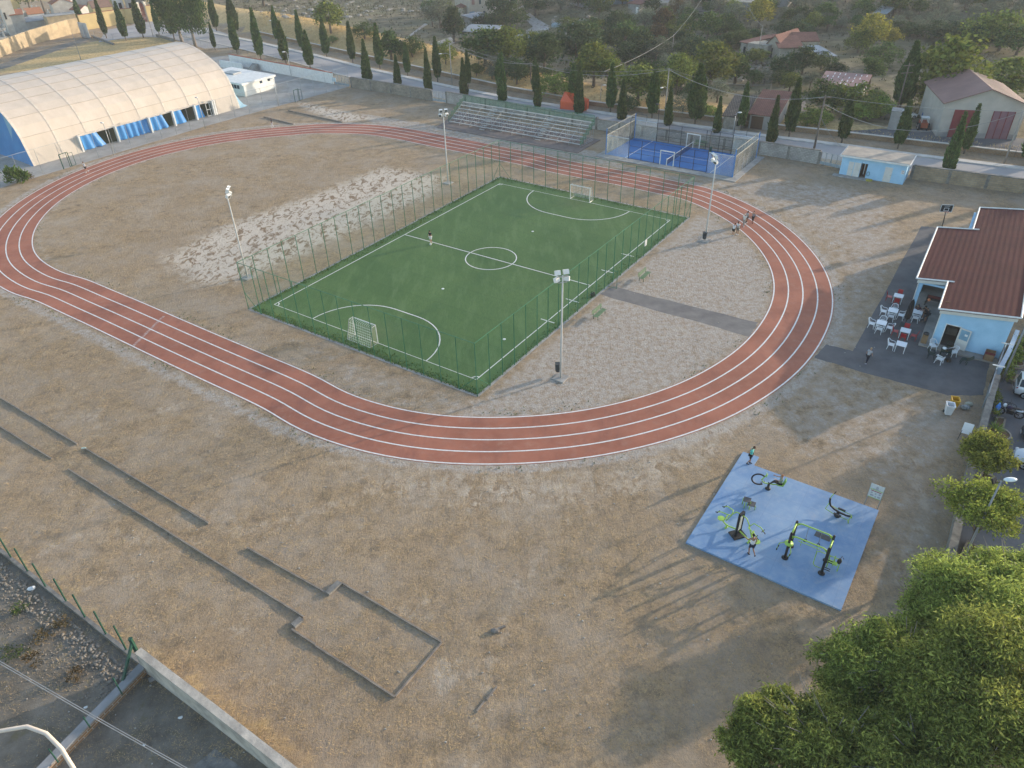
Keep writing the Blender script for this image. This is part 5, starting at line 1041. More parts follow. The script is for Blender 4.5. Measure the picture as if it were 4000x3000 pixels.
def table_mesh(nm, mm, w=.8):
    t = thing(nm, 'x', 'table'); LABQ.pop(); m_ = MB(); m_.box((0, 0, .715), (w, w, .03)); m_.box((0, 0, .68), (w-.08, w-.08, .05)); part(m_, 'tabletop', mm, t, local=True)
    for a in (-1, 1):
        for b in (-1, 1): m_ = MB(); m_.tube([(a*(w/2-.06), b*(w/2-.06), .7), (a*(w/2-.05), b*(w/2-.05), 0)], [.035, .025], 5); part(m_, 'leg', mm, t, local=True)
    return t
protos = {'wc': chair_mesh('plastic_armchair', WP), 'gc': chair_mesh('plastic_armchair', GP), 'rc': side_chair('red_chair', RP), 'wt': table_mesh('plastic_table', WP), 'gt': table_mesh('plastic_table', GP)}
used = set(); TYAW = R_(-33)
def put(kind, loc, rz, label, group, sc=1.0):
    f = kind not in used; used.add(kind); r = place(protos[kind], loc, rz, label, sc, f, group)
    if f: LABQ.append(r)
    MW[r.name] = Matrix.Translation(Vector(loc)) @ Matrix.Rotation(rz, 4, 'Z'); return r
e1 = K(3350, 1050, .226)
du = Vector((math.cos(TYAW), math.sin(TYAW), 0)); dvv = Vector((-du.y, du.x, 0))
def tset(px, kind, ck, sides, label, clabel, tk='wt', sc=1.0):
    q = G(*e1(*px)); r = put(tk, q, TYAW, label, 'patio tables', sc)
    nm = {'b': 'on its far side', 'f': 'on its near side', 'l': 'at its left', 'r': 'at its right'}
    for s in sides:
        d = {'b': dvv, 'f': -dvv, 'l': -du, 'r': du}[s]; p = q+d*(.68 if s in 'bf' else .72)*sc; rz = math.atan2(-d.y, -d.x)-math.pi/2
        put(ck, p, rz+random.uniform(-.12, .12), clabel+' '+nm[s], 'patio chairs', sc)
SC = 1.1
tset((675, 580), 0, 'rc', 'blf', 'white square table with red chairs, farthest from camera', 'red chair of the farthest patio table,', sc=SC)
tset((580, 835), 0, 'wc', 'blfr', 'white table with four white armchairs nearest the parasol', 'white armchair of the table nearest the parasol,', sc=SC)
tset((380, 1050), 0, 'wc', 'blfr', 'white table with four white armchairs nearest the running track', 'white armchair of the table nearest the track,', sc=SC)
tset((790, 1185), 0, 'rc', 'blfr', 'white table with four red chairs before the terrace', 'red chair of the table before the terrace,', sc=SC)
tset((720, 1420), 0, 'wc', 'l', 'white table with a single armchair nearest the walking woman', 'white armchair of the single chair table,', sc=SC)
tset((1000, 860), 0, 'wc', 'f', 'white table where three dark dressed people gather', 'white armchair of the gathering table,', sc=SC)
q7 = G(*e1(1490, 1530)); put('gt', q7, TYAW, 'dark green table loaded with bags by the bar door', 'patio tables', SC)
for px, rz, k, l in (((1255, 1540), TYAW-1.5, 'gc', 'dark green armchair left of the loaded green table'), ((1550, 1440), TYAW+3.1, 'gc', 'dark green armchair behind the loaded green table'), ((1280, 1400), TYAW-2.6, 'wc', 'white armchair on the terrace edge by bar door'), ((1620, 1510), TYAW+2.3, 'wc', 'white armchair right of the loaded green table'), ((1395, 1630), TYAW-.3, 'wc', 'white armchair nearest camera at the green table')):
    put(k, G(*e1(*px)), rz, l, 'patio chairs', SC)
# things on the green table
for a, b, mm, l, sz in ((-.2, .05, WP, 'white plastic bag on the dark green table', (.2, .16, .12)), (.15, -.1, BLACK, 'black bag on the dark green table', (.22, .16, .14)), (.1, .2, WP, 'small white package on the dark green table', (.12, .1, .06))):
    p = q7+du*a+dvv*b+u*.8; m_ = MB(); m_.ell(p+u*sz[2]*.8, sz, 8, 0, Matrix.Rotation(TYAW+a*3, 3, 'Z')); m_.ell(p+u*sz[2]*1.3+du*.06, (sz[0]*.5, sz[1]*.5, sz[2]*.7), 7); single(m_, 'carrier_bag', mm, l, 'bag', p, None, True)
p = G(*e1(1555, 1610)); m_ = MB(); m_.ell(p+u*.28, (.22, .17, .28), 9); m_.ell(p+Vector((.1, -.13, .2)), (.14, .08, .16), 8); m_.tube([p+Vector((-.1, .1, .5)), p+Vector((-.22, .16, .3)), p+Vector((-.12, .12, .08))], .02, 5); single(m_, 'backpack', BLACK, 'black backpack standing on asphalt below green table', 'bag', p, None, True)
p = G(*e1(1000, 820)); m_ = MB(); p = p+u*.8; m_.ell(p+u*.1+du*.05, (.28, .16, .13), 9, 0, Matrix.Rotation(.4, 3, 'Z')); m_.ell(p+u*.2+du*.18, (.1, .1, .08), 7); single(m_, 'maroon_jacket', mat('maroon_cloth', (.06, .015, .02), None, 4, .9), 'dark maroon jacket heaped on the gathering table', 'jacket', p, None, True)
p = G(3753, 1421); t = thing('green_chair', 'dark green chair toppled over on the asphalt', 'chair', p); m_ = MB(); m_.obox(p+u*.35, Vector((.45, -.25, .1)), Vector((.2, .38, .05)), u*.03); part(m_, 'seat', GP, t)
m_ = MB(); m_.obox(p+u*.38+Vector((.45, -.25, .06)), Vector((.2, .38, .05)), Vector((.3, -.1, .32)), Vector((.02, -.02, 0))); part(m_, 'backrest', GP, t)
for a, b in ((0, 0), (.2, .38), (.42, -.22), (.6, .15)): m_ = MB(); m_.bar(p+Vector((a, b, .36)), p+Vector((a-.12, b-.05, 0)), .045); part(m_, 'leg', GP, t)
# closed parasol
p = G(*e1(812, 985)); tp = G(*e1(910, 525), 2.75); t = thing('closed_parasol', 'closed black parasol on a square foot', 'parasol', p); ax_ = (Vector((p.x+.12, p.y+.1, 2.9))-p); m_ = MB(); m_.box(p+u*.06, (.85, .85, .1), TYAW); m_.box(p+u*.14, (.4, .4, .08), TYAW); part(m_, 'base', mat('dark_grey_stone', (.05, .06, .06)), t)
m_ = MB(); m_.tube([p, p+ax_], .035, 6); part(m_, 'pole', BLACK, t)
m_ = MB(); pr = [(.05, .72), (.2, .85), (.27, 1.1), (.25, 1.6), (.22, 2.1), (.15, 2.6), (.04, 2.85)]; n = 14
for r0, z in pr: pass
vs = [p+ax_*(z/2.9)+Vector((math.cos(6.283*k/n), math.sin(6.283*k/n), 0))*r0*(1.15 if k % 2 else .8) for r0, z in pr for k in range(n)]
m_.add(vs, [(i*n+k, i*n+(k+1) % n, (i+1)*n+(k+1) % n, (i+1)*n+k) for i in range(len(pr)-1) for k in range(n)]); m_.add([vs[-1-k] for k in range(n)], [tuple(range(n))]); part(m_, 'canopy', mat('black_canvas', (.02, .02, .022), (.012,)*3, 3, .9), t)
# boxes and bins
def carton(q, sx, sy, h, rz, label, c_in=None, c_out=None, nm='cardboard_box'):
    t = thing(nm, label, 'box', q); M = Matrix.Rotation(rz, 3, 'Z'); a, b = M @ Vector((1, 0, 0)), M @ Vector((0, 1, 0)); m_ = MB(); o = q-a*sx/2-b*sy/2; th = .03
    m_.obox(o, a*sx, b*th, u*h); m_.obox(o+b*(sy-th), a*sx, b*th, u*h); m_.obox(o+b*th, a*th, b*(sy-2*th), u*h); m_.obox(o+a*(sx-th)+b*th, a*th, b*(sy-2*th), u*h); m_.obox(o+a*th+b*th, a*(sx-2*th), b*(sy-2*th), u*h*.55); part(m_, 'box_body', c_out, t)
    return t, o, a, b
CARD = mat('brown_cardboard', (.27, .17, .09), (.2, .125, .065), 2, .85); REDC = mat('dark_red_card', (.16, .025, .03), None, 2, .7)
qb = bp_(uR-1.15, -.3, .15); t, o, a, b = carton(qb, .75, .6, .85, math.atan2(BU.y, BU.x), 'open brown and red carton by the bar corner', None, CARD)
m_ = MB(); m_.obox(o-a*.02, -a*.01, b*.6, u*.86); m_.obox(o-b*.012+u*.62, a*.75, -b*.01, u*.24); part(m_, 'red_print', REDC, t)
qb = bp_(-.02, -.05+.0, .15)-BU*.25; t, o, a, b = carton(qb, .5, .5, .85, math.atan2(BU.y, BU.x), 'brown cardboard bin with dark liner by bar corner', None, CARD); m_ = MB(); m_.lathe([(.2, 0), (.26, .1), (.24, .2), (.15, .14)], qb+u*.8, 10); part(m_, 'bin_liner', BLACK, t)
# ------------------------------------------------------------------ wheelie bins, rubbish, board, hoop
def wheelie(q, rz, mm, label, lid=True):
    t = thing('wheelie_bin', label, 'bin', q); M = Matrix.Rotation(rz, 3, 'Z'); a, b = M @ Vector((1, 0, 0)), M @ Vector((0, 1, 0)); m_ = MB()
    bt = [q+a*x+b*y+u*.08 for x, y in ((-.22, -.24), (.22, -.24), (.22, .24), (-.22, .24))]; tpp = [q+a*x+b*y+u*1.02 for x, y in ((-.3, -.36), (.3, -.36), (.3, .36), (-.3, .36))]; inn_ = [q+a*x+b*y+u*1.0 for x, y in ((-.25, -.31), (.25, -.31), (.25, .31), (-.25, .31))]; fl = [q+a*x+b*y+u*.5 for x, y in ((-.2, -.25), (.2, -.25), (.2, .25), (-.2, .25))]
    m_.add(bt+tpp+inn_+fl, [(3, 2, 1, 0)]+[(i, (i+1) % 4, 4+(i+1) % 4, 4+i) for i in range(4)]+[(4+i, 4+(i+1) % 4, 8+(i+1) % 4, 8+i) for i in range(4)]+[(8+i, 8+(i+1) % 4, 12+(i+1) % 4, 12+i) for i in range(4)]+[(12, 13, 14, 15)]); part(m_, 'bin_body', mm, t)
    m_ = MB()
    for i in range(4): m_.bar(tpp[i]-u*.03, tpp[(i+1) % 4]-u*.03, .06)
    part(m_, 'rim', mm, t)
    for s in (-1, 1):
        m_ = MB(); c = q+a*s*.27-b*.24+u*.12; pts = [c-a*.04, c+a*.04]; m_.tube(pts, .12, 12); part(m_, 'wheel', BLACK, t)
YEL = mat('yellow_plastic', (.6, .33, .02), None, 3, .5)
qw = G(3700, 1618); wheelie(qw, R_(160), mat('white_bin_plastic', (.66, .67, .68), (.58, .59, .6), 3, .45), 'open white wheelie bin beside the yellow one'); wheelie(G(3722, 1612)+Vector((.22, .55, 0)), R_(160), YEL, 'open yellow wheelie bin behind the white one')
BAGM = mat('grey_rubbish_bag', (.34, .36, .35), (.12, .14, .15), 9, .4, lo=.42, hi=.58)
for px, r, l, mm in (((3768, 1598), .36, 'grey translucent rubbish bag lying on the ground', BAGM), ((3782, 1584), .3, 'pale yellowish rubbish bag behind the grey bag', mat('pale_rubbish_bag', (.42, .42, .33), (.3, .3, .24), 7, .5))):
    q = G(*px); m_ = MB(); m_.ell(q+u*r*.5, (r*1.1, r*.75, r*.6), 10, 0, Matrix.Rotation(-.3, 3, 'Z')); m_.ell(q+u*r*.9+Vector((r*.3, 0, 0)), (r*.35, r*.3, r*.35), 7)
    for i in range(10): m_.ell(q+Vector((random.uniform(-.7, .7)*r, random.uniform(-.5, .5)*r, r*random.uniform(.5, .95))), r*.25, 6)
    single(m_, 'rubbish_bag', mm, l, 'rubbish bag', q)
q = G(3760, 1714); t = thing('whiteboard', 'white board on black legs near the right wall', 'whiteboard', q); fr_ = (q-CAMP); fr_.z = 0; fr_.normalize(); s_ = Vector((fr_.y, -fr_.x, 0)); s_ = (s_+fr_*.1).normalized()
m_ = MB(); m_.obox(q-s_*.3+u*.55-fr_*.05, s_*.68, fr_*.03, u*.85+fr_*.25); part(m_, 'board', WP, t)
for k in (-.26, .32): m_ = MB(); m_.bar(q+s_*k*1.15-fr_*.3, q+s_*k+u*.75+fr_*.03, .04); part(m_, 'leg', BLACK, t); m_ = MB(); m_.bar(q+s_*k+fr_*.4, q+s_*k+u*.85+fr_*.06, .03); part(m_, 'leg', BLACK, t)
q = G(3672, 915); t = thing('basketball_hoop', 'portable basketball hoop with black backboard behind the bar', 'basketball hoop', q); tp = G(3697, 815, 3.4); dd = Vector((tp.x-q.x, tp.y-q.y, 0))
m_ = MB(); m_.box(q+u*.12, (1.1, .7, .22), TYAW); part(m_, 'base', BLACK, t); m_ = MB(); m_.tube([q+u*.1, q+dd*.6+u*2.4, q+dd+u*3.2], .055, 6); part(m_, 'pole', BLACK, t)
bn = Vector((-.15, -.98, 0)).normalized(); bs_ = Vector((-bn.y, bn.x, 0)); o = q+dd+u*3.0; m_ = MB(); m_.obox(o-bs_*.7, bs_*1.4, bn*.04, u*.9); bb_ = part(m_, 'backboard', BLACK, t); m_ = MB()
for z, w in ((.02, .66), (.88, .66)): m_.bar(o+bn*.05-bs_*w+u*z, o+bn*.05+bs_*w+u*z, .04)
for k in (-.66, .66): m_.bar(o+bn*.05+bs_*k, o+bn*.05+bs_*k+u*.88, .04)
for k in (-.25, .25): m_.bar(o+bn*.05+bs_*k+u*.15, o+bn*.05+bs_*k+u*.5, .04)
for z in (.15, .5): m_.bar(o+bn*.05-bs_*.25+u*z, o+bn*.05+bs_*.25+u*z, .04)
m_.bar(o+bn*.05-bs_*.3+u*.72, o+bn*.05+bs_*.3+u*.72, .03); part(m_, 'white_marking', WHITE, bb_)
m_ = MB(); m_.tube([o+bn*.3+Vector((.23*math.cos(i*.524), .23*math.sin(i*.524), .12)) for i in range(13)], .02, 5); part(m_, 'rim', mat('red_rim', (.4, .05, .03)), t); m_ = MB(); m_.lathe([(.22, .1), (.14, -.3)], o+bn*.3, 10); part(m_, 'hoop_net', NETW, t)
# ------------------------------------------------------------------ outdoor gym
PZ = .13
pad = [G(*p, PZ) for p in [(2903, 1764), (2965, 1785), (2944, 1817), (3433, 1993), (3286, 2383), (2679, 2118)]]
padm, nt, bs, out = nodes('blue_rubber'); N = NT(nt); bs.inputs['Roughness'].default_value = .7
c = N.mix(N.gray(N.noise(.35, 6, .65), .35, .65), (.115, .225, .395), (.2, .31, .45)); c = N.mix(N.math('MULTIPLY', N.gray(N.noise(2.2, 7, .72), .48, .7), .4), c, (.32, .38, .46)); c = N.mix(N.math('MULTIPLY', N.gray(N.noise(.8, 7, .75), .56, .68), .35), c, (.33, .34, .36)); mp_ = N.scaled((1, 1, 1), R_(34)); s2_ = N.n('ShaderNodeSeparateXYZ'); N.L(mp_, s2_.inputs[0]); jn_ = N.math('MAXIMUM', N.math('LESS_THAN', N.math('FRACT', N.math('MULTIPLY', s2_.outputs[0], .5)), .012), N.math('LESS_THAN', N.math('FRACT', N.math('MULTIPLY', s2_.outputs[1], .5)), .012)); c = N.mix(N.math('MULTIPLY', jn_, .3), c, (.08, .13, .24)); N.L(c, bs.inputs['Base Color'])
m_ = MB(); m_.prism(pad, 0, PZ); q = G(3072, 2100); gpad = single(m_, 'rubber_pad', [padm], 'blue rubber exercise pad on the dry ground', 'pad', (q.x, q.y, 0))
LIME = mat('lime_green_paint', (.33, .52, .1), (.28, .46, .08), 3, .4)
g5 = K(3030, 1950, .1808)
def gq(px, z=PZ): return G(*px, z)
def rod(m_, pts, r=.04): m_.tube(pts, r, 7)
# multi frame
fr2 = thing('pull_up_frame', 'lime green and black four post pull up frame', 'gym frame', gq(g5(600, 1000)))
TPZ = PZ+2.25; pts4 = {'nl': g5(345, 745), 'nr': g5(1158, 1075), 'fl': g5(465, 490), 'fr': g5(1265, 805)}
P4 = {k: G(*v, TPZ) for k, v in pts4.items()}
for k, p in P4.items():
    m_ = MB(); b = Vector((p.x, p.y, PZ)); rod(m_, [b, p], .085); m_.lathe([(.085, 0), (.07, .07), (.02, .1)], p, 8); m_.lathe([(.22, 0), (.22, .04), (.12, .1)], b, 12); part(m_, 'upright', BLACK, fr2, True)
def beam(a, b, z):
    m_ = MB(); A, B = Vector((P4[a].x, P4[a].y, z)), Vector((P4[b].x, P4[b].y, z)); rod(m_, [A, A.lerp(B, .14)+u*.13, A.lerp(B, .86)+u*.13, B], .05); 
    for s, o in ((A, .14), (B, .86)):
        e = A.lerp(B, o); m_.add([s-u*.3, s, e+u*.12, s+(e-s)*.2-u*.2], [(0, 1, 2, 3)]); m_.add([s-u*.3, s+(e-s)*.2-u*.2, e+u*.12, s], [(0, 1, 2, 3)])
    part(m_, 'crossbar', LIME, fr2, True)
beam('fl', 'fr', PZ+2.1); beam('nl', 'nr', PZ+2.0)
for a, b, z in (('nl', 'fl', 2.15), ('nr', 'fr', 1.95)): m_ = MB(); rod(m_, [Vector((P4[a].x, P4[a].y, PZ+z)), Vector((P4[b].x, P4[b].y, PZ+z))], .06); part(m_, 'side_bar', LIME, fr2, True)
A, B = P4['nl'], P4['nr']; d_ = (B-A).normalized(); nn = Vector((d_.y, -d_.x, 0)); m_ = MB(); rod(m_, [A+d_*.5+nn*.12-u*.25, A+d_*1.9+nn*.12-u*.25], .025); 
for k in (.7, 1.7): rod(m_, [A+d_*k-u*.05, A+d_*k+nn*.12-u*.25, A+d_*k+nn*.15-u*.55], .018)
part(m_, 'ladder_bar', LIME, fr2, True)
q = P4['nl']-u*.95; m_ = MB(); m_.lathe([(.02, 0), (.28, .05), (.28, .1), (.02, .16)], q, 12); rod(m_, [q+u*.05-d_*.25, q-d_*.55-u*.25, q-d_*.62-u*.8], .03); rod(m_, [q+u*.05+nn*.2+d_*.15, q+nn*.35+d_*.3-u*.3, q+nn*.3+d_*.2-u*.8], .03); part(m_, 'twist_bars', LIME, fr2, True)
m_ = MB()
for o in (q-d_*.57-u*.4, q-d_*.62-u*.75, q+nn*.33+d_*.27-u*.45, q+nn*.3+d_*.2-u*.78): rod(m_, [o, o-u*.16], .04)
part(m_, 'grip', BLACK, fr2)
Bf = Vector((P4['nr'].x, P4['nr'].y, PZ)); m_ = MB(); rod(m_, [Bf-d_*.1+u*1.75, Bf-d_*.45+u*1.75, Bf-d_*.62+u*1.6, Bf-d_*.62+u*.55, Bf-d_*.5+u*.4, Bf-d_*.1+u*.4], .028); part(m_, 'side_handle', LIME, fr2, True)
for z in (.45, .62, 1.15, 1.32): m_ = MB(); rod(m_, [Bf+d_*.05+u*z, Bf+d_*.42+u*z], .03); part(m_, 'step_peg', BLACK, fr2)
A2, B2 = P4['fl'], P4['fr']
for f, zl in ((.33, 1.2), (.68, 1.15)):
    o = A2.lerp(B2, f)+u*.05; m_ = MB(); rod(m_, [o, o-u*zl], .018); part(m_, 'chain', STEEL, fr2); m_ = MB()
    m_.tube([o-u*zl+Vector((.1*math.cos(i*.7), 0, -.12+.12*math.sin(i*.7))) for i in range(10)], .03, 6); part(m_, 'ring', BLACK, fr2, True)
o = Bf+(Vector((P4['fr'].x, P4['fr'].y, PZ))-Bf)*.5; m_ = MB(); m_.obox(o+u*.5+d_*.1, d_*.6, nn*-.3, u*.05); rod(m_, [o+d_*.15+u*.1, o+d_*.15+u*1.15], .035); rod(m_, [o+d_*.8+u*.1, o+d_*.8+u*1.1], .035); rod(m_, [o+d_*.1+u*1.15, o+d_*.85+u*1.15], .03); rod(m_, [o+d_*.45-nn*.4+u*.02, o+d_*.45-nn*.1+u*1.2], .035); part(m_, 'bench_station', LIME, fr2)
m_ = MB(); p = gq(g5(1010, 830)); m_.obox(gq(g5(825, 785))+u*.004, gq(g5(1160, 925))-gq(g5(825, 785)), gq(g5(880, 690))-gq(g5(825, 785)), u*.012); part(m_, 'floor_mat', mat('grey_rubber_mat', (.1, .1, .1), (.07,)*3, 4, .9), fr2)
q = o+d_*.75+u*1.0; m_ = MB(); m_.ell(q, (.15, .13, .24), 9); m_.tube([q+u*.2, q+u*.5+d_*.05, q+u*.3+d_*.2], .02, 5); hb = single(m_, 'sports_rucksack', BLACK, 'black and orange rucksack hung on the gym frame', 'bag', q, None, True)
m_ = MB(); m_.ell(q-d_*.1+u*.06, (.14, .17, .15), 8); part(m_, 'orange_pocket', mat('orange_cloth', (.5, .17, .07)), hb); 
# double press station
w5 = K(2650, 2000, .15823)
ps = thing('press_station', 'lime green double seat press station with black tower', 'gym machine', gq(w5(1400, 620)))
bl, br = gq(w5(1385, 600)), gq(w5(1500, 510)); tl = G(*w5(1500, 80), PZ+2.05); 
bl, br = gq(w5(1400, 610)), gq(w5(1510, 520))
for b in (bl, br): m_ = MB(); m_.bar(b, b+u*2.0, .12); part(m_, 'tower_post', BLACK, ps)
m_ = MB(); m_.bar(bl+u*2.0, br+u*2.0, .16); m_.box((bl+br)/2+u*.05, (.95, .75, .1), YAW+.9); part(m_, 'tower_base', BLACK, ps)
tw = (br-bl); tn = Vector((tw.y, -tw.x, 0)).normalized(); m_ = MB(); m_.obox(bl+tw*.2+tn*.02+u*.55, tw*.6, tn*.03, u*1.2); ip = part(m_, 'instruction_panel', mat('pale_green_panel', (.45, .5, .42), (.4, .44, .38), 4), ps); m_ = MB()
for k in range(5): m_.obox(bl+tw*.27+tn*.055+u*(.65+k*.21), tw*.46, tn*.004, u*.1)
part(m_, 'panel_print', mat('panel_print_grey', (.25, .26, .27), (.6, .6, .6), 30), ip)
sx = Vector((tn.x, tn.y, 0)); cN = (bl+br)/2
def seat_unit(sgn):
    d = sx*sgn; s = Vector((-d.y, d.x, 0)); o = cN
    m_ = MB(); rod(m_, [o+d*.1+u*.45, o+d*.75+u*.25, o+d*.95+u*.22, o+d*1.3+u*.42], .05); rod(m_, [o+d*.9+u*.3, o+d*.9+u*0], .06); m_.box(o+d*.9+u*.03, (.3, .12, .06), math.atan2(s.y, s.x)); part(m_, 'seat_arm', LIME, ps, True)
    m_ = MB(); m_.lathe([(.05, 0), (.24, .03), (.24, .07), (.05, .08)], o+d*1.42+u*.45, 12); part(m_, 'seat', LIME, ps)
    m_ = MB(); m_.obox(o+d*1.08-s*.15+u*.6, s*.3, d*.05, u*.5-d*.1); part(m_, 'backrest', LIME, ps)
    m_ = MB(); rod(m_, [o+d*.08+u*1.9, o+d*.4+u*1.85, o+d*.65+u*1.5, o+d*.7+u*1.35], .04)
    for k in (-1, 1): rod(m_, [o+d*.7+u*1.35, o+d*.8+s*k*.3+u*1.5, o+d*1.3+s*k*.38+u*1.45, o+d*1.55+s*k*.38+u*1.25], .035)
    rod(m_, [o+d*.7+u*1.35, o+d*.85+u*.95, o+d*1.0+u*.6], .035); part(m_, 'press_lever', LIME, ps, True); m_ = MB()
    for k in (-1, 1): e = o+d*1.5+s*k*.38+u*1.3; rod(m_, [e-s*.16, e+s*.16], .03); rod(m_, [e+d*.05-u*.05, e+d*.2-u*.15], .03)
    part(m_, 'grip', BLACK, ps)
seat_unit(1); seat_unit(-1)
# step platform
st0, st1 = gq((2905, 1955)), gq((2940, 1985)); t = thing('step_platform', 'lime green step with two dark plates', 'gym step', st0)
for px, z, l in (((2919, 1952), .62, 0), ((2937, 1968), .4, 1)):
    q = G(*px, PZ+z); m_ = MB(); m_.box(q, (.5, .5, .03), YAW+.15); part(m_, 'step_plate', mat('dark_grey_plate', (.09, .09, .095)) if 'dark_grey_plate' not in bpy.data.materials else bpy.data.materials['dark_grey_plate'], t)
    m_ = MB(); 
    for a in (-.2, .2):
        for b in (-.2, .2): rod(m_, [Vector((q.x+a, q.y+b, PZ)), Vector((q.x+a, q.y+b, PZ+z-.02))], .03)
    m_.box((q.x, q.y, PZ+z-.04), (.5, .06, .05), YAW+.15); part(m_, 'step_frame', LIME, t, True)
# exercise bike; local frame: f = facing
p5 = K(2650, 1600, .36166)
bk = gq(p5(965, 855)); fB = (gq(p5(890, 800))-gq(p5(1060, 830))); fB.z = 0; fB.normalize(); sB = Vector((-fB.y, fB.x, 0))
t = thing('exercise_bike', 'lime green recumbent exercise bike with black wheel guard', 'gym bike', bk)
m_ = MB(); m_.lathe([(.2, 0), (.2, .05), (.09, .1), (.085, .5)], bk, 12); part(m_, 'pedestal', BLACK, t, True)
m_ = MB(); rod(m_, [bk-fB*.85+u*.62, bk-fB*.3+u*.5, bk+fB*.35+u*.5, bk+fB*.55+u*.75, bk+fB*.25+u*1.35], .045); rod(m_, [bk+fB*.3+u*1.25-sB*.25, bk+fB*.25+u*1.38, bk+fB*.3+u*1.25+sB*.25], .03); part(m_, 'frame', LIME, t, True)
m_ = MB(); c = bk+fB*.75+u*.75; m_.tube([c+fB*.5*math.cos(a)+u*.5*math.sin(a) for a in [R_(x) for x in range(60, 301, 15)]][::1] if False else [c+fB*(.48*math.cos(R_(x)))+u*(.48*math.sin(R_(x))) for x in range(-130, 131, 13)], .06, 7); part(m_, 'wheel_guard', BLACK, t, True)
m_ = MB(); m_.obox(bk-fB*.95-sB*.2+u*.6, sB*.4, fB*.4, u*.06); m_.obox(bk-fB*.98-sB*.2+u*.65, sB*.4, fB*.05-u*0, u*.5-fB*.12); part(m_, 'seat', LIME, t); m_ = MB()
for k in (-1, 1): rod(m_, [bk+fB*.45+u*.55, bk+fB*(.45+.12*k)+u*(.55+.1*k)+sB*.14*k, bk+fB*(.45+.12*k)+u*(.55+.1*k)+sB*.28*k], .03)
part(m_, 'pedal', BLACK, t)
# rowing machine
r0 = gq(g5(1325, 365)); xr, yr = (gq(g5(1500, 420))-gq(g5(1160, 265))), None; xr.z = 0; xr.normalize(); yr = Vector((-xr.y, xr.x, 0))
t = thing('rocking_rower', 'lime green and black rower with curved rocker beam', 'gym machine', r0)
m_ = MB(); m_.lathe([(.2, 0), (.2, .05), (.12, .1), (.1, .35)], r0, 12); part(m_, 'pedestal', BLACK, t, True)
m_ = MB(); m_.tube([r0-xr*.75+u*1.25, r0-xr*.72+u*.95, r0-xr*.6+u*.65, r0-xr*.3+u*.48, r0+xr*.1+u*.4, r0+xr*.55+u*.4, r0+xr*.8+u*.48], .07, 8); part(m_, 'rocker_beam', BLACK, t, True)
m_ = MB(); rod(m_, [r0-xr*.75+u*1.2, r0-xr*.7+u*1.5, r0-xr*.55+u*1.9], .03)
for k in (-1, 1): rod(m_, [r0-xr*.8+yr*k*.3+u*.45, r0-xr*.2+yr*k*.32+u*.35, r0+xr*.8+yr*k*.32+u*.35], .026); rod(m_, [r0+xr*.8+yr*k*.32+u*.35, r0+xr*.85+yr*k*.3+u*.1], .04)
rod(m_, [r0-xr*.8-yr*.3+u*.45, r0-xr*.8+yr*.3+u*.45, r0-xr*.72+u*.95], .025); rod(m_, [r0+xr*.82-yr*.3+u*.36, r0+xr*.82+yr*.3+u*.36], .03); part(m_, 'frame', LIME, t, True)
m_ = MB(); m_.box(r0+yr*.36+xr*.1+u*.42, (.5, .14, .05), math.atan2(xr.y, xr.x)); m_.box(r0-yr*.34+xr*.05+u*.42, (.5, .16, .06), math.atan2(xr.y, xr.x)); rod(m_, [r0-xr*.6+u*1.75, r0-xr*.52+u*2.0], .035); part(m_, 'foot_plate', BLACK, t)
# information board
i0, i1 = G(3377, 1969), G(3427, 1989); t = thing('information_board', 'grey framed exercise information board behind the pad', 'sign', i0); d = (i1-i0); d.normalize(); n_ = Vector((d.y, -d.x, 0)); w = (i1-i0).length
for q in (i0, i1): m_ = MB(); m_.bar(q, q+u*2.05, .05); part(m_, 'post', STEEL, t)
m_ = MB(); m_.obox(i0+u*.85+n_*.03, d*w, n_*.02, u*1.2); sb_ = part(m_, 'sign_board', mat('pale_sign', (.6, .62, .62), (.54, .56, .56), 6, .5), t)
def sgn(a0, a1, z0, z1, mm, nm, parent=sb_): m_ = MB(); m_.obox(i0+d*w*a0+n_*.055+u*z0, d*w*(a1-a0), n_*.004, u*(z1-z0)); return part(m_, nm, mm, parent)
sgn(.02, .98, 1.56, 1.61, LIME, 'green_band'); sgn(.02, .98, .86, .9, LIME, 'green_band'); sgn(.1, .9, 1.44, 1.5, mat('sign_red', (.35, .04, .06)), 'red_title')
GPR = mat('grey_print_blocks', (.18, .2, .24), (.5, .52, .55), 25, .6)
for a0, z0, a1, z1 in ((.42, 1.68, .6, 1.9), (.2, 1.63, .8, 1.67), (.15, 1.22, .28, 1.34), (.48, 1.2, .56, 1.34), (.74, 1.24, .88, 1.36), (.15, 1.0, .4, 1.14), (.5, .96, .62, 1.08), (.7, .98, .9, 1.12)): sgn(a0, a1, z0, z1, GPR, 'pictogram')
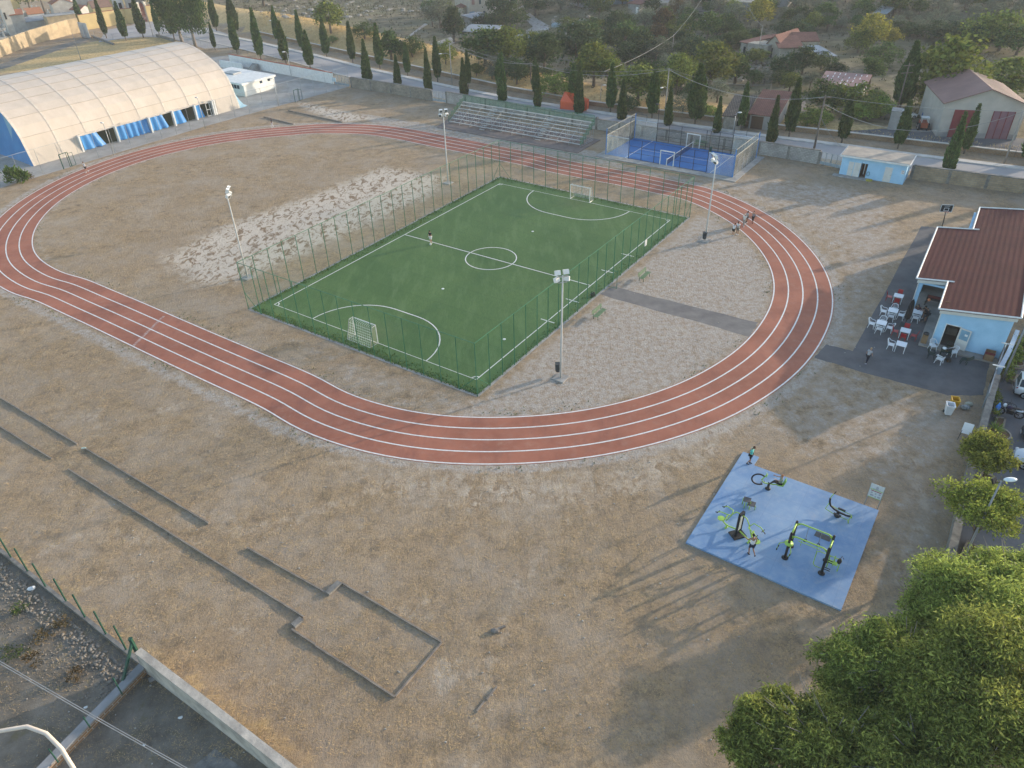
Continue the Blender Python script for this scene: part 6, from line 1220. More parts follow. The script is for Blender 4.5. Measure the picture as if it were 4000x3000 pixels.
# ------------------------------------------------------------------ foliage helpers
def leaf_mat(name, c, c2, tr=.25, rough=.8):
    m, nt, bs, out = nodes(name); N = NT(nt); bs.inputs['Roughness'].default_value = rough; bs.inputs['Specular IOR Level'].default_value = .06
    g = N.n('ShaderNodeNewGeometry'); oi = N.n('ShaderNodeObjectInfo')
    col = N.ramp(g.outputs['Random Per Island'], [(0, c2), (.6, c), (1, tuple(min(1, x*1.5) for x in c))])
    hs = N.n('ShaderNodeHueSaturation'); N.L(N.math('ADD', .485, N.math('MULTIPLY', oi.outputs['Random'], .03)), hs.inputs['Hue']); N.L(N.math('ADD', .8, N.math('MULTIPLY', oi.outputs['Random'], .4)), hs.inputs['Value']); N.L(col, hs.inputs['Color'])
    N.L(hs.outputs[0], bs.inputs['Base Color']); tl = N.n('ShaderNodeBsdfTranslucent'); N.L(hs.outputs[0], tl.inputs[0]); mx = N.n('ShaderNodeMixShader'); mx.inputs[0].default_value = tr
    N.L(bs.outputs[0], mx.inputs[1]); N.L(tl.outputs[0], mx.inputs[2]); N.L(mx.outputs[0], out.inputs[0]); return m
def leaves(pts, size, aspect=.5, dirs=None, spread=1.0, seed=0, jit=.35):
    """one leaf-sized diamond at each point; dirs = preferred long axis"""
    r = np.random.default_rng(seed); n = len(pts); a = r.normal(size=(n, 3)); 
    if dirs is not None: a = dirs+a*spread*.45
    a /= np.linalg.norm(a, axis=1, keepdims=True)+1e-9; b = np.cross(a, r.normal(size=(n, 3))); b /= np.linalg.norm(b, axis=1, keepdims=True)+1e-9
    s = size*(1+jit*r.normal(size=(n, 1))).clip(.4, 2); A, B = a*s*.5, b*s*.5*aspect
    v = np.stack([pts-A, pts+B, pts+A, pts-B], 1).reshape(-1, 3); f = np.arange(n*4).reshape(-1, 4); return v, f
def lobe_points(lobes, n, seed=0, clump=.16, shell=.75):
    r = np.random.default_rng(seed); vol = np.array([l[1][0]*l[1][1]*l[1][2] for l in lobes])**.67; k = r.choice(len(lobes), n, p=vol/vol.sum()); out_ = np.empty((n, 3)); nrm = np.empty((n, 3))
    for i, (c, rad) in enumerate(lobes):
        m_ = np.where(k == i)[0]
        if not len(m_): continue
        nc = max(8, len(m_)//26); d = r.normal(size=(nc, 3)); d /= np.linalg.norm(d, axis=1, keepdims=True); d[:, 2] = np.where(d[:, 2] < -.55, -d[:, 2], d[:, 2]); q = shell+(1-shell)*r.random((nc, 1))+.08*r.normal(size=(nc, 1)); cc = d*q
        sel = r.integers(0, nc, len(m_)); p = cc[sel]+r.normal(size=(len(m_), 3))*clump; out_[m_] = np.array(c)+p*np.array(rad); nrm[m_] = d[sel]
    return out_, nrm
def fol_mesh(name, parts_, m):
    V_, F_ = [], []; o = 0
    for v, f in parts_: V_.append(v); F_ += (f+o).tolist(); o += len(v)
    me = bpy.data.meshes.new(name); me.from_pydata(np.concatenate(V_).tolist(), [], F_); me.materials.append(m); return me
BARK = mat('bark', (.17, .135, .1), (.09, .07, .055), 3, .95, 0, .4); BARKG = mat('grey_bark', (.3, .26, .22), (.18, .155, .13), 3, .95, 0, .4)
LMAT = {'green': leaf_mat('green_leaf', (.085, .125, .038), (.036, .058, .019)), 'dark': leaf_mat('dark_leaf', (.06, .088, .036), (.025, .042, .018)), 'yellowgreen': leaf_mat('yellow_green_leaf', (.15, .175, .04), (.06, .085, .024)), 'olive': leaf_mat('olive_leaf', (.16, .175, .12), (.075, .09, .06)), 'yellow': leaf_mat('yellow_leaf', (.26, .23, .045), (.13, .13, .03)), 'brown': leaf_mat('brown_leaf', (.12, .085, .04), (.06, .05, .025)), 'cypress': leaf_mat('cypress_leaf', (.075, .118, .034), (.03, .052, .017), .2), 'vine': leaf_mat('vine_leaf', (.19, .24, .05), (.09, .13, .03))}
def obj_of(me, name, parent): o = bpy.data.objects.new(name, me); COL.objects.link(o); o.parent = parent; return o
def trunk_mesh(h, r, limbs, m, seed=0):
    rr = random.Random(seed); b = MB(); b.tube([(0, 0, -.3), (rr.uniform(-.03, .03)*h, rr.uniform(-.03, .03)*h, h*.5), (rr.uniform(-.05, .05)*h, rr.uniform(-.05, .05)*h, h)], [r*1.25, r, r*.7], 7)
    for (x, y, z) in limbs: b.tube([(0, 0, h*.85), (x*.45, y*.45, h+(z-h)*.5), (x, y, z)], [r*.65, r*.4, r*.15], 5)
    return b.mesh('trunk', m, None, True)
# column cypresses, unit height
def cyp_proto(seed, bare, wide=.105):
    t = thing('cypress_tree', 'x', 'tree'); LABQ.pop(); r = np.random.default_rng(seed); n = 3000
    z = r.random(n)**.85; z0 = bare; prof = lambda q: wide*np.where(q < .25, .62+.38*np.sin(q/.25*1.57), np.cos((q-.25)/.75*1.5)**1.15+.02)
    if bare == 0: prof = lambda q: wide*1.05*(.72+.28*np.clip(q/.12, 0, 1))*np.clip(1-q**1.45, 0, 1)**.95+.003
    th = r.random(n)*6.283; lump = 1+.12*np.sin(th*3+z*9+seed)+.1*np.sin(th*5-z*14); rad = prof(z)*lump*(.75+.3*r.random(n))
    p = np.stack([rad*np.cos(th), rad*np.sin(th), z0+z*(1-z0)], 1); d = np.stack([.35*np.cos(th), .35*np.sin(th), np.ones(n)], 1)
    fr = leaves(p, .07, .3, d, .8, seed)
    k, q = 12, 14; core = MB(); core.lathe([(float(prof(np.array([i/k]))[()])*.78 if i < k else .002, z0+i/k*(1-z0)*.97) for i in range(k+1)], (0, 0, 0), q)
    obj_of(fol_mesh('crown', [fr, (np.array(core.v), np.empty((0, 4), int))], LMAT['cypress']), 'crown', t)
    me = t.children[0].data; bmv = len(fr[0]); me.clear_geometry(); me.from_pydata(np.concatenate([fr[0], np.array(core.v)]).tolist(), [], fr[1].tolist()+[tuple(i+bmv for i in f) for f in core.f])
    b = MB(); b.tube([(0, 0, -.02), (0, 0, .2)], [.016, .012], 6); obj_of(b.mesh('trunk', BARK), 'trunk', t); return t
CYF = [cyp_proto(s, .13, w) for s, w in ((1, .1), (2, .088), (3, .115))]; CYN = [cyp_proto(s, 0, w) for s, w in ((4, .1), (5, .115))]
used_t = set()
def plant(proto, loc, sc, label, group=None):
    f = id(proto) not in used_t; used_t.add(id(proto)); r = place(proto, loc, random.random()*6.28, label, sc, f, group)
    if f: LABQ.append(r)
    return r
CY = [  # base px, tip px, near row?
 ((325, 112), (288, -8), 0), ((417, 149), (366, -6), 0), ((493, 159), (452, 8), 0), ((561, 148), (520, -8), 0), ((623, 137), (586, 10), 0), ((681, 151), (640, -20), 0), ((847, 121), (818, -30), 0), ((841, 196), (812, 90), 0), ((922, 135), (876, -20), 0), ((927, 211), (894, 58), 0), ((1020, 236), (974, 36), 0), ((1088, 166), (1056, 24), 0), ((1119, 254), (1085, 84), 0), ((1181, 200), (1155, 42), 0), ((1213, 270), (1183, 120), 0), ((1277, 223), (1253, 72), 0), ((1379, 247), (1354, 86), 0), ((1436, 312), (1423, 155), 1), ((1485, 270), (1462, 94), 0), ((1555, 330), (1548, 214), 1), ((1593, 297), (1583, 170), 0), ((1674, 350), (1667, 190), 1), ((1710, 320), (1706, 146), 0), ((1813, 370), (1809, 228), 1), ((1830, 340), (1826, 200), 0), ((1963, 393), (1961, 206), 1), ((1953, 350), (1950, 214), 0), ((2090, 374), (2088, 228), 0), ((2100, 416), (2102, 258), 1), ((2260, 440), (2261, 243), 1), ((2238, 407), (2247, 250), 0), ((2384, 438), (2393, 250), 0), ((2427, 465), (2439, 313), 1), ((2546, 462), (2563, 268), 0), ((2608, 488), (2626, 336), 1), ((2714, 486), (2744, 254), 0), ((2798, 517), (2814, 378), 1), ((2893, 508), (2921, 325), 0), ((3009, 556), (3017, 376), 1), ((3081, 535), (3119, 310), 0), ((3287, 558), (3333, 372), 0), ((3506, 581), (3559, 394), 0), ((3703, 657), (3772, 441), 1), ((3764, 602), (3824, 410), 0), ((4008, 640), (4060, 440), 0)]
for i, (b, tpx, nr) in enumerate(CY):
    q = T(*b); hz = ht(q, tpx[1]); pr = CYN[i % 2] if nr else CYF[i % 3]; w = random.uniform(.86, 1.2)
    if hz > 10.5 or b[0] > 2600: w *= 1.12
    r = plant(pr, q, (hz*w, hz*w, hz), ('dark cypress without bare trunk beside the stone wall' if nr else ('slim cypress on a bare stem by the cemetery road' if b[0] < 700 else 'slim cypress on a short stem along the roadside')), 'cypresses along the road')
for x, y, h in ((80, 95, 8.5), (88, 89, 8), (92, 104, 9), (84, 109, 9), (105, 80, 8), (84, 92, 8.5), (97, 84, 9), (111, 76, 8.2), (88, 106, 9.5), (101, 98, 9), (116, 89, 9.6), (131, 80, 9)):
    plant(CYF[int(x) % 3], (x, y, 0), h, 'slim cypress farther along the road past the bar', 'cypresses along the road')
q = T(3513, 430); hz = ht(q, 165); plant(CYF[2], q, (hz*1.25, hz*1.25, hz), 'tallest broad cypress standing among the hillside plots', None)
# two old spreading cypresses near the cemetery
for bx, lob, lab in (((712, 166), [((-2, 0, 6), (3.4, 3.2, 4)), ((-1, .5, 11), (3.6, 3.2, 4.5)), ((-3.5, 0, 9), (2.4, 2.4, 3)), ((.5, 0, 4.6), (2.4, 2.2, 2.3))], 'old spreading dark cypress near the hall, left trunk'), ((767, 190), [((.3, 0, 7), (3.4, 3.2, 4)), ((0, .5, 12), (3.8, 3.4, 5)), ((2.6, 0, 10), (2.6, 2.6, 3.5)), ((1.6, -.3, 5.2), (2.2, 2, 2))], 'old spreading dark cypress near the hall, right trunk')):
    q = T(*bx); t = thing('old_cypress', lab, 'tree', q); p, nrm = lobe_points(lob, 9000, 11, .2, .7); d = nrm*.5+np.array([0, 0, 1.0]); obj_of(fol_mesh('crown', [leaves(p, .55, .4, d, 1, 5)], LMAT['cypress']), 'crown', t)
    obj_of(trunk_mesh(5, .4, [(-1.5, 0, 8), (1.4, .3, 9), (0, -.8, 10)], BARKG, 3), 'trunk', t)
# broad crowned background trees, unit height
LOB = [[((0, 0, .66), (.34, .34, .3)), ((.2, .08, .55), (.26, .26, .24)), ((-.2, -.06, .58), (.27, .25, .25)), ((.02, .2, .74), (.22, .22, .2)), ((0, -.2, .48), (.24, .24, .22))],
       [((0, 0, .6), (.42, .4, .32)), ((.28, 0, .48), (.26, .28, .26)), ((-.26, .1, .5), (.28, .26, .28)), ((.05, -.22, .42), (.28, .24, .24)), ((-.05, .1, .82), (.22, .22, .16))],
       [((0, 0, .5), (.48, .44, .4)), ((.3, .1, .36), (.3, .28, .3)), ((-.32, -.05, .34), (.3, .3, .3)), ((0, -.3, .3), (.34, .26, .28)), ((.1, .1, .78), (.22, .24, .2))],
       [((0, 0, .62), (.22, .22, .34)), ((.12, .05, .42), (.2, .2, .25)), ((-.12, -.04, .4), (.2, .2, .26)), ((0, 0, .84), (.13, .13, .14))]]
BR = {}
def broad(kind, var):
    if (kind, var) in BR: return BR[(kind, var)]
    t = thing({'olive': 'olive_tree', 'vine': 'vine_bush'}.get(kind, 'broadleaf_tree'), 'x', 'tree'); LABQ.pop(); sd = 20+var; n = 2600; p, nrm = lobe_points(LOB[var], n, sd, .2, .72)
    obj_of(fol_mesh('crown', [leaves(p, .06 if kind != 'olive' else .056, .62 if kind != 'olive' else .34, None, 1, sd)], LMAT[kind]), 'crown', t); obj_of(trunk_mesh(.34, .035, [(.18, .05, .58), (-.18, 0, .6), (0, .15, .68), (.02, -.16, .5)], BARK, sd), 'trunk', t); BR[(kind, var)] = t; return t
NAMES = {'green': 'leafy green tree', 'dark': 'dark bushy tree', 'yellowgreen': 'yellowish rounded tree', 'olive': 'silvery olive tree', 'yellow': 'bright yellow-leaved tree', 'brown': 'brownish tree', 'vine': 'pale climbing bush'}
def where(x, y):
    if x < 1600: return 'beyond the golden grass bank'
    if x < 2250: return 'near the large cream farmhouse' if y < 200 else 'behind the metal stand'
    if x < 2700: return 'below the terracotta roofed houses' if y < 230 else 'in valley behind the blue court'
    if x < 3080: return 'above the ruined stone house' if y < 190 else 'between ruined house and roadside wall'
    if x < 3600: return 'on slope above the striped red shed' if y < 300 else 'around the striped red shed'
    return 'behind the red door warehouse'
BT = [(1720, 110, 78, 'olive', 1, 1.3), (1690, 105, 60, 'olive', 0, 1), (1775, 165, 98, 'dark', 3, 1), (1965, 108, 120, 'dark', 0, .8), (1998, 112, 66, 'green', 2, 1.2), (1935, 112, 50, 'green', 2, 1.2), (1885, 112, 40, 'dark', 2, 1.6), (2090, 62, 62, 'dark', 1, 1.3), (2190, 48, 55, 'olive', 1, 1.4), (2130, 20, 45, 'olive', 2, 1.4), (2225, 90, 40, 'olive', 2, 1.5), (2055, 30, 40, 'olive', 0, 1.2), (1895, 258, 105, 'green', 1, 1.3), (1985, 262, 112, 'yellowgreen', 1, 1), (2075, 266, 98, 'yellowgreen', 1, 1.2), (2125, 284, 112, 'dark', 1, 1), (1918, 282, 55, 'olive', 2, 1.2), (2158, 190, 60, 'olive', 1, 1.2), (2195, 225, 60, 'olive', 0, 1), (2250, 262, 125, 'dark', 1, 1.15), (2310, 195, 75, 'green', 1, 1.1), (2340, 75, 72, 'green', 1, 1.1), (2300, 35, 60, 'dark', 3, 1), (2410, 152, 75, 'dark', 1, 1.1), (2445, 98, 46, 'olive', 1, 1), (2513, 132, 72, 'olive', 0, 1), (2546, 60, 50, 'dark', 1, 1), (2585, 124, 62, 'brown', 1, 1), (2650, 64, 45, 'brown', 2, 1.2), (2690, 90, 42, 'green', 2, 1.3), (2437, 195, 80, 'green', 0, 1), (2385, 210, 70, 'dark', 1, 1), (2564, 182, 62, 'brown', 1, 1), (2500, 255, 95, 'dark', 1, 1), (2450, 270, 70, 'dark', 1, 1.2), (2560, 258, 80, 'olive', 1, 1.2), (2615, 292, 62, 'olive', 2, 1.3), (2320, 335, 120, 'yellowgreen', 1, 1), (2375, 345, 90, 'yellowgreen', 0, 1), (2727, 238, 68, 'dark', 2, 1.4), (2763, 162, 78, 'green', 1, 1), (2835, 127, 52, 'green', 0, 1), (2810, 68, 55, 'olive', 1, 1.2), (2864, 94, 55, 'olive', 1, 1.3), (2962, 110, 75, 'yellow', 1, 1.1), (2985, 55, 50, 'green', 1, 1.3), (2770, 350, 128, 'yellowgreen', 1, 1.15), (2870, 328, 85, 'green', 3, 1.3), (2640, 368, 112, 'yellowgreen', 1, .9), (2490, 405, 112, 'yellowgreen', 1, 1.1), (2560, 405, 95, 'yellowgreen', 0, 1), (2170, 374, 66, 'vine', 2, 1.5), (2450, 432, 44, 'dark', 2, 1.4), (2665, 448, 60, 'olive', 2, 1.2), (2420, 330, 60, 'olive', 1, 1), (2700, 420, 70, 'dark', 1, 1.1), (2800, 400, 65, 'olive', 1, 1.1), (2020, 330, 62, 'dark', 1, 1.2), (1950, 310, 50, 'olive', 2, 1.2), (2250, 330, 60, 'dark', 2, 1.2), (2400, 270, 60, 'olive', 1, 1), (2650, 180, 40, 'dark', 2, 1.3), (2690, 200, 45, 'dark', 2, 1.4), (3388, 198, 92, 'yellow', 1, .95), (3350, 205, 60, 'yellowgreen', 2, 1.1), (3472, 184, 48, 'yellow', 1, 1.1), (3438, 262, 62, 'green', 2, 1.3), (3670, 428, 180, 'yellowgreen', 1, 1.05), (3610, 425, 90, 'yellowgreen', 2, 1), (3935, 390, 100, 'yellowgreen', 1, 1.6), (3172, 122, 48, 'yellowgreen', 1, 1.1), (3205, 440, 92, 'green', 2, 1.1), (3325, 445, 85, 'yellowgreen', 2, 1.3), (3130, 294, 78, 'dark', 1, 1), (3060, 305, 66, 'dark', 2, 1.1), (3205, 272, 46, 'green', 2, 1.3), (3262, 292, 34, 'dark', 2, 1.6), (3395, 335, 75, 'green', 0, .9), (3420, 412, 42, 'green', 2, 1.3), (3362, 78, 50, 'green', 1, 1.1), (3488, 62, 66, 'green', 1, 1.2), (3445, 62, 40, 'olive', 2, 1), (3500, 142, 38, 'dark', 2, 2), (3550, 146, 36, 'dark', 2, 1.6), (3655, 150, 42, 'dark', 2, 2), (3720, 160, 44, 'dark', 2, 1.8), (3830, 192, 85, 'yellowgreen', 2, 1.2), (3900, 200, 95, 'yellowgreen', 2, 1.1), (3970, 215, 70, 'green', 2, 1.3), (3780, 195, 60, 'dark', 2, 1.4), (2830, 195, 38, 'dark', 2, 1.6), (2890, 175, 36, 'dark', 2, 1.8), (2940, 165, 36, 'dark', 2, 1.6), (3060, 142, 42, 'dark', 2, 1.6), (3120, 152, 46, 'dark', 2, 1.6), (1294, 128, 82, 'yellowgreen', 1, 1.1), (1425, 152, 44, 'green', 2, 1.5), (1612, 222, 58, 'green', 2, 1.2), (1742, 250, 66, 'vine', 2, .9), (1529, 242, 88, 'green', 3, 1.1), (1570, 210, 34, 'green', 2, 1.3), (1032, 25, 60, 'dark', 1, 1.5), (1300, 168, 20, 'green', 2, 1.5), (3150, 492, 48, 'vine', 2, 1.6), (3195, 485, 42, 'vine', 2, 1.6), (3350, 470, 44, 'vine', 2, 1.5), (3390, 465, 50, 'vine', 2, 1.3), (3435, 455, 52, 'vine', 2, 1.2), (2770, 460, 34, 'vine', 2, 1.6), (2735, 450, 36, 'vine', 2, 1.4), (2855, 470, 34, 'green', 2, 1.4), (2960, 478, 24, 'vine', 2, 1.3)]
hills = [(x, y, h, k, v, w) for x, y, h, k, v, w in BT]
for row in range(7):
    for j in range(12):
        x = 3000+j*90+random.uniform(-32, 32)+row*20; y = 8+row*20+random.uniform(-8, 8)-(x-3000)*.004
        if x > 4030 or (3380 < x < 3480 and 25 < y < 95) or (y > 120 and x < 3150): continue
        hills.append((x, y, random.uniform(26, 40), random.choice(['olive']*5+['green']), random.choice([0, 1, 1, 2]), random.uniform(1, 1.35)))
for row, (x0, x1, y0, n) in enumerate(((2230, 2460, 15, 5), (2560, 2900, 12, 6), (2420, 2700, 170, 4), (2200, 2420, 130, 5), (1650, 1780, 60, 2), (2560, 2760, 215, 5), (2880, 3040, 260, 4), (2900, 3120, 330, 4), (3060, 3180, 350, 3), (1100, 1750, 4, 9), (2060, 2160, 210, 3), (2000, 2150, 175, 3), (2260, 2600, 300, 6), (2330, 2700, 240, 5), (2560, 2900, 70, 4), (2800, 2900, 190, 3), (2480, 2720, 340, 5), (2300, 2700, 120, 8), (2300, 2600, 210, 7), (2700, 2900, 140, 5), (1850, 2150, 300, 6), (2650, 2850, 290, 4), (3050, 3250, 90, 4))):
    for j in range(n): hills.append((x0+(x1-x0)*(j+.5)/n+random.uniform(-14, 14), y0+random.uniform(-9, 9), random.uniform(32, 52)*(.3 if y0 < 6 else 1), random.choice(['dark', 'olive', 'green', 'green', 'yellowgreen']), random.choice([0, 1, 2]), random.uniform(1, 1.4)))
for (x, y, h, k, v, w) in hills:
    q = T(x, max(y, -40)); d = (q-CAMP).length; hz = h/FOC*d*1.16; w *= 1.12
    plant(broad(k, v), q, (hz*w, hz*w, hz), NAMES[k]+' '+where(x, y), None)
for i, (x, y, h) in enumerate(((60, 50, 8), (66, 58, 9), (70, 46, 9.5), (78, 62, 10), (56, 40, 8), (84, 52, 10), (72, 72, 8), (63, 33, 9), (92, 66, 11), (64, 44, 9), (58, 33, 8), (74, 54, 10), (80, 72, 10), (88, 80, 9), (98, 74, 11), (70, 84, 7))):
    plant(broad(['green', 'dark'][i % 2], i % 2), (x, y, 0), (h*1.05, h*1.05, h), 'shade tree at the car park outer edge', None)
# big pepper trees, lower right
PEP = leaf_mat('pepper_leaf', (.29, .33, .08), (.075, .105, .028), .42, .45)
t5 = K(2750, 2250, .5651)
def bigtree(label, base, lobpx, n, seed):
    q = G(*base); t = thing('pepper_tree', label, 'tree', q); lob = []; lim = []
    for (x, y, rp_, z) in lobpx:
        c = G(*t5(x, y), z); r = rp_*.5651/FOC*(c-CAMP).length; l = c-q; lob.append(((l.x, l.y, l.z), (r, r, r*.82))); lim.append((l.x*.8, l.y*.8, l.z-r*.2))
    rs_ = np.random.default_rng(seed); subl = []
    for (c, r) in lob:
        for _ in range(11):
            d = rs_.normal(size=3); d /= np.linalg.norm(d); d[2] = abs(d[2])*.9-.25; k = rs_.uniform(.28, .56); f = rs_.uniform(.6, 1.12); subl.append((tuple(np.array(c)+d*np.array(r)*f), (r[0]*k, r[1]*k, r[2]*k*.95)))
    p, nrm = lobe_points(subl, int(n*2.5), seed, .26, .5); keep = p[:, 2] > .6; p, nrm = p[keep], nrm[keep]
    obj_of(fol_mesh('crown', [leaves(p, .2, .26, nrm*.55+np.array([0, 0, -.45]), 1.5, seed)], PEP), 'crown', t)
    b = MB(); b.tube([(0, 0, -.2), (.1, .05, 1.2), (.05, -.1, 2.4)], [.38, .3, .24], 8); rr = random.Random(seed)
    for l in lim:
        mid = (l[0]*.4, l[1]*.4, 2.2+(l[2]-2.2)*.55); b.tube([(.05, -.1, 2.2), mid, l], [.19, .12, .05], 6)
        for k in range(8): e = (l[0]+rr.uniform(-2, 2), l[1]+rr.uniform(-2, 2), l[2]+rr.uniform(.2, 2.2)); b.tube([mid, ((mid[0]+e[0])/2+.1, (mid[1]+e[1])/2, (mid[2]+e[2])/2+.2), e], [.045, .028, .01], 4)
    obj_of(b.mesh('trunk', BARKG, None, True), 'trunk', t)
bigtree('largest drooping pepper tree filling the lower right corner', t5(1950, 1250), [(1850, 850, 330, 6.0), (1620, 720, 230, 6.2), (2120, 700, 300, 6.5), (1750, 1100, 300, 5.0), (2050, 1150, 330, 5.5), (1500, 960, 200, 4.8), (2250, 980, 260, 6)], 60000, 31)
bigtree('pepper tree at the right edge behind the largest one', t5(1950, 560), [(1850, 160, 250, 5.6), (2080, 250, 270, 6), (1720, 70, 130, 5.2), (2050, 40, 190, 5.6), (1650, 290, 170, 5), (1540, 340, 130, 4.6), (2200, 420, 220, 5.6), (2230, 20, 160, 5.4)], 42000, 32)
bigtree('loose pepper tree between corner trees and the dry lawn', t5(1280, 920), [(1290, 480, 170, 5.6), (1100, 600, 190, 5.2), (950, 640, 150, 5), (1300, 700, 220, 4.8), (1010, 800, 170, 4.2), (1200, 880, 210, 4)], 26000, 33)
bigtree('pepper tree at the bottom edge nearest the dry lawn', t5(800, 1500), [(420, 1000, 180, 5.4), (640, 1040, 210, 5.6), (300, 1190, 160, 5), (850, 1050, 190, 5.4), (560, 1250, 260, 5), (950, 1230, 230, 5.2), (760, 1400, 260, 5)], 40000, 34)
bigtree('pepper tree at the bottom edge below the largest one', t5(1400, 1560), [(1180, 1200, 190, 4.6), (1350, 1330, 240, 5), (1080, 1400, 200, 4.6), (1650, 1400, 240, 4.8)], 22000, 35)
# two round headed trees by the car park wall
RTL = leaf_mat('glossy_leaf', (.29, .33, .065), (.1, .13, .03), .4, .6)
def roundtree(label, base, c, rx, rz, lean):
    q = G(*base); t = thing('round_tree', label, 'tree', q); cc = G(*c, lean); r = rx/FOC*(cc-CAMP).length; l = cc-q
    rq = random.Random(int(rx)); lob = [((l.x+rq.uniform(-.85, .85)*r, l.y+rq.uniform(-.85, .85)*r, l.z+rq.uniform(-.45, .35)*r), (r*rq.uniform(.25, .45),)*2+(r*.3*rz/.6,)) for _ in range(9)]+[((l.x, l.y, l.z), (r*.6, r*.6, r*rz*.9)), ((l.x+r*.45, l.y, l.z+.1), (r*.5, r*.5, r*rz*.8)), ((l.x-r*.45, l.y+.1, l.z), (r*.5, r*.55, r*rz*.8)), ((l.x, l.y+r*.35, l.z+.25), (r*.55, r*.5, r*rz*.75)), ((l.x+.1, l.y-r*.4, l.z-.1), (r*.55, r*.5, r*rz*.75))]
    p, nrm = lobe_points(lob, 15000, 7, .2, .68); obj_of(fol_mesh('crown', [leaves(p, .16, .5, nrm+np.array([0, 0, -.2]), 1.2, 8)], RTL), 'crown', t)
    b = MB(); b.tube([(0, 0, 0), (l.x*.35, l.y*.35, 1.1), (l.x*.6, l.y*.6, 1.9)], [.14, .12, .1], 7)
    for k in range(6): a = k*1.05; b.tube([(l.x*.55, l.y*.55, 1.8), (l.x*.8+.3*math.cos(a), l.y*.8+.3*math.sin(a), 2.3), (l.x+.8*math.cos(a), l.y+.8*math.sin(a), l.z)], [.07, .05, .02], 5)
    obj_of(b.mesh('trunk', BARK, None, True), 'trunk', t)
roundtree('ragged small tree at wall between whiteboard and street lamp', (3853, 1858), (3850, 1768), 76, .8, 3.0); roundtree('dense round headed tree at the foot of street lamp', (3778, 2165), (3852, 1975), 118, .5, 4.0)
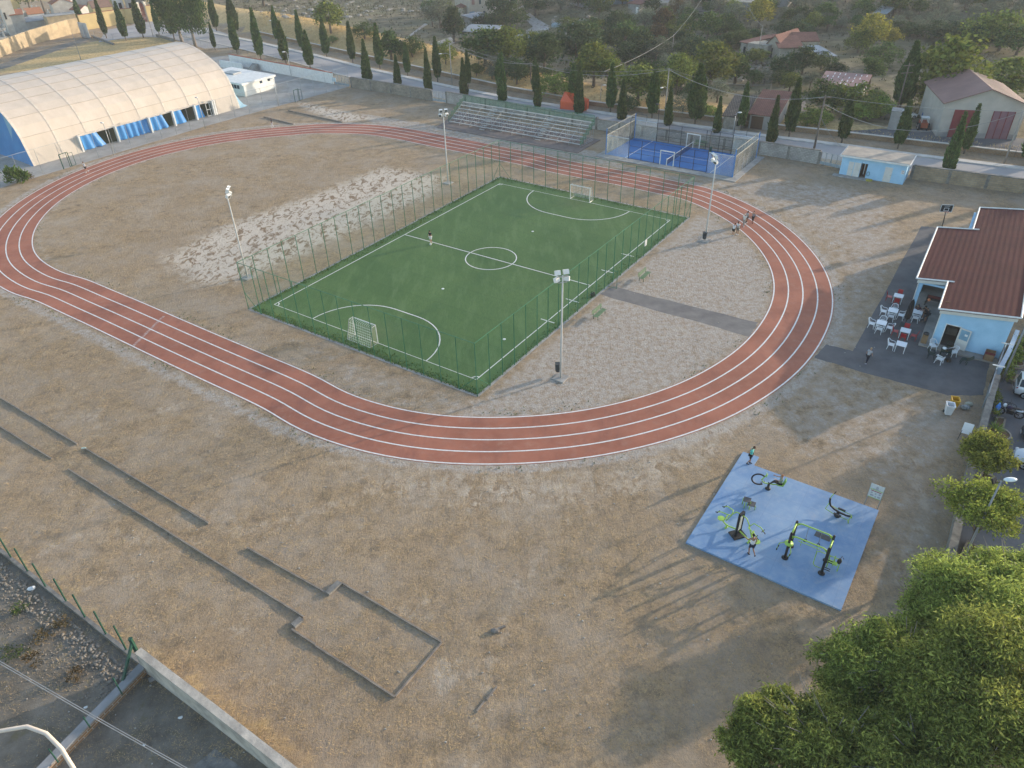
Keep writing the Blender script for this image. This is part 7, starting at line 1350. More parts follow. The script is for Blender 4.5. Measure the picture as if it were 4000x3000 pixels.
# ------------------------------------------------------------------ houses of the valley
TERRA = brick_mat('terracotta_tiles', (.26, .12, .09), (.21, .095, .075), (.12, .06, .05), .4, .3, .05, -YAW, .5, False); OLDT = brick_mat('lichened_tiles', (.24, .2, .16), (.15, .125, .105), (.07, .06, .055), .3, .5, .09, -YAW, .6, False)
CREAM = mat('cream_render', (.42, .38, .31), (.34, .3, .245), .8, .9); GREYR = mat('grey_render', (.34, .33, .31), (.25, .24, .225), .7, .9); STN = mat('ruin_stone', (.36, .33, .28), (.24, .215, .18), 1.5, .95, 0, .4); SHEET = mat('grey_sheet_roof', (.24, .27, .3), (.18, .2, .23), .7, .6); YELW = mat('yellow_render', (.55, .42, .2), (.46, .35, .17), .6, .9); PINKR = mat('dusty_red_sheet', (.3, .17, .15), (.25, .14, .125), .6, .7)
def house(label, pl, pr, dep, hw_, roof, mw=CREAM, mr=TERRA, rh=1.2, name='farm_house', cat='house', wins=(), doors=(), over=.35, grp=None, flat=False):
    """facade on the ground between two picture points, depth away from it"""
    a, b = (G(*pl), G(*pr)) if flat else (T(*pl), T(*pr)); a = a.copy(); b = b.copy(); z0 = min(a.z, b.z); a.z = b.z = z0; x = b-a; W = x.length; x.normalize(); y = Vector((-x.y, x.x, 0)); t = thing(name, label, cat, a, 0, grp)
    def p(i, j, k=0): return a+x*i+y*j+u*k
    m_ = MB(); 
    if roof == 'gable_side':      # ridge parallel to the facade
        m_.obox(p(0, 0, -.6), x*W, y*dep, u*(hw_+.6)); 
        for i in (0, W-.002): m_.add([p(i, 0, hw_), p(i, dep, hw_), p(i, dep/2, hw_+rh)], [(0, 1, 2)])
    elif roof == 'gable_front':
        m_.obox(p(0, 0, -.6), x*W, y*dep, u*(hw_+.6))
        for j in (0, dep-.002): m_.add([p(0, j, hw_), p(W, j, hw_), p(W/2, j, hw_+rh)], [(0, 1, 2)])
    elif roof == 'mono': m_.add([p(0, 0, -.6), p(W, 0, -.6), p(W, dep, -.6), p(0, dep, -.6), p(0, 0, hw_), p(W, 0, hw_), p(W, dep, hw_+rh), p(0, dep, hw_+rh)], [(3, 2, 1, 0), (4, 5, 6, 7), (0, 1, 5, 4), (1, 2, 6, 5), (2, 3, 7, 6), (3, 0, 4, 7)])
    else: m_.obox(p(0, 0, -.6), x*W, y*dep, u*(hw_+.6))
    if roof != 'open': part(m_, 'wall', mw, t)
    else:
        for i in (.1, W/3, W*2/3, W-.1):
            for j in (.1, dep-.1): m_ = MB(); m_.bar(p(i, j, -.3), p(i, j, hw_), .14); part(m_, 'post', mw, t)
    m_ = MB(); o = over; th = u*.14
    def slab4(q): m_.add(list(q)+[v+th for v in q], [(3, 2, 1, 0), (4, 5, 6, 7), (0, 1, 5, 4), (1, 2, 6, 5), (2, 3, 7, 6), (3, 0, 4, 7)])
    sl = rh/(dep/2) if roof == 'gable_side' else rh/(W/2)
    if roof == 'gable_side': slab4([p(-o, -o, hw_-o*sl+.03), p(W+o, -o, hw_-o*sl+.03), p(W+o, dep/2, hw_+rh+.03), p(-o, dep/2, hw_+rh+.03)]); slab4([p(-o, dep/2+.004, hw_+rh+.03), p(W+o, dep/2+.004, hw_+rh+.03), p(W+o, dep+o, hw_-o*sl+.03), p(-o, dep+o, hw_-o*sl+.03)])
    elif roof == 'gable_front': slab4([p(-o, -o, hw_-o*sl+.03), p(W/2, -o, hw_+rh+.03), p(W/2, dep+o, hw_+rh+.03), p(-o, dep+o, hw_-o*sl+.03)]); slab4([p(W/2+.004, -o, hw_+rh+.03), p(W+o, -o, hw_-o*sl+.03), p(W+o, dep+o, hw_-o*sl+.03), p(W/2+.004, dep+o, hw_+rh+.03)])
    elif roof in ('mono', 'open'): slab4([p(-o, -o, hw_+.03), p(W+o, -o, hw_+.03), p(W+o, dep+o, hw_+rh+.06), p(-o, dep+o, hw_+rh+.06)])
    else: slab4([p(-o, -o, hw_+.03), p(W+o, -o, hw_+.03), p(W+o, dep+o, hw_+.03), p(-o, dep+o, hw_+.03)])
    part(m_, 'roof', mr, t)
    for (fx, z, w, h, *mm) in wins:
        m_ = MB(); m_.obox(p(fx*W-w/2, -.03, z), x*w, y*.06, u*h); wi = part(m_, 'window', mm[0] if mm else WIN, t)
        m_ = MB(); m_.obox(p(fx*W-w/2-.08, -.06, z-.1), x*(w+.16), y*.09, u*.08); part(m_, 'sill', CONC, wi)
    for (fx, w, h, mm) in doors: m_ = MB(); m_.obox(p(fx*W-w/2, -.035, 0), x*w, y*.07, u*h); part(m_, 'door', mm, t)
    return t, p, W
BRND = mat('brown_wood_door', (.1, .055, .03), None, 3, .7); BLUED = mat('blue_garage_door', (.2, .28, .36), None, 2, .6)
house('large two storey cream farmhouse among the trees at top', (1836, 80), (2022, 40), 12, 7.2, 'flat', CREAM, GREYR, wins=((.08, 4.6, 1, 1.6, PINKR), (.22, 4.6, .7, 1.2), (.3, 1.4, .7, 1.0)), doors=((.05, 1.8, 2.6, BLUED),))
house('small red roofed wing beside the large cream farmhouse', (1782, 74), (1810, 78), 6, 3.6, 'mono', CREAM, TERRA, 1.2, wins=((.4, 1.2, .5, .9),)); house('white garage below the large cream farmhouse', (1848, 112), (1915, 98), 5, 2.8, 'mono', GREYR, SHEET, .5, doors=((.2, 2.4, 2.3, WHITE),), name='garage')
house('large grey sheet roofed canopy on posts below farmhouse', (1800, 168), (1925, 176), 9, 3.2, 'open', CONC, SHEET, .3, 'open_shed', 'shed'); house('lower grey sheet roof right of the large canopy', (1985, 190), (2075, 196), 6, 2.2, 'open', CONC, SHEET, .3, 'open_shed', 'shed')
house('terracotta roofed cottage at the top beside grey warehouse', (2452, 52), (2496, 58), 8, 2.8, 'mono', GREYR, TERRA, 1.0, doors=((.8, .9, 2.1, WHITE),)); house('stone shed just right of the terracotta cottage', (2570, 58), (2600, 56), 5, 3.2, 'flat', STN, STN, name='stone_shed', cat='shed')
house('long grey blue warehouse cut by the top edge', (2355, 24), (2500, 6), 10, 5, 'flat', mat('grey_blue_cladding', (.2, .26, .32), None, .5, .7), SHEET, name='warehouse', cat='warehouse')
t, p, W = house('low tiled cottage with a white and purple mural', (2706, 82), (2776, 88), 7, 2.6, 'mono', CREAM, OLDT, .8, doors=((.42, .9, 2, DARK),)); m_ = MB(); m_.obox(p(W*.56, -.04, .2), (p(1, 0)-p(0, 0))*W*.32, (p(0, 1)-p(0, 0))*.05, u*2.2); mu = part(m_, 'mural', WHITE, t); m_ = MB(); o = p(W*.72, -.07, 1.4); ex = (p(1, 0)-p(0, 0))
m_.add([o+ex*(.16*W*.8*math.cos(a))+u*(.8*math.sin(a)) for a in [k*.524 for k in range(12)]], [tuple(range(12))]); part(m_, 'mural_paint', mat('purple_paint', (.09, .07, .16), None, 4, .8), mu)
house('long beige roofed barn at the top right of cottages', (2836, 45), (2952, 48), 8, 2.6, 'mono', GREYR, mat('beige_sheet', (.36, .32, .25), (.3, .26, .2), .8, .8), .8, 'barn', 'barn'); house('pale house at the top edge right of the beige barn', (3035, 28), (3075, 30), 6, 3, 'flat', GREYR, SHEET); house('pale low building at top between cottages', (2740, 8), (2830, 12), 6, 3, 'flat', CREAM, GREYR)
house('white walled building at the far top centre', (2130, 4), (2190, 4), 7, 3, 'flat', CREAM, GREYR)
house('small roofless stone ruin with rubble beside red roofs', (2914, 222), (2992, 230), 5, 3.0, 'flat', STN, mat('rubble_roof', (.38, .35, .29), (.22, .2, .17), 3, .95, 0, .6), over=.05, name='stone_ruin', cat='ruin', wins=((.3, 1.2, .6, 1.0, DARK), (.72, .5, 1.0, 1.8, DARK)))
house('low red tiled house wing left of stone ruin', (2888, 212), (2912, 218), 8, 2.8, 'mono', STN, TERRA, .8, doors=((.7, .8, 2, DARK),)); house('main farmhouse with broad red tiled gable roof', (2992, 222), (3040, 226), 11, 3.2, 'gable_front', CREAM, TERRA, 1.7, doors=((.3, 1, 2.1, DARK),)); house('farmhouse annexe with low red tiled roof', (3040, 234), (3120, 228), 7, 2.6, 'mono', CREAM, TERRA, 1.6, over=.6); house('rear red roofed wing of the tiled farmhouse', (3100, 214), (3185, 212), 8, 3.0, 'gable_side', CREAM, TERRA, 1.2)
house('pale blue grey sheet roof right of red farmhouse', (3165, 245), (3222, 240), 4, 2.2, 'open', CONC, SHEET, .4, 'open_shed', 'shed'); house('lower grey sheet roof beside the blue grey one', (3205, 254), (3255, 250), 3, 1.7, 'open', CONC, SHEET, .3, 'open_shed', 'shed')
t, p, W = house('low shed with red roof striped by white patches', (3193, 374), (3364, 385), 7.5, 2.2, 'mono', GREYR, PINKR, .7, 'striped_shed', 'shed'); ex, ey = (p(1, 0)-p(0, 0)), (p(0, 1)-p(0, 0)); m_ = MB()
for i in range(4):
    for j in range(8):
        if (i*5+j*3) % 4 != 3: m_.obox(p(W*(j+.5)/8, .4+i*1.9, 2.28+.7*(.4+i*1.9)/7.5+.1), ex*.16, ey*1.0+u*.09, u*.02)
part(m_, 'roof_patches', WHITE, t)
house('old cottage with wavy lichened tile roof by roadside', (2822, 500), (2894, 508), 8.5, 2.0, 'mono', STN, OLDT, 1.5, 'tiled_cottage', wins=((.8, .6, .5, .8, DARK),)); house('cottage with new brown tile roof and brown gate door', (2922, 500), (3024, 512), 9, 2.3, 'mono', GREYR, TERRA, 1.9, 'tiled_cottage', doors=((.3, 2.0, 2.1, BRND),))
t, p, W = house('warehouse with two tall red doors and tiled gable', (3655, 535), (3966, 548), 14, 5.4, 'gable_front', mat('beige_render', (.46, .43, .38), (.38, .355, .315), .5, .9), mat('pink_sheet_roof', (.25, .15, .13), (.2, .12, .105), .4, .7), 2.2, 'red_door_warehouse', 'warehouse', over=.45)
RD = mat('red_metal_door', (.22, .04, .045), (.17, .03, .035), .6, .6); PD = mat('faded_purple_door', (.2, .11, .14), (.25, .13, .15), 1.0, .6); ex, ey = (p(1, 0)-p(0, 0)), (p(0, 1)-p(0, 0))
for f0, f1, mm in ((.14, .42, RD), (.62, .88, PD)):
    m_ = MB(); m_.obox(p(W*f0, -.06), ex*W*(f1-f0), ey*.1, u*4.4); dr = part(m_, 'door', mm, t)
    for k in range(4): m_ = MB(); m_.bar(p(W*(f0+(f1-f0)*k/3), -.09, 0), p(W*(f0+(f1-f0)*k/3), -.09, 4.4), .09); part(m_, 'door_stile', RD, dr)
m_ = MB(); m_.obox(p(0, -.02, 0), ex*W, ey*.03, u*.9); part(m_, 'plinth', GREYR, t)
for j in range(20): m_ = MB(); m_.bar(p(W/2+.1, -.4+j*.75, 5.4+2.2+.19), p(W+.4, -.4+j*.75, 5.4+.02), .05); part(m_, 'roof_rib', CREAM, t) if j % 2 == 0 else None
house('small concrete cube hut left of the red door warehouse', (3464, 508), (3502, 512), 2.4, 3.0, 'flat', GREYR, CONC, over=.05, name='concrete_hut', cat='hut'); house('tilted pale sheet roof shelter high on the hillside', (3402, 80), (3445, 86), 5, 1.4, 'open', CONC, mat('pale_sheet', (.36, .4, .43), None, .8, .7), 1.5, 'open_shed', 'shed')
house('small stone hut with pale roof by gravel yard', (2110, 148), (2140, 150), 3, 2.0, 'flat', STN, SHEET, name='stone_hut', cat='hut'); house('pale blue grey shed right of the gravel yard', (2250, 140), (2290, 136), 4, 2.2, 'mono', mat('blue_grey_sheet', (.26, .33, .38), None, 1, .6), SHEET, .3, 'metal_shed', 'shed')
q = T(2172, 122); m_ = MB(); m_.lathe([(1.5, -.3), (1.5, 1.9), (1.2, 2.2), (.3, 2.4)], q, 16); single(m_, 'water_tank', mat('tank_blue_grey', (.26, .33, .36), None, 1, .6), 'blue grey round water tank by the gravel yard', 'tank', q)
def terrace(label, a, b, h): a, b = T(*a), T(*b); m_ = MB(); n_ = Vector((0, .3, 0)); m_.obox(a-u*.6, b-a, n_, u*(h+.6)); single(m_, 'terrace_wall', CONC, label, 'wall', a)
terrace('upper pale terrace wall in the valley gardens', (2634, 146), (2728, 152), 1.2); terrace('lower pale terrace wall in the valley gardens', (2640, 164), (2715, 168), 1.0)
q0 = T(2650, 116); m_ = MB()
for i in range(6): m_.obox(q0+Vector((i*.9, random.uniform(-.5, .5), -.3)), Vector((.6, 0, 0)), Vector((0, .4, 0)), u*random.uniform(.6, 2.4))
single(m_, 'broken_wall', CONC, 'broken white wall remains above terrace walls', 'wall', q0)
m_ = MB()
for i in range(160): q = T(2900+random.gauss(0, 60), 262+random.gauss(0, 16)); s = random.uniform(.2, .8); m_.box(q+u*s*.2, (s, s*.7, s*.5), random.random()*3, 0, random.uniform(-.4, .4))
for i in range(60): q = T(3270+random.gauss(0, 30), 285+random.gauss(0, 22)); s = random.uniform(.2, .6); m_.box(q+u*s*.2, (s, s*.7, s*.5), random.random()*3)
struct(m_, 'stone_rubble', STN, 'stuff')
m_ = MB()
for i in range(110): q = T(1300+random.gauss(0, 170), 40+random.gauss(0, 18)); s = random.uniform(.3, 1.4); m_.ell(q+u*.1, (s, s*.7, s*.35), 6, 0, Matrix.Rotation(random.random()*3, 3, 'Z'))
for i in range(45): q = T(2220+random.gauss(0, 55), 95+random.gauss(0, 20)); s = random.uniform(.4, 1.8); m_.ell(q+u*.1, (s, s*.7, s*.5), 6, 0, Matrix.Rotation(random.random()*3, 3, 'Z'))
struct(m_, 'rock_outcrops', STN, 'stuff')
m_ = MB(); V, Fc = [], []
for i in range(9000):
    q = T(random.uniform(900, 4000), random.uniform(-5, 60)) if i < 900 else None
    if q is None:
        x, y = random.uniform(-110, 210), random.uniform(130, 330); b_ = (y-float(np.interp(x, _lx, _ly)))*.79
        if b_ < (26 if x < 0 else 8): continue
        q = Vector((x, y, H(x, y)))
    for _ in range(4):
        b_ = len(V); a_ = random.random()*6.28; h = random.uniform(.2, .7); w = .14; dx, dy = random.gauss(0, .4), random.gauss(0, .4); V += [(q.x+dx-math.sin(a_)*w, q.y+dy+math.cos(a_)*w, q.z), (q.x+dx+math.sin(a_)*w, q.y+dy-math.cos(a_)*w, q.z), (q.x+dx+math.cos(a_)*h*.6, q.y+dy+math.sin(a_)*h*.6, q.z+h)]; Fc.append((b_, b_+1, b_+2))
m_.v, m_.f, m_.m = V, Fc, [0]*len(Fc); struct(m_, 'scrub', mat('scrub_green', (.12, .115, .055), (.07, .07, .035), .3, .9), 'stuff')
# ------------------------------------------------------------------ cemetery
g1 = K(0, 0, .22604); g2_ = K(400, 0, .22604)
CEM = mat('yellow_cemetery_wall', (.58, .45, .22), (.5, .38, .19), .5, .9); OLDW = mat('old_stone_wall', (.46, .36, .23), (.3, .24, .16), .6, .95, 0, .4, det=8)
def cwall(name, label, pts, h, w, mm, cop=None): return wall(name, label, [tuple(G(*p)[:2]) for p in pts], h, w, mm, cop, 0)
cwall('cemetery_wall', 'yellow cemetery wall with red coping left of gate', [g1(1420, 525), g1(2212, 405), g2_(575, 410), g2_(700, 385)], [4.2, 4.2, 4.4, 4.4], .5, CEM, mat('red_coping_dark', (.3, .11, .07)))
cwall('cemetery_wall', 'yellow cemetery wall right of the red gate', [g2_(800, 375), g2_(1100, 335), g2_(1400, 290)], [4.5, 4.5, 4.5], .5, CEM, mat('red_coping_b', (.3, .11, .07)))
cwall('cemetery_stone_wall', 'old weathered stone wall along the dirt track', [g1(-300, 1080), g1(0, 985), g1(560, 770), g1(1230, 592), g1(1400, 560)], [3.6, 3.6, 3.6, 4.0, 4.0], .6, OLDW)
a, b = G(*g2_(705, 385)), G(*g2_(800, 372)); t = thing('cemetery_gate', 'tall red iron gate in the yellow cemetery wall', 'gate', a); m_ = MB(); hg = 5.5; d = b-a
for k in range(10): m_.bar(a+d*k/9, a+d*k/9+u*hg*(.85+.15*math.sin(math.pi*k/9)), .1)
for z in (.3, 2.2, 4.2): m_.bar(a+u*z, b+u*z, .12)
part(m_, 'gate_leaf', mat('rust_red_iron', (.33, .09, .06), None, 2, .6), t); m_ = MB()
for q in (a-d*.2, b+d*.05): m_.box(q+u*2.9, (.8, .8, 5.8), YAW)
part(m_, 'gate_pillar', mat('pale_pillar', (.6, .56, .48), None, 1, .9), t)
a, b = G(*g1(1425, 640)), G(*g1(1565, 665)); t = thing('metal_gate', 'grey metal double gate below cemetery corner', 'gate', a); m_ = MB(); m_.obox(a, b-a, Vector((.05, .06, 0)), u*4.0); part(m_, 'leaf', mat('pale_grey_gate', (.42, .43, .43), None, 1, .6), t); m_ = MB()
for k in (0, .5, 1): q = a.lerp(b, k)-Vector((.03, .05, 0)); m_.bar(q, q+u*4.05, .12)
part(m_, 'frame', STEEL, t)
PALEST = mat('pale_chapel_stone', (.5, .47, .42), (.4, .37, .33), .8, .9); GREYST = mat('grey_chapel_render', (.36, .35, .33), (.28, .27, .25), .8, .9); WHC = mat('white_chapel_render', (.66, .65, .62), (.56, .55, .52), .8, .9); REDT = mat('red_chapel_tiles', (.3, .13, .08), (.24, .1, .065), 2, .9); ORT = mat('orange_chapel_tiles', (.45, .19, .09), (.36, .15, .075), 2, .9); BRT = mat('brown_chapel_tiles', (.25, .15, .11), (.19, .115, .085), 2, .9)
def chapel(label, pl, pr, dep, h, roof, mw, mr, rh=1.0, **k): return house(label, g1(*pl), g1(*pr), dep, h, roof, mw, mr, rh, 'burial_chapel', 'chapel', over=.15, flat=True, **k)
chapel('tall pale narrow burial chapel at far left', (190, 625), (400, 600), 5, 9.5, 'flat', PALEST, GREYST, wins=((.15, 4.5, .5, 1.8, DARK),)); chapel('grey chapel with dull red roof beside tall chapel', (300, 612), (520, 590), 5, 5.4, 'gable_side', GREYST, REDT, 1.1); chapel('small grey roofed chapel nearest the stone wall', (520, 588), (840, 545), 4, 3.2, 'gable_side', GREYST, SHEET, 1.0); chapel('orange roofed low chapel behind the grey roofed one', (560, 470), (830, 440), 5, 3.5, 'mono', WHC, ORT, 1.2)
chapel('broad grey chapel with red roof above stone wall', (1000, 390), (1360, 350), 6, 5.2, 'gable_front', PALEST, REDT, 1.4, doors=((.3, .3, 3, WHC),)); chapel('small white gabled chapel just inside yellow wall', (1440, 400), (1670, 360), 5, 3.6, 'gable_front', WHC, REDT, 1.2, doors=((.6, .9, 2, BLUED),)); chapel('keeper house with wide brown roof on yellow wall', (1690, 440), (2020, 400), 6, 4.8, 'gable_side', CEM, BRT, 1.6); chapel('flat stone ossuary block at the stone wall corner', (900, 590), (1390, 530), 5, 4.6, 'flat', OLDW, CONC)
chapel('grey chapel with pyramid red roof at top', (1000, 180), (1270, 160), 5, 5, 'gable_front', GREYST, REDT, 1.6, wins=((.3, 2, .8, 1.5, DARK),)); chapel('large grey windowless chapel at the top', (1380, 240), (1660, 215), 6, 6.5, 'flat', GREYST, GREYST); chapel('cream chapel with a dark arched doorway', (1730, 180), (2010, 165), 5, 6.5, 'flat', CEM, WHC, doors=((.42, 2.2, 2.4, DARK),)); chapel('yellow chapel with red eaves at the top left', (190, 235), (390, 215), 5, 5.4, 'flat', CEM, REDT); chapel('pale blue grey chapel at the top left edge', (20, 250), (180, 240), 4, 4.6, 'flat', mat('blue_white_render', (.5, .53, .55), None, 1, .9), GREYST, wins=((.7, 2, .5, 1.4, DARK),))
chapel('white family tomb at top beside cream chapel', (2020, 190), (2160, 175), 4, 4.5, 'flat', WHC, GREYST, doors=((.6, 1, 2.4, DARK),)); chapel('grey family tomb at the top near red gate', (2210, 190), (2380, 175), 4, 5.5, 'flat', GREYST, GREYST, doors=((.4, 1, 2.4, DARK),)); chapel('dark stone family tomb right of grey tomb', (2400, 180), (2560, 165), 4, 5.5, 'flat', mat('dark_tomb', (.2, .18, .16)), GREYST, doors=((.5, 1, 2.4, DARK),)); chapel('pale tomb with gable just right of cemetery gate', (2640, 170), (2860, 150), 5, 4.2, 'gable_front', PALEST, BRT, 1.8); chapel('cream tomb left of the orange roof chapel', (440, 470), (545, 455), 3, 4.2, 'gable_front', PALEST, GREYST, .8)
for x, y in ((60, 520), (110, 470), (160, 560), (40, 600), (820, 360), (880, 400), (860, 330), (920, 360), (840, 300), (760, 250), (640, 230), (600, 260), (560, 220), (100, 430), (930, 310), (60, 680), (120, 610), (30, 460)):
    q = G(*g1(x, y)); m_ = MB(); m_.box(q+u*.3, (1.2, 2.2, .6), YAW); m_.box(q+Vector((0, .9, .9)), (.9, .2, 1.4), YAW); m_.bar(q+Vector((0, .9, 1.6)), q+Vector((0, .9, 2.4)), .14); m_.bar(q+Vector((-.3, .9, 2.1)), q+Vector((.3, .9, 2.1)), .12); single(m_, 'gravestone', GREYST if (x+y) % 3 else WHC, 'gravestone with cross among the cemetery chapels', 'gravestone', q, 'gravestones in the cemetery')
for bx, hz, lab in ((135, 13, 'dark spreading cypress inside the cemetery, left'), (183, 13, 'dark spreading cypress inside the cemetery, right')):
    q = G(bx, 80 if bx < 150 else 66); t = thing('old_cypress', lab, 'tree', q); p, nrm = lobe_points([((0, 0, 8), (3.2, 3.2, 3.6)), ((-1, 0, 12), (3, 3, 4)), ((1, .5, 11), (2.6, 2.6, 4))], 3500, 17, .2, .7); obj_of(fol_mesh('crown', [leaves(p, .7, .45, nrm+np.array([0, 0, .8]), 1, 5)], LMAT['cypress']), 'crown', t); obj_of(trunk_mesh(6, .3, [(0, 0, 10)], BARK, 3), 'trunk', t)
m_ = MB(); a, b = G(*g1(1580, 640)), G(*g1(1960, 785)); n_ = Vector((.3, .3, 0)); m_.obox(a, b-a, n_, u*.5); single(m_, 'low_kerb_wall', CONCD, 'low grey wall on the grass bank behind hall', 'wall', a)
a, b = G(*g2_(930, 635)), G(*g2_(1240, 720)); m_ = MB(); m_.obox(a, b-a, Vector((.3, .3, 0)), u*.7); single(m_, 'low_kerb_wall', CONCD, 'low grey wall under old cypresses behind hall', 'wall', a)
fence('roadside_fence', 'thin wire fence with steel posts below cemetery road', [tuple(G(*p)[:2]) for p in [g1(1640, 640), g1(1960, 690), g2_(660, 640), g2_(900, 590), g2_(1100, 600), g2_(1480, 720), g2_(1830, 830), g2_(2212, 905)]], 1.5, 4.5, .035, STEEL, WIRE)
fence('roadside_fence', 'thin wire fence above the white courtyard wall', [tuple(G(*p)[:2]) for p in [(905, 205), (1040, 236), (1180, 262), (1300, 283)]], 1.4, 4, .03, STEEL, WIRE)
# ------------------------------------------------------------------ poles, lamps and wires
POLEC = mat('concrete_pole', (.34, .32, .29), (.25, .235, .21), 1, .9); WOODP = mat('wooden_pole', (.19, .16, .13), (.13, .105, .085), 2, .95)
TOPS = {}
def pole(key, b, ty, label, r=.13, mm=POLEC, arms=False, lamp=None, cat='utility pole', name='utility_pole'):
    q = T(*b) if b[1] < 640 else G(*b); h = ht(q, ty); t = thing(name, label, cat, q); m_ = MB(); m_.tube([q-u*.3, q+u*h], [r, r*.6], 8); part(m_, 'pole', mm, t, True); TOPS[key] = q+u*(h-.25)
    if arms: 
        for k, w in ((.4, 1.0), (1.6, 1.1)): m_ = MB(); m_.bar(q+u*(h-k)-Vector((w, .2, 0)), q+u*(h-k)+Vector((w, .2, 0)), .12); part(m_, 'crossarm', mm, t)
    if lamp:
        hh, dx, dy = lamp; m_ = MB(); o = q+u*(h*hh); e = o+Vector((dx, dy, .35)); m_.tube([o, o.lerp(e, .5)+u*.2, e], .04, 5); part(m_, 'bracket', STEEL, t); m_ = MB(); m_.ell(e+Vector((dx*.25, dy*.25, -.02)), (.36, .2, .11), 8, 0, Matrix.Rotation(math.atan2(dy, dx), 3, 'Z')); part(m_, 'lamp_head', WLAMP, t, True)
    return t
pole('a', (1766, 333), 166, 'concrete utility pole with lamp on golden roadside bank', lamp=(.72, -1.6, -.4)); pole('b', (2594, 476), 266, 'tall concrete pole with lamp behind the blue court', lamp=(.63, -.9, -.6)); pole('c', (2993, 448), 325, 'wooden pole standing before the brown roofed cottage', .11, WOODP); pole('d', (3180, 580), 371, 'thick wooden pole with crossarm left of blue hut', .19, WOODP, True); pole('e', (3500, 444), 246, 'leaning wooden pole with crossarms before the broad cypress', .15, WOODP, True); pole('f', (3922, 638), 430, 'pale roadside pole with lamp before the red door warehouse', .14, POLEC, False, (.98, 1.0, .2))
pole('g', (2624, 222), 134, 'grey pole among the dark trees of the valley', .11); pole('h', (2958, 232), 98, 'tall pale pole beside the stone ruin', .12); pole('i', (2074, 330), 243, 'wooden pole behind the cypresses at the metal stand', .12, WOODP)
pole('l1', (2346, 394), 337, 'small street lamp beyond the orange netting', .06, STEEL, False, (.98, .5, -.2), 'street lamp', 'street_lamp'); pole('l2', (2008, 322), 250, 'small street lamp on the path behind metal stand', .06, STEEL, False, (.98, .4, -.2), 'street lamp', 'street_lamp'); pole('l3', (2863, 524), 446, 'thin lamp post behind blue court by the old cottage', .07, STEEL, False, (.98, .5, 0), 'street lamp', 'street_lamp')
pole('l4', (1138, 299), 206, 'lamp post at the foot of white courtyard wall', .06, STEEL, False, (.98, -.5, -.2), 'street lamp', 'street_lamp'); pole('l5', (1090, 417), 312, 'lamp post beside the white annexe in courtyard fence', .06, STEEL, False, (.99, -.3, 0), 'street lamp', 'street_lamp'); pole('l6', (445, 607), 487, 'lamp post at fence before the blue hall curtains', .06, STEEL, False, (.99, -.2, .1), 'street lamp', 'street_lamp'); pole('l7', (802, 501), 388, 'lamp post at fence near the glazed hall door', .06, STEEL, False, (.99, -.2, .1), 'street lamp', 'street_lamp')
pole('p1', (319, 241), 125, 'pale pole rising behind the fabric hall roof', .09, POLEC); pole('p2', (599, 143), 16, 'lamp pole standing before the cemetery gate', .09, POLEC, False, (.98, .8, .6), 'street lamp', 'street_lamp'); pole('l8', (1086, 150), 82, 'street lamp on golden bank among left cypresses', .07, STEEL, False, (.97, -.9, -.3), 'street lamp', 'street_lamp')
q = G(664, 132); m_ = MB(); m_.box(q+u*1.4, (.8, .5, 1.0), .3); m_.bar(q, q+u*.9, .12); single(m_, 'litter_bin', mat('bin_orange', (.5, .22, .05)), 'orange bin on a post under the old cypresses', 'bin', q)
def wire(label, a, b, sag, r=.03):
    pts = []
    for k in range(15): f = k/14; p = a.lerp(b, f); pts.append(p-u*(sag*4*f*(1-f)))
    m_ = MB(); m_.tube(pts, r, 4); single(m_, 'power_line', mat('wire_grey', (.3, .3, .29)) if 'wire_grey' not in bpy.data.materials else bpy.data.materials['wire_grey'], label, 'cable', a)
Tq = TOPS; offR = G(4300, 440, 8.0)
wire('overhead cable from the bank pole to the stand pole', Tq['a'], Tq['i'], 1.2, .05); wire('overhead cable from stand pole to blue court pole', Tq['i'], Tq['b'], 1.6, .05); wire('thin upper cable from bank pole to blue court pole', Tq['a']+u*.2, Tq['b']+u*.2, 2.4, .025); wire('overhead cable from blue court pole to crossarm pole', Tq['b'], Tq['d'], 2.0, .05); wire('thin cable from blue court pole to cottage pole', Tq['b']+u*.15, Tq['c'], .9, .025); wire('overhead cable from crossarm pole toward the right edge', Tq['d']-u*1.0, Tq['f'], 3.4, .04); wire('upper cable from crossarm pole past red door warehouse', Tq['d']+u*.1, G(4300, 425, 9.5), 1.0, .03)
wire('diagonal cable from roadside cypresses to valley pole', Tq['b'].lerp(Tq['i'], .42)-u*.8, Tq['g'], .6, .04); wire('diagonal cable from valley pole to top edge', Tq['g'], T(2810, -30)+u*8, 1.5, .04); wire('slack cable anchored at the crossarm pole base', Tq['d']-u*3.0, G(3285, 570, .3), .5, .035)
wire('sagging cable from the top edge to ruin pole', Tq['h'], T(2880, 20)+u*6, 1.5, .03)
for k in range(2): wire('twin overhead cable crossing the lower left lot', G(-500, 2285+k*10, 7), G(1000, 3150+k*10, 7), .35, .022)
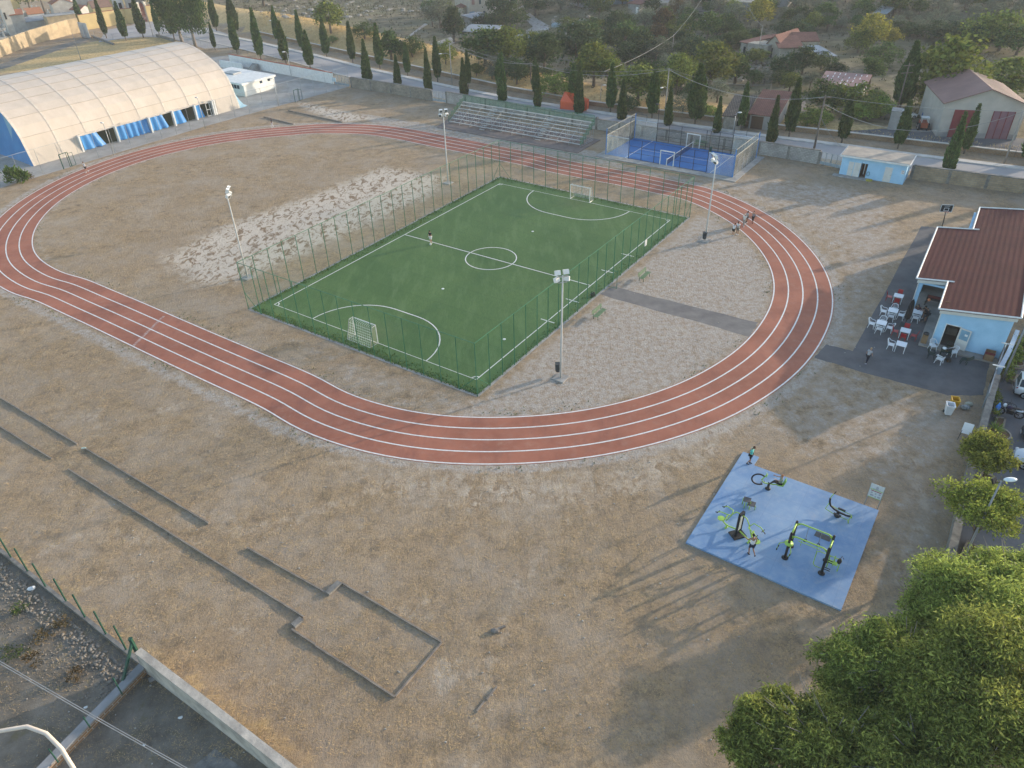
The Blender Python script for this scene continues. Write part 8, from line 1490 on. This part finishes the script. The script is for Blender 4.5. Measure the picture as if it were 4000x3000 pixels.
# orange netting round a road excavation
q = [T(2188, 425), T(2290, 436), T(2300, 422), T(2205, 408)]; ON = mesh_mat('orange_netting', (.75, .11, .03), .88); t = thing('safety_netting', 'bright orange safety netting propped around roadside cypress', 'netting', q[0]); m_ = MB(); hs_ = [1.4, 1.3, 1.6, 2.4]
for i in range(4): a, b = q[i], q[(i+1) % 4]; c = a.lerp(b, .5); h = (hs_[i]+hs_[(i+1) % 4])/2+random.uniform(-.2, .3); m_.quad(a, c, c+u*h, a+u*hs_[i]); m_.quad(c, b, b+u*hs_[(i+1) % 4], c+u*h)
m_.add([q[3]+u*2.4, q[0]+u*1.4, q[0].lerp(q[1], .5)+u*1.3], [(0, 1, 2)]); part(m_, 'net', ON, t)
for v, h in zip(q, hs_): m_ = MB(); m_.bar(v, v+u*h, .06); part(m_, 'stake', WOODT, t)
# ------------------------------------------------------------------ vehicles
def wheel_part(t, c, ax_, r=.32, w=.2):
    m_ = MB(); m_.tube([c-ax_*w/2, c+ax_*w/2], r, 18); wh = part(m_, 'tyre', RUBBER, t, True); m_ = MB(); m_.tube([c-ax_*(w/2+.012), c+ax_*(w/2+.012)], r*.62, 12); part(m_, 'rim', STEEL, wh); m_ = MB(); m_.tube([c-ax_*(w/2+.02), c+ax_*(w/2+.02)], r*.2, 8); part(m_, 'hub_cap', BLACK, wh)
def loft(m_, secs, n=None):
    k = len(secs[0]); m_.add([p for s_ in secs for p in s_], [(i*k+j, i*k+(j+1) % k, (i+1)*k+(j+1) % k, (i+1)*k+j) for i in range(len(secs)-1) for j in range(k)]+[tuple(range(k))[::-1], tuple((len(secs)-1)*k+j for j in range(k))])
def car(label, loc, hd, paint, L=4.0, W=1.7, body=None, roof=None, name='parked_car', cat='car', rack=False, lamp_c=None):
    x = Vector((hd[0], hd[1], 0)).normalized(); y = Vector((-x.y, x.x, 0)); t = thing(name, label, cat, loc); l = Vector(loc)
    def sec(f, hw_, z0, z1): return [l+x*f+y*a+u*b for a, b in ((-hw_*.92, z0), (-hw_, z0+.15), (-hw_, z0+(z1-z0)*.65), (-hw_*.93, z1-.04), (-hw_*.75, z1), (hw_*.75, z1), (hw_*.93, z1-.04), (hw_, z0+(z1-z0)*.65), (hw_, z0+.15), (hw_*.92, z0))]
    m_ = MB(); loft(m_, [sec(f*L/4, w*W/1.7, z0, z1) for f, w, z0, z1 in body]); part(m_, 'body', paint, t, True)
    def rs(f, hw_, zb, zt): return [l+x*f+y*a+u*b for a, b in ((-hw_, zb), (-hw_*.84, zt-.06), (-hw_*.74, zt), (hw_*.74, zt), (hw_*.84, zt-.06), (hw_, zb))]
    m_ = MB(); loft(m_, [rs(f*L/4, w*W/1.7, zb, zt) for f, w, zb, zt in roof]); part(m_, 'glasshouse', WIN, t)
    rr = [(f, w, zt) for f, w, zb, zt in roof if zt > roof[len(roof)//2][3]-.3]
    m_ = MB(); loft(m_, [[l+x*f*L/4+y*a+u*b for a, b in ((-w*W/1.7*.87, zt-.07), (-w*W/1.7*.76, zt+.012), (w*W/1.7*.76, zt+.012), (w*W/1.7*.87, zt-.07))] for f, w, zt in rr]); part(m_, 'roof', paint, t, True)
    for s in (-1, 1):
        m_ = MB()
        for i in range(len(roof)):
            f, w, zb, zt = roof[i]
            if i in (1, len(roof)//2, len(roof)-2): m_.bar(l+x*f*L/4+y*s*w*W/1.7*1.005+u*zb, l+x*f*L/4+y*s*w*W/1.7*.85+u*(zt-.05), .07)
        part(m_, 'pillar', paint, t)
    for f in (-1.25, 1.27):
        for s in (-1, 1): wheel_part(t, l+x*f*L/4+y*s*(W/2-.1)+u*.31, y)
    for s in (-1, 1):
        m_ = MB(); m_.ell(l+x*(L/2-.22)+y*s*W*.37+u*.68, (.16, .2, .09), 8, 0, Matrix.Rotation(math.atan2(x.y, x.x), 3, 'Z')); part(m_, 'headlight', mat('headlight_glass', (.6, .62, .62), None, 3, .1) if 'headlight_glass' not in bpy.data.materials else bpy.data.materials['headlight_glass'], t, True)
        m_ = MB(); m_.ell(l-x*(L/2-.1)+y*s*W*.43+u*.85, (.09, .09, .16), 8); part(m_, 'tail_light', mat('tail_light_red', (.25, .02, .03), None, 3, .2) if 'tail_light_red' not in bpy.data.materials else bpy.data.materials['tail_light_red'], t, True)
        m_ = MB(); m_.ell(l+x*.75*L/4+y*s*(W/2+.08)+u*.98, (.06, .1, .07), 7); part(m_, 'mirror', paint, t)
    m_ = MB(); m_.box(l+x*(L/2-.03)+u*.42, (.06, W*.5, .16), math.atan2(x.y, x.x)); part(m_, 'grille', BLACK, t); m_ = MB(); m_.box(l-x*(L/2-.02)+u*.38, (.1, W*.9, .2), math.atan2(x.y, x.x)); part(m_, 'rear_bumper', BLACK if rack else paint, t)
    for e in (1, -1): m_ = MB(); m_.box(l+x*e*(L/2+.03)+u*.36, (.02, .5, .11), math.atan2(x.y, x.x)); part(m_, 'number_plate', WHITE, t)
    if rack:
        for s in (-1, 1): m_ = MB(); m_.bar(l-x*1.5+y*s*.55+u*1.85, l+x*.2+y*s*.55+u*1.85, .04); part(m_, 'roof_rail', BLACK, t)
    return t
HB = [(-2, .6, .32, .7), (-1.93, .78, .25, .88), (-1.3, .84, .22, .98), (0, .85, .2, .97), (.8, .84, .2, .98), (1.45, .8, .22, .84), (1.85, .7, .25, .72), (2.0, .5, .32, .58)]; HR = [(-1.9, .66, .84, .9), (-1.62, .7, .93, 1.36), (-.9, .74, .95, 1.5), (-.1, .74, .95, 1.5), (.35, .72, .95, 1.42), (1.12, .68, .93, .97)]
VBd = [(-2, .7, .4, .9), (-1.95, .82, .3, 1.05), (-1.0, .85, .25, 1.08), (.2, .85, .22, 1.06), (.9, .84, .22, 1.05), (1.5, .8, .24, .92), (1.88, .7, .28, .76), (2.0, .52, .34, .6)]; VR = [(-1.97, .76, 1.0, 1.1), (-1.86, .76, 1.03, 1.74), (-1.0, .77, 1.05, 1.83), (.0, .76, 1.05, 1.8), (.5, .74, 1.04, 1.68), (1.2, .7, 1.0, 1.05)]
def paint(nm, c): m, nt, bs, out = nodes(nm); bs.inputs['Base Color'].default_value = (*c, 1); bs.inputs['Roughness'].default_value = .35; bs.inputs['Coat Weight'].default_value = .6; bs.inputs['Coat Roughness'].default_value = .08; bs.inputs['Metallic'].default_value = .15; return m
CPW, CPS, CPD = paint('white_car_paint', (.66, .66, .65)), paint('silver_car_paint', (.42, .46, .5)), paint('dark_car_paint', (.03, .035, .045))
hdv = Vector((.86, -.51, 0))
q = G(3957, 1545); car('white van with dark rear window parked by bar corner', q+hdv*2.0+Vector((.35, .6, 0)), hdv, CPW, 4.1, 1.72, VBd, VR, 'parked_van', 'van', True)
q = G(3948, 1795); car('silver car nosing toward the wall by street lamp', q+hdv*2.05, -hdv, CPS, 4.1, 1.72, HB, HR); q = G(3986, 1700); car('dark car barely entering the right edge', q+hdv*2.0, -hdv, CPD, 4.1, 1.72, HB, HR)
def two_wheeler(name, label, cat, q, x, r, wb, motor):
    x = Vector((x[0], x[1], 0)).normalized(); y = Vector((-x.y, x.x, 0)); t = thing(name, label, cat, q); c0, c1_ = q-x*wb/2+u*r, q+x*wb/2+u*r
    for c in (c0, c1_):
        m_ = MB(); m_.tube([c+x*r*math.cos(k*.3142)+u*r*math.sin(k*.3142) for k in range(21)], .06 if motor else .022, 6); wh = part(m_, 'wheel', RUBBER, t, True); m_ = MB()
        for k in range(8): m_.tube([c, c+x*r*math.cos(k*.785)+u*r*math.sin(k*.785)], .012, 3)
        part(m_, 'spokes', STEEL, wh)
    m_ = MB()
    if motor:
        m_.tube([c1_, c1_-x*.25+u*.65], .035, 6); m_.tube([c0, q-x*.1+u*.45, q+x*.35+u*.8], .05, 6); m_.box(q+u*.45, (.5, .3, .35), math.atan2(x.y, x.x)); part(m_, 'frame', BLACK, t)
        m_ = MB(); m_.ell(q+x*.15+u*.82, (.3, .17, .16), 10, 0, Matrix.Rotation(math.atan2(x.y, x.x), 3, 'Z')); part(m_, 'tank', mat('purple_black', (.03, .02, .05), None, 3, .3), t, True); m_ = MB(); m_.ell(q-x*.35+u*.85, (.45, .14, .08), 10, 0, Matrix.Rotation(math.atan2(x.y, x.x), 3, 'Z')); part(m_, 'seat', BLACK, t, True); m_ = MB(); m_.ell(q-x*.6+u*.72, (.3, .16, .1), 8, 0, Matrix.Rotation(math.atan2(x.y, x.x), 3, 'Z')); m_.ell(q+x*.5+u*.95, (.15, .14, .16), 8); part(m_, 'fairing', WP, t, True)
        m_ = MB(); m_.tube([q+x*.38+u*1.08-y*.38, q+x*.42+u*1.02, q+x*.38+u*1.08+y*.38], .025, 5); part(m_, 'handlebar', BLACK, t)
    else:
        m_.tube([c0, q-x*.1+u*.3, q-x*.25+u*.85], .022, 5); m_.tube([q-x*.1+u*.3, q+x*.38+u*.8, c1_], .024, 5); m_.tube([q-x*.22+u*.75, q+x*.36+u*.8], .024, 5); m_.tube([c0, q-x*.22+u*.75], .018, 5); part(m_, 'frame', BLACK, t); m_ = MB(); m_.ell(q-x*.28+u*.92, (.14, .07, .04), 8); part(m_, 'saddle', BLACK, t); m_ = MB(); m_.tube([q+x*.42+u*.95-y*.28, q+x*.36+u*.95, q+x*.42+u*.95+y*.28], .018, 5); part(m_, 'handlebar', BLACK, t)
    return t
cb, cd_ = G(3862, 1585), G(3925, 1600)
two_wheeler('motorcycle', 'black and white motorcycle parked by the wall', 'motorcycle', G(3938, 1625), (G(3890, 1612)-G(3985, 1635)), .31, 1.35, True)
b0, b1 = G(3855, 1590), G(3921, 1602); two_wheeler('bicycle', 'black bicycle leaning by the wall with blue bag', 'bicycle', b0.lerp(b1, .62)+Vector((.35, -.1, 0)), (b1-b0), .36, 1.08, False)
q = G(3893, 1592, .95)+Vector((.12, 0, 0)); m_ = MB(); m_.ell(q, (.22, .14, .34), 9); m_.ell(q+u*.32, (.1, .08, .18), 7); single(m_, 'blue_bag', mat('blue_plastic_bag', (.03, .17, .5), (.25, .4, .6), 6, .4, lo=.3, hi=.5), 'blue plastic bag hanging on the bicycle handlebar', 'bag', q, None, True)
# red tractor and white car by the warehouse
q = T(3600, 505); x = Vector((.3, .95, 0)).normalized(); y = Vector((-x.y, x.x, 0)); t = thing('small_tractor', 'small red tractor parked left of red door warehouse', 'tractor', q); m_ = MB(); m_.box(q+u*.9, (1.1, 2.2, .8), -.3); part(m_, 'body', mat('tractor_red', (.33, .07, .03), None, 2, .5), t)
for a, b, r in ((-.7, -.7, .6), (.7, -.7, .6), (-.6, .9, .4), (.6, .9, .4)): wheel_part(t, q+y*a+x*b+u*r, y, r, .3)
m_ = MB(); m_.box(q-x*.4+u*2.1, (1.2, 1.2, .1), -.3)
for a in (-.5, .5): m_.bar(q-x*.9+y*a+u*1.2, q-x*.9+y*a+u*2.1, .07); m_.bar(q+y*a+u*1.2, q+y*a+u*2.1, .07)
part(m_, 'canopy', WHITE, t)
car('white car half hidden by cypress before the hillside', T(3532, 462), (1, .1), CPW, 4.0, 1.7, HB, HR)
q = T(3610, 462); m_ = MB(); m_.lathe([(.5, 0), (.55, .4), (.5, .95), (.2, 1.0)], q, 12); single(m_, 'blue_drum', mat('blue_drum_plastic', (.05, .13, .32), None, 2, .5), 'blue drum beside the red tractor', 'drum', q)
fence('plot_fence', 'dark post and wire fence before the red door warehouse', [tuple(T(*p)) for p in [(3290, 535), (3430, 545), (3600, 566), (3800, 592), (3960, 615)]], 1.2, 3.2, .04, WOODP, WIRE)
# planters by the car park
SOIL = mat('planter_soil', (.17, .1, .055), (.1, .06, .035), 4, .95, 0, .5)
def planter_leaves(t, c, r, n, mm, up=.5, size=.14, sd=3): p, nrm = lobe_points([((c[0], c[1], c[2]), (r, r, r*.7))], n, sd, .25, .5); o = obj_of(fol_mesh('foliage', [leaves(p, size, .45, nrm+np.array([0, 0, up]), 1, sd)], mm), 'foliage', t); return o
def pot(label, px, r, plant_r, mm):
    q = G(*px); t = thing('round_planter', label, 'planter', q); m_ = MB(); m_.lathe([(r*.72, 0), (r*.95, .1), (r, .45), (r*.86, .46), (r*.84, .38)], q, 18); part(m_, 'pot', mat('planter_concrete', (.34, .29, .23), (.24, .2, .16), 2, .9) if 'planter_concrete' not in bpy.data.materials else bpy.data.materials['planter_concrete'], t); m_ = MB(); m_.lathe([(r*.84, .3), (r*.84, .39)], q, 18); part(m_, 'soil', SOIL, t)
    if plant_r: planter_leaves(t, (0, 0, .6), plant_r, 260, mm)
    return t, q
pot('round concrete planter with sparse plant nearest bar end', (3986, 1372), .72, .3, LMAT['green']); pot('round concrete planter with leafy plant beside white van', (3960, 1430), .72, .45, LMAT['vine'])
t, q = pot('big round planter holding a spiky yucca', (3896, 1708), .85, 0, None); a = rng.normal(size=(60, 3)); a[:, 2] = np.abs(a[:, 2])*.8+.15; a /= np.linalg.norm(a, axis=1, keepdims=True); b = np.cross(a, [0, 0, 1.]); b /= np.linalg.norm(b, axis=1, keepdims=True)+1e-6
c0 = np.array([-.15, .3, .5]); v = np.stack([c0+b*.03, c0+a*.4+b*.035, c0+a*.8+[0, 0, -.05], c0+a*.4-b*.035], 1) if False else np.stack([np.broadcast_to(c0, a.shape)+b*.015, c0+a*.4+b*.035, c0+a*.82, c0+a*.4-b*.035], 1)
obj_of(fol_mesh('yucca_leaves', [(v.reshape(-1, 3), np.arange(240).reshape(-1, 4))], LMAT['vine']), 'yucca_leaves', t)
def bed(label, pts, h=.3):
    q = [G(*p) for p in pts]; c = sum(q, Vector())/4; t = thing('planting_bed', label, 'planter', c); m_ = MB()
    for i in range(4): a, b = q[i], q[(i+1) % 4]; n_ = (c-(a+b)/2); n_.normalize(); m_.obox(a, b-a, n_*.14, u*h)
    part(m_, 'kerb', mat('bed_kerb', (.3, .25, .19), (.22, .18, .14), 2, .9) if 'bed_kerb' not in bpy.data.materials else bpy.data.materials['bed_kerb'], t); m_ = MB(); m_.sheet([p+(c-p)*.04 for p in q], h*.6); part(m_, 'soil', SOIL, t)
bed('square planting bed at the foot of round headed tree', [c4(1640, 2900-1500+0) if False else (3745, 2180), (3772, 2120), (3825, 2150), (3800, 2215)]); bed('square planting bed at the foot of ragged small tree', [(3815, 1880), (3832, 1852), (3880, 1870), (3866, 1912)]); bed('empty planting bed beside the motorcycle', [(3876, 1672), (3890, 1632), (3928, 1642), (3918, 1684)], .25)
bed('low planting bed below the round planters', [(3918, 1478), (3935, 1455), (3975, 1472), (3958, 1500)], .25)
a, b = G(3900, 1480), G(3962, 1345); t = thing('climbing_hedge', 'narrow green climbing hedge along pale blue wall', 'hedge', a); lob = [((f*(b-a).x+.35, f*(b-a).y-.2, .55), (.5, .6, .6)) for f in (0, .15, .3, .45, .6, .75, .9)]; p, nrm = lobe_points(lob, 2200, 4, .25, .6); obj_of(fol_mesh('foliage', [leaves(p, .16, .5, None, 1, 4)], LMAT['vine']), 'foliage', t)
a, b = G(3880, 1640), G(3890, 1560); t = thing('climbing_hedge', 'thin climbing plant on wall beside the motorcycle', 'hedge', a); lob = [((f*(b-a).x, f*(b-a).y, .5), (.25, .4, .5)) for f in (0, .25, .5, .75, 1)]; p, nrm = lobe_points(lob, 800, 4, .25, .6); obj_of(fol_mesh('foliage', [leaves(p, .13, .5, None, 1, 4)], LMAT['vine']), 'foliage', t)
q = G(70, 715); t = thing('garden_shrub', 'leafy green shrub at the hall fence corner', 'shrub', q); p, nrm = lobe_points([((0, 0, 1.0), (1.3, 1.2, 1.1)), ((.9, .2, .8), (.9, .8, .9)), ((-.6, 0, 1.5), (.7, .7, .8))], 1800, 9, .22, .6); obj_of(fol_mesh('crown', [leaves(p, .34, .5, nrm+np.array([0, 0, .2]), 1, 9)], leaf_mat('fresh_shrub_leaf', (.1, .16, .04), (.05, .085, .02))), 'crown', t); obj_of(trunk_mesh(.6, .07, [(.5, .2, 1.2), (-.4, 0, 1.3)], BARK, 2), 'trunk', t)
q = G(105, 700); t = thing('dry_shrub', 'small brown dry shrub beside the leafy one', 'shrub', q); p, nrm = lobe_points([((0, 0, .4), (.9, .7, .5))], 500, 9, .25, .5); obj_of(fol_mesh('crown', [leaves(p, .25, .4, None, 1, 9)], LMAT['brown']), 'crown', t)
for i, (x, y, r) in enumerate(((85, 2385, .5), (250, 2440, .5), (170, 2505, .6), (55, 2560, .7), (300, 2640, .5), (130, 2590, .45))):
    q = G(x, y); t = thing('wild_shrub', 'scrubby weed on the stony lower left lot', 'shrub', q, 0); p, nrm = lobe_points([((0, 0, .25), (r, r*.9, .4))], 260, 40+i, .25, .5); obj_of(fol_mesh('crown', [leaves(p, .16, .3, None, 1, i)], LMAT['brown' if i % 3 else 'green']), 'crown', t)
# lamps of the car park and the lower left street
q = G(3758, 2192); t = thing('street_lamp', 'grey car park lamp with white head and black floodlight', 'street lamp', q); hz = 7.0; m_ = MB(); m_.tube([q, q+u*2.5, q+u*hz], [.085, .07, .05], 8); part(m_, 'pole', mat('lamp_grey', (.28, .29, .3), (.22, .23, .24), 2, .5), t, True)
m_ = MB(); m_.ell(q+u*(hz+.05)+Vector((.55, .05, 0)), (.42, .17, .13), 12); part(m_, 'lamp_head', mat('clear_lamp', (.55, .66, .7), (.7, .74, .75), 8, .15), t, True); m_ = MB(); m_.box(q+u*(hz-.05)+Vector((-.35, .1, 0)), (.34, .12, .34), .5, 0, -.5); m_.bar(q+u*(hz-.1), q+u*(hz-.1)+Vector((-.35, .1, 0)), .05); part(m_, 'floodlight', BLACK, t)
q = G(3912, 1490); m_ = MB(); m_.tube([q, q+u*9.5], [.09, .06], 8); t = thing('street_lamp', 'plain grey lamp pole rising beside white van', 'street lamp', q); part(m_, 'pole', bpy.data.materials['lamp_grey'], t, True); m_ = MB(); m_.tube([q+u*9.4, q+u*9.8+Vector((1.2, -.5, 0))], .04, 6); part(m_, 'arm', bpy.data.materials['lamp_grey'], t); m_ = MB(); m_.ell(q+u*9.8+Vector((1.4, -.6, 0)), (.4, .2, .12), 10); part(m_, 'lamp_head', WLAMP, t)
z = 9.0; b_ = G(292, 3010, 8.0); q = Vector((b_.x, b_.y, 0)); t = thing('street_lamp', 'curved cream lamp arm entering the lower left corner', 'street lamp', q); pts = [q+u*.2, q+u*7.0, b_, G(240, 2925, 8.6), G(180, 2865, 8.95), G(105, 2838, 9.1), G(0, 2856, 9.15), G(-160, 2890, 9.1)]; m_ = MB(); m_.tube(pts, .085, 10); part(m_, 'pole', mat('cream_lamp_paint', (.62, .54, .45), (.52, .46, .4), 2, .5), t, True)
m_ = MB(); m_.ell(G(-230, 2905, 9.0), (.45, .2, .14), 10); part(m_, 'lamp_head', WLAMP, t)
for px, s, l in (((123, 2303), .28, 'crumpled white plastic sheet on the rubble'), ((335, 2765), .12, 'white scrap on the lower left lot, left'), ((705, 2805), .14, 'white scrap on the lower left lot, middle'), ((563, 2912), .1, 'small white scrap below the crack wall')):
    q = G(*px); m_ = MB(); m_.ell(q+u*s*.3, (s, s*.6, s*.35), 7); m_.ell(q+u*s*.5+Vector((s*.5, s*.2, 0)), (s*.5, s*.5, s*.3), 6); single(m_, 'plastic_litter', WHITE, l, 'litter', q)
q = G(318, 1751, .28); m_ = MB(); m_.tube([q, q+Vector((.28, .05, 0)), q+Vector((.36, .065, 0))], [.05, .05, .02], 8); single(m_, 'plastic_bottle', mat('pale_bottle', (.55, .68, .62), None, 3, .3), 'pale plastic bottle lying by the runway kerb', 'bottle', q)
# ------------------------------------------------------------------ sky, sun, air
SUN_AZ, SUN_EL = R_(26), R_(11)
w = bpy.data.worlds.new('World'); S.world = w; w.use_nodes = True; nt = w.node_tree; bg = nt.nodes['Background']; sk = nt.nodes.new('ShaderNodeTexSky'); sk.sky_type = 'NISHITA'; sk.sun_disc = False; sk.sun_elevation = SUN_EL; sk.sun_rotation = math.pi/2-SUN_AZ; sk.altitude = 400; sk.air_density = 1.0; sk.dust_density = 1.5; nt.links.new(sk.outputs[0], bg.inputs[0]); bg.inputs[1].default_value = .15
ld = bpy.data.lights.new('sun', 'SUN'); ld.energy = 2.2; ld.angle = R_(.6); ld.color = (1, .84, .66); lo = bpy.data.objects.new('sun', ld); COL.objects.link(lo)
dirv = Vector((math.cos(SUN_AZ)*math.cos(SUN_EL), math.sin(SUN_AZ)*math.cos(SUN_EL), math.sin(SUN_EL))); lo.rotation_euler = dirv.to_track_quat('Z', 'Y').to_euler()
m_ = MB(); m_.obox((-440, -80, -8), (880, 0, 0), (0, 860, 0), (0, 0, 130)); hz_ = bpy.data.objects.new('haze', m_.mesh('haze', [])); COL.objects.link(hz_); hz_['kind'] = 'stuff'
hm = bpy.data.materials.new('haze_air'); hm.use_nodes = True; hm.node_tree.nodes.clear(); o_ = hm.node_tree.nodes.new('ShaderNodeOutputMaterial'); pv_ = hm.node_tree.nodes.new('ShaderNodeVolumePrincipled'); pv_.inputs['Color'].default_value = (.9, .93, .97, 1); pv_.inputs['Density'].default_value = .00028; pv_.inputs['Anisotropy'].default_value = .0; hm.node_tree.links.new(pv_.outputs[0], o_.inputs['Volume']); hz_.data.materials.append(hm)
S.view_settings.view_transform = 'Standard'; S.view_settings.look = 'None'; S.view_settings.gamma = 1; S.view_settings.exposure = 1.6
S.render.engine = 'CYCLES'; S.cycles.max_bounces = 6; S.cycles.diffuse_bounces = 3; S.cycles.glossy_bounces = 3; S.cycles.transmission_bounces = 4; S.cycles.transparent_max_bounces = 24; S.cycles.volume_bounces = 0; S.cycles.use_denoising = True
try: S.cycles.denoiser = 'OPENIMAGEDENOISE'
except Exception: pass
finish_labels()
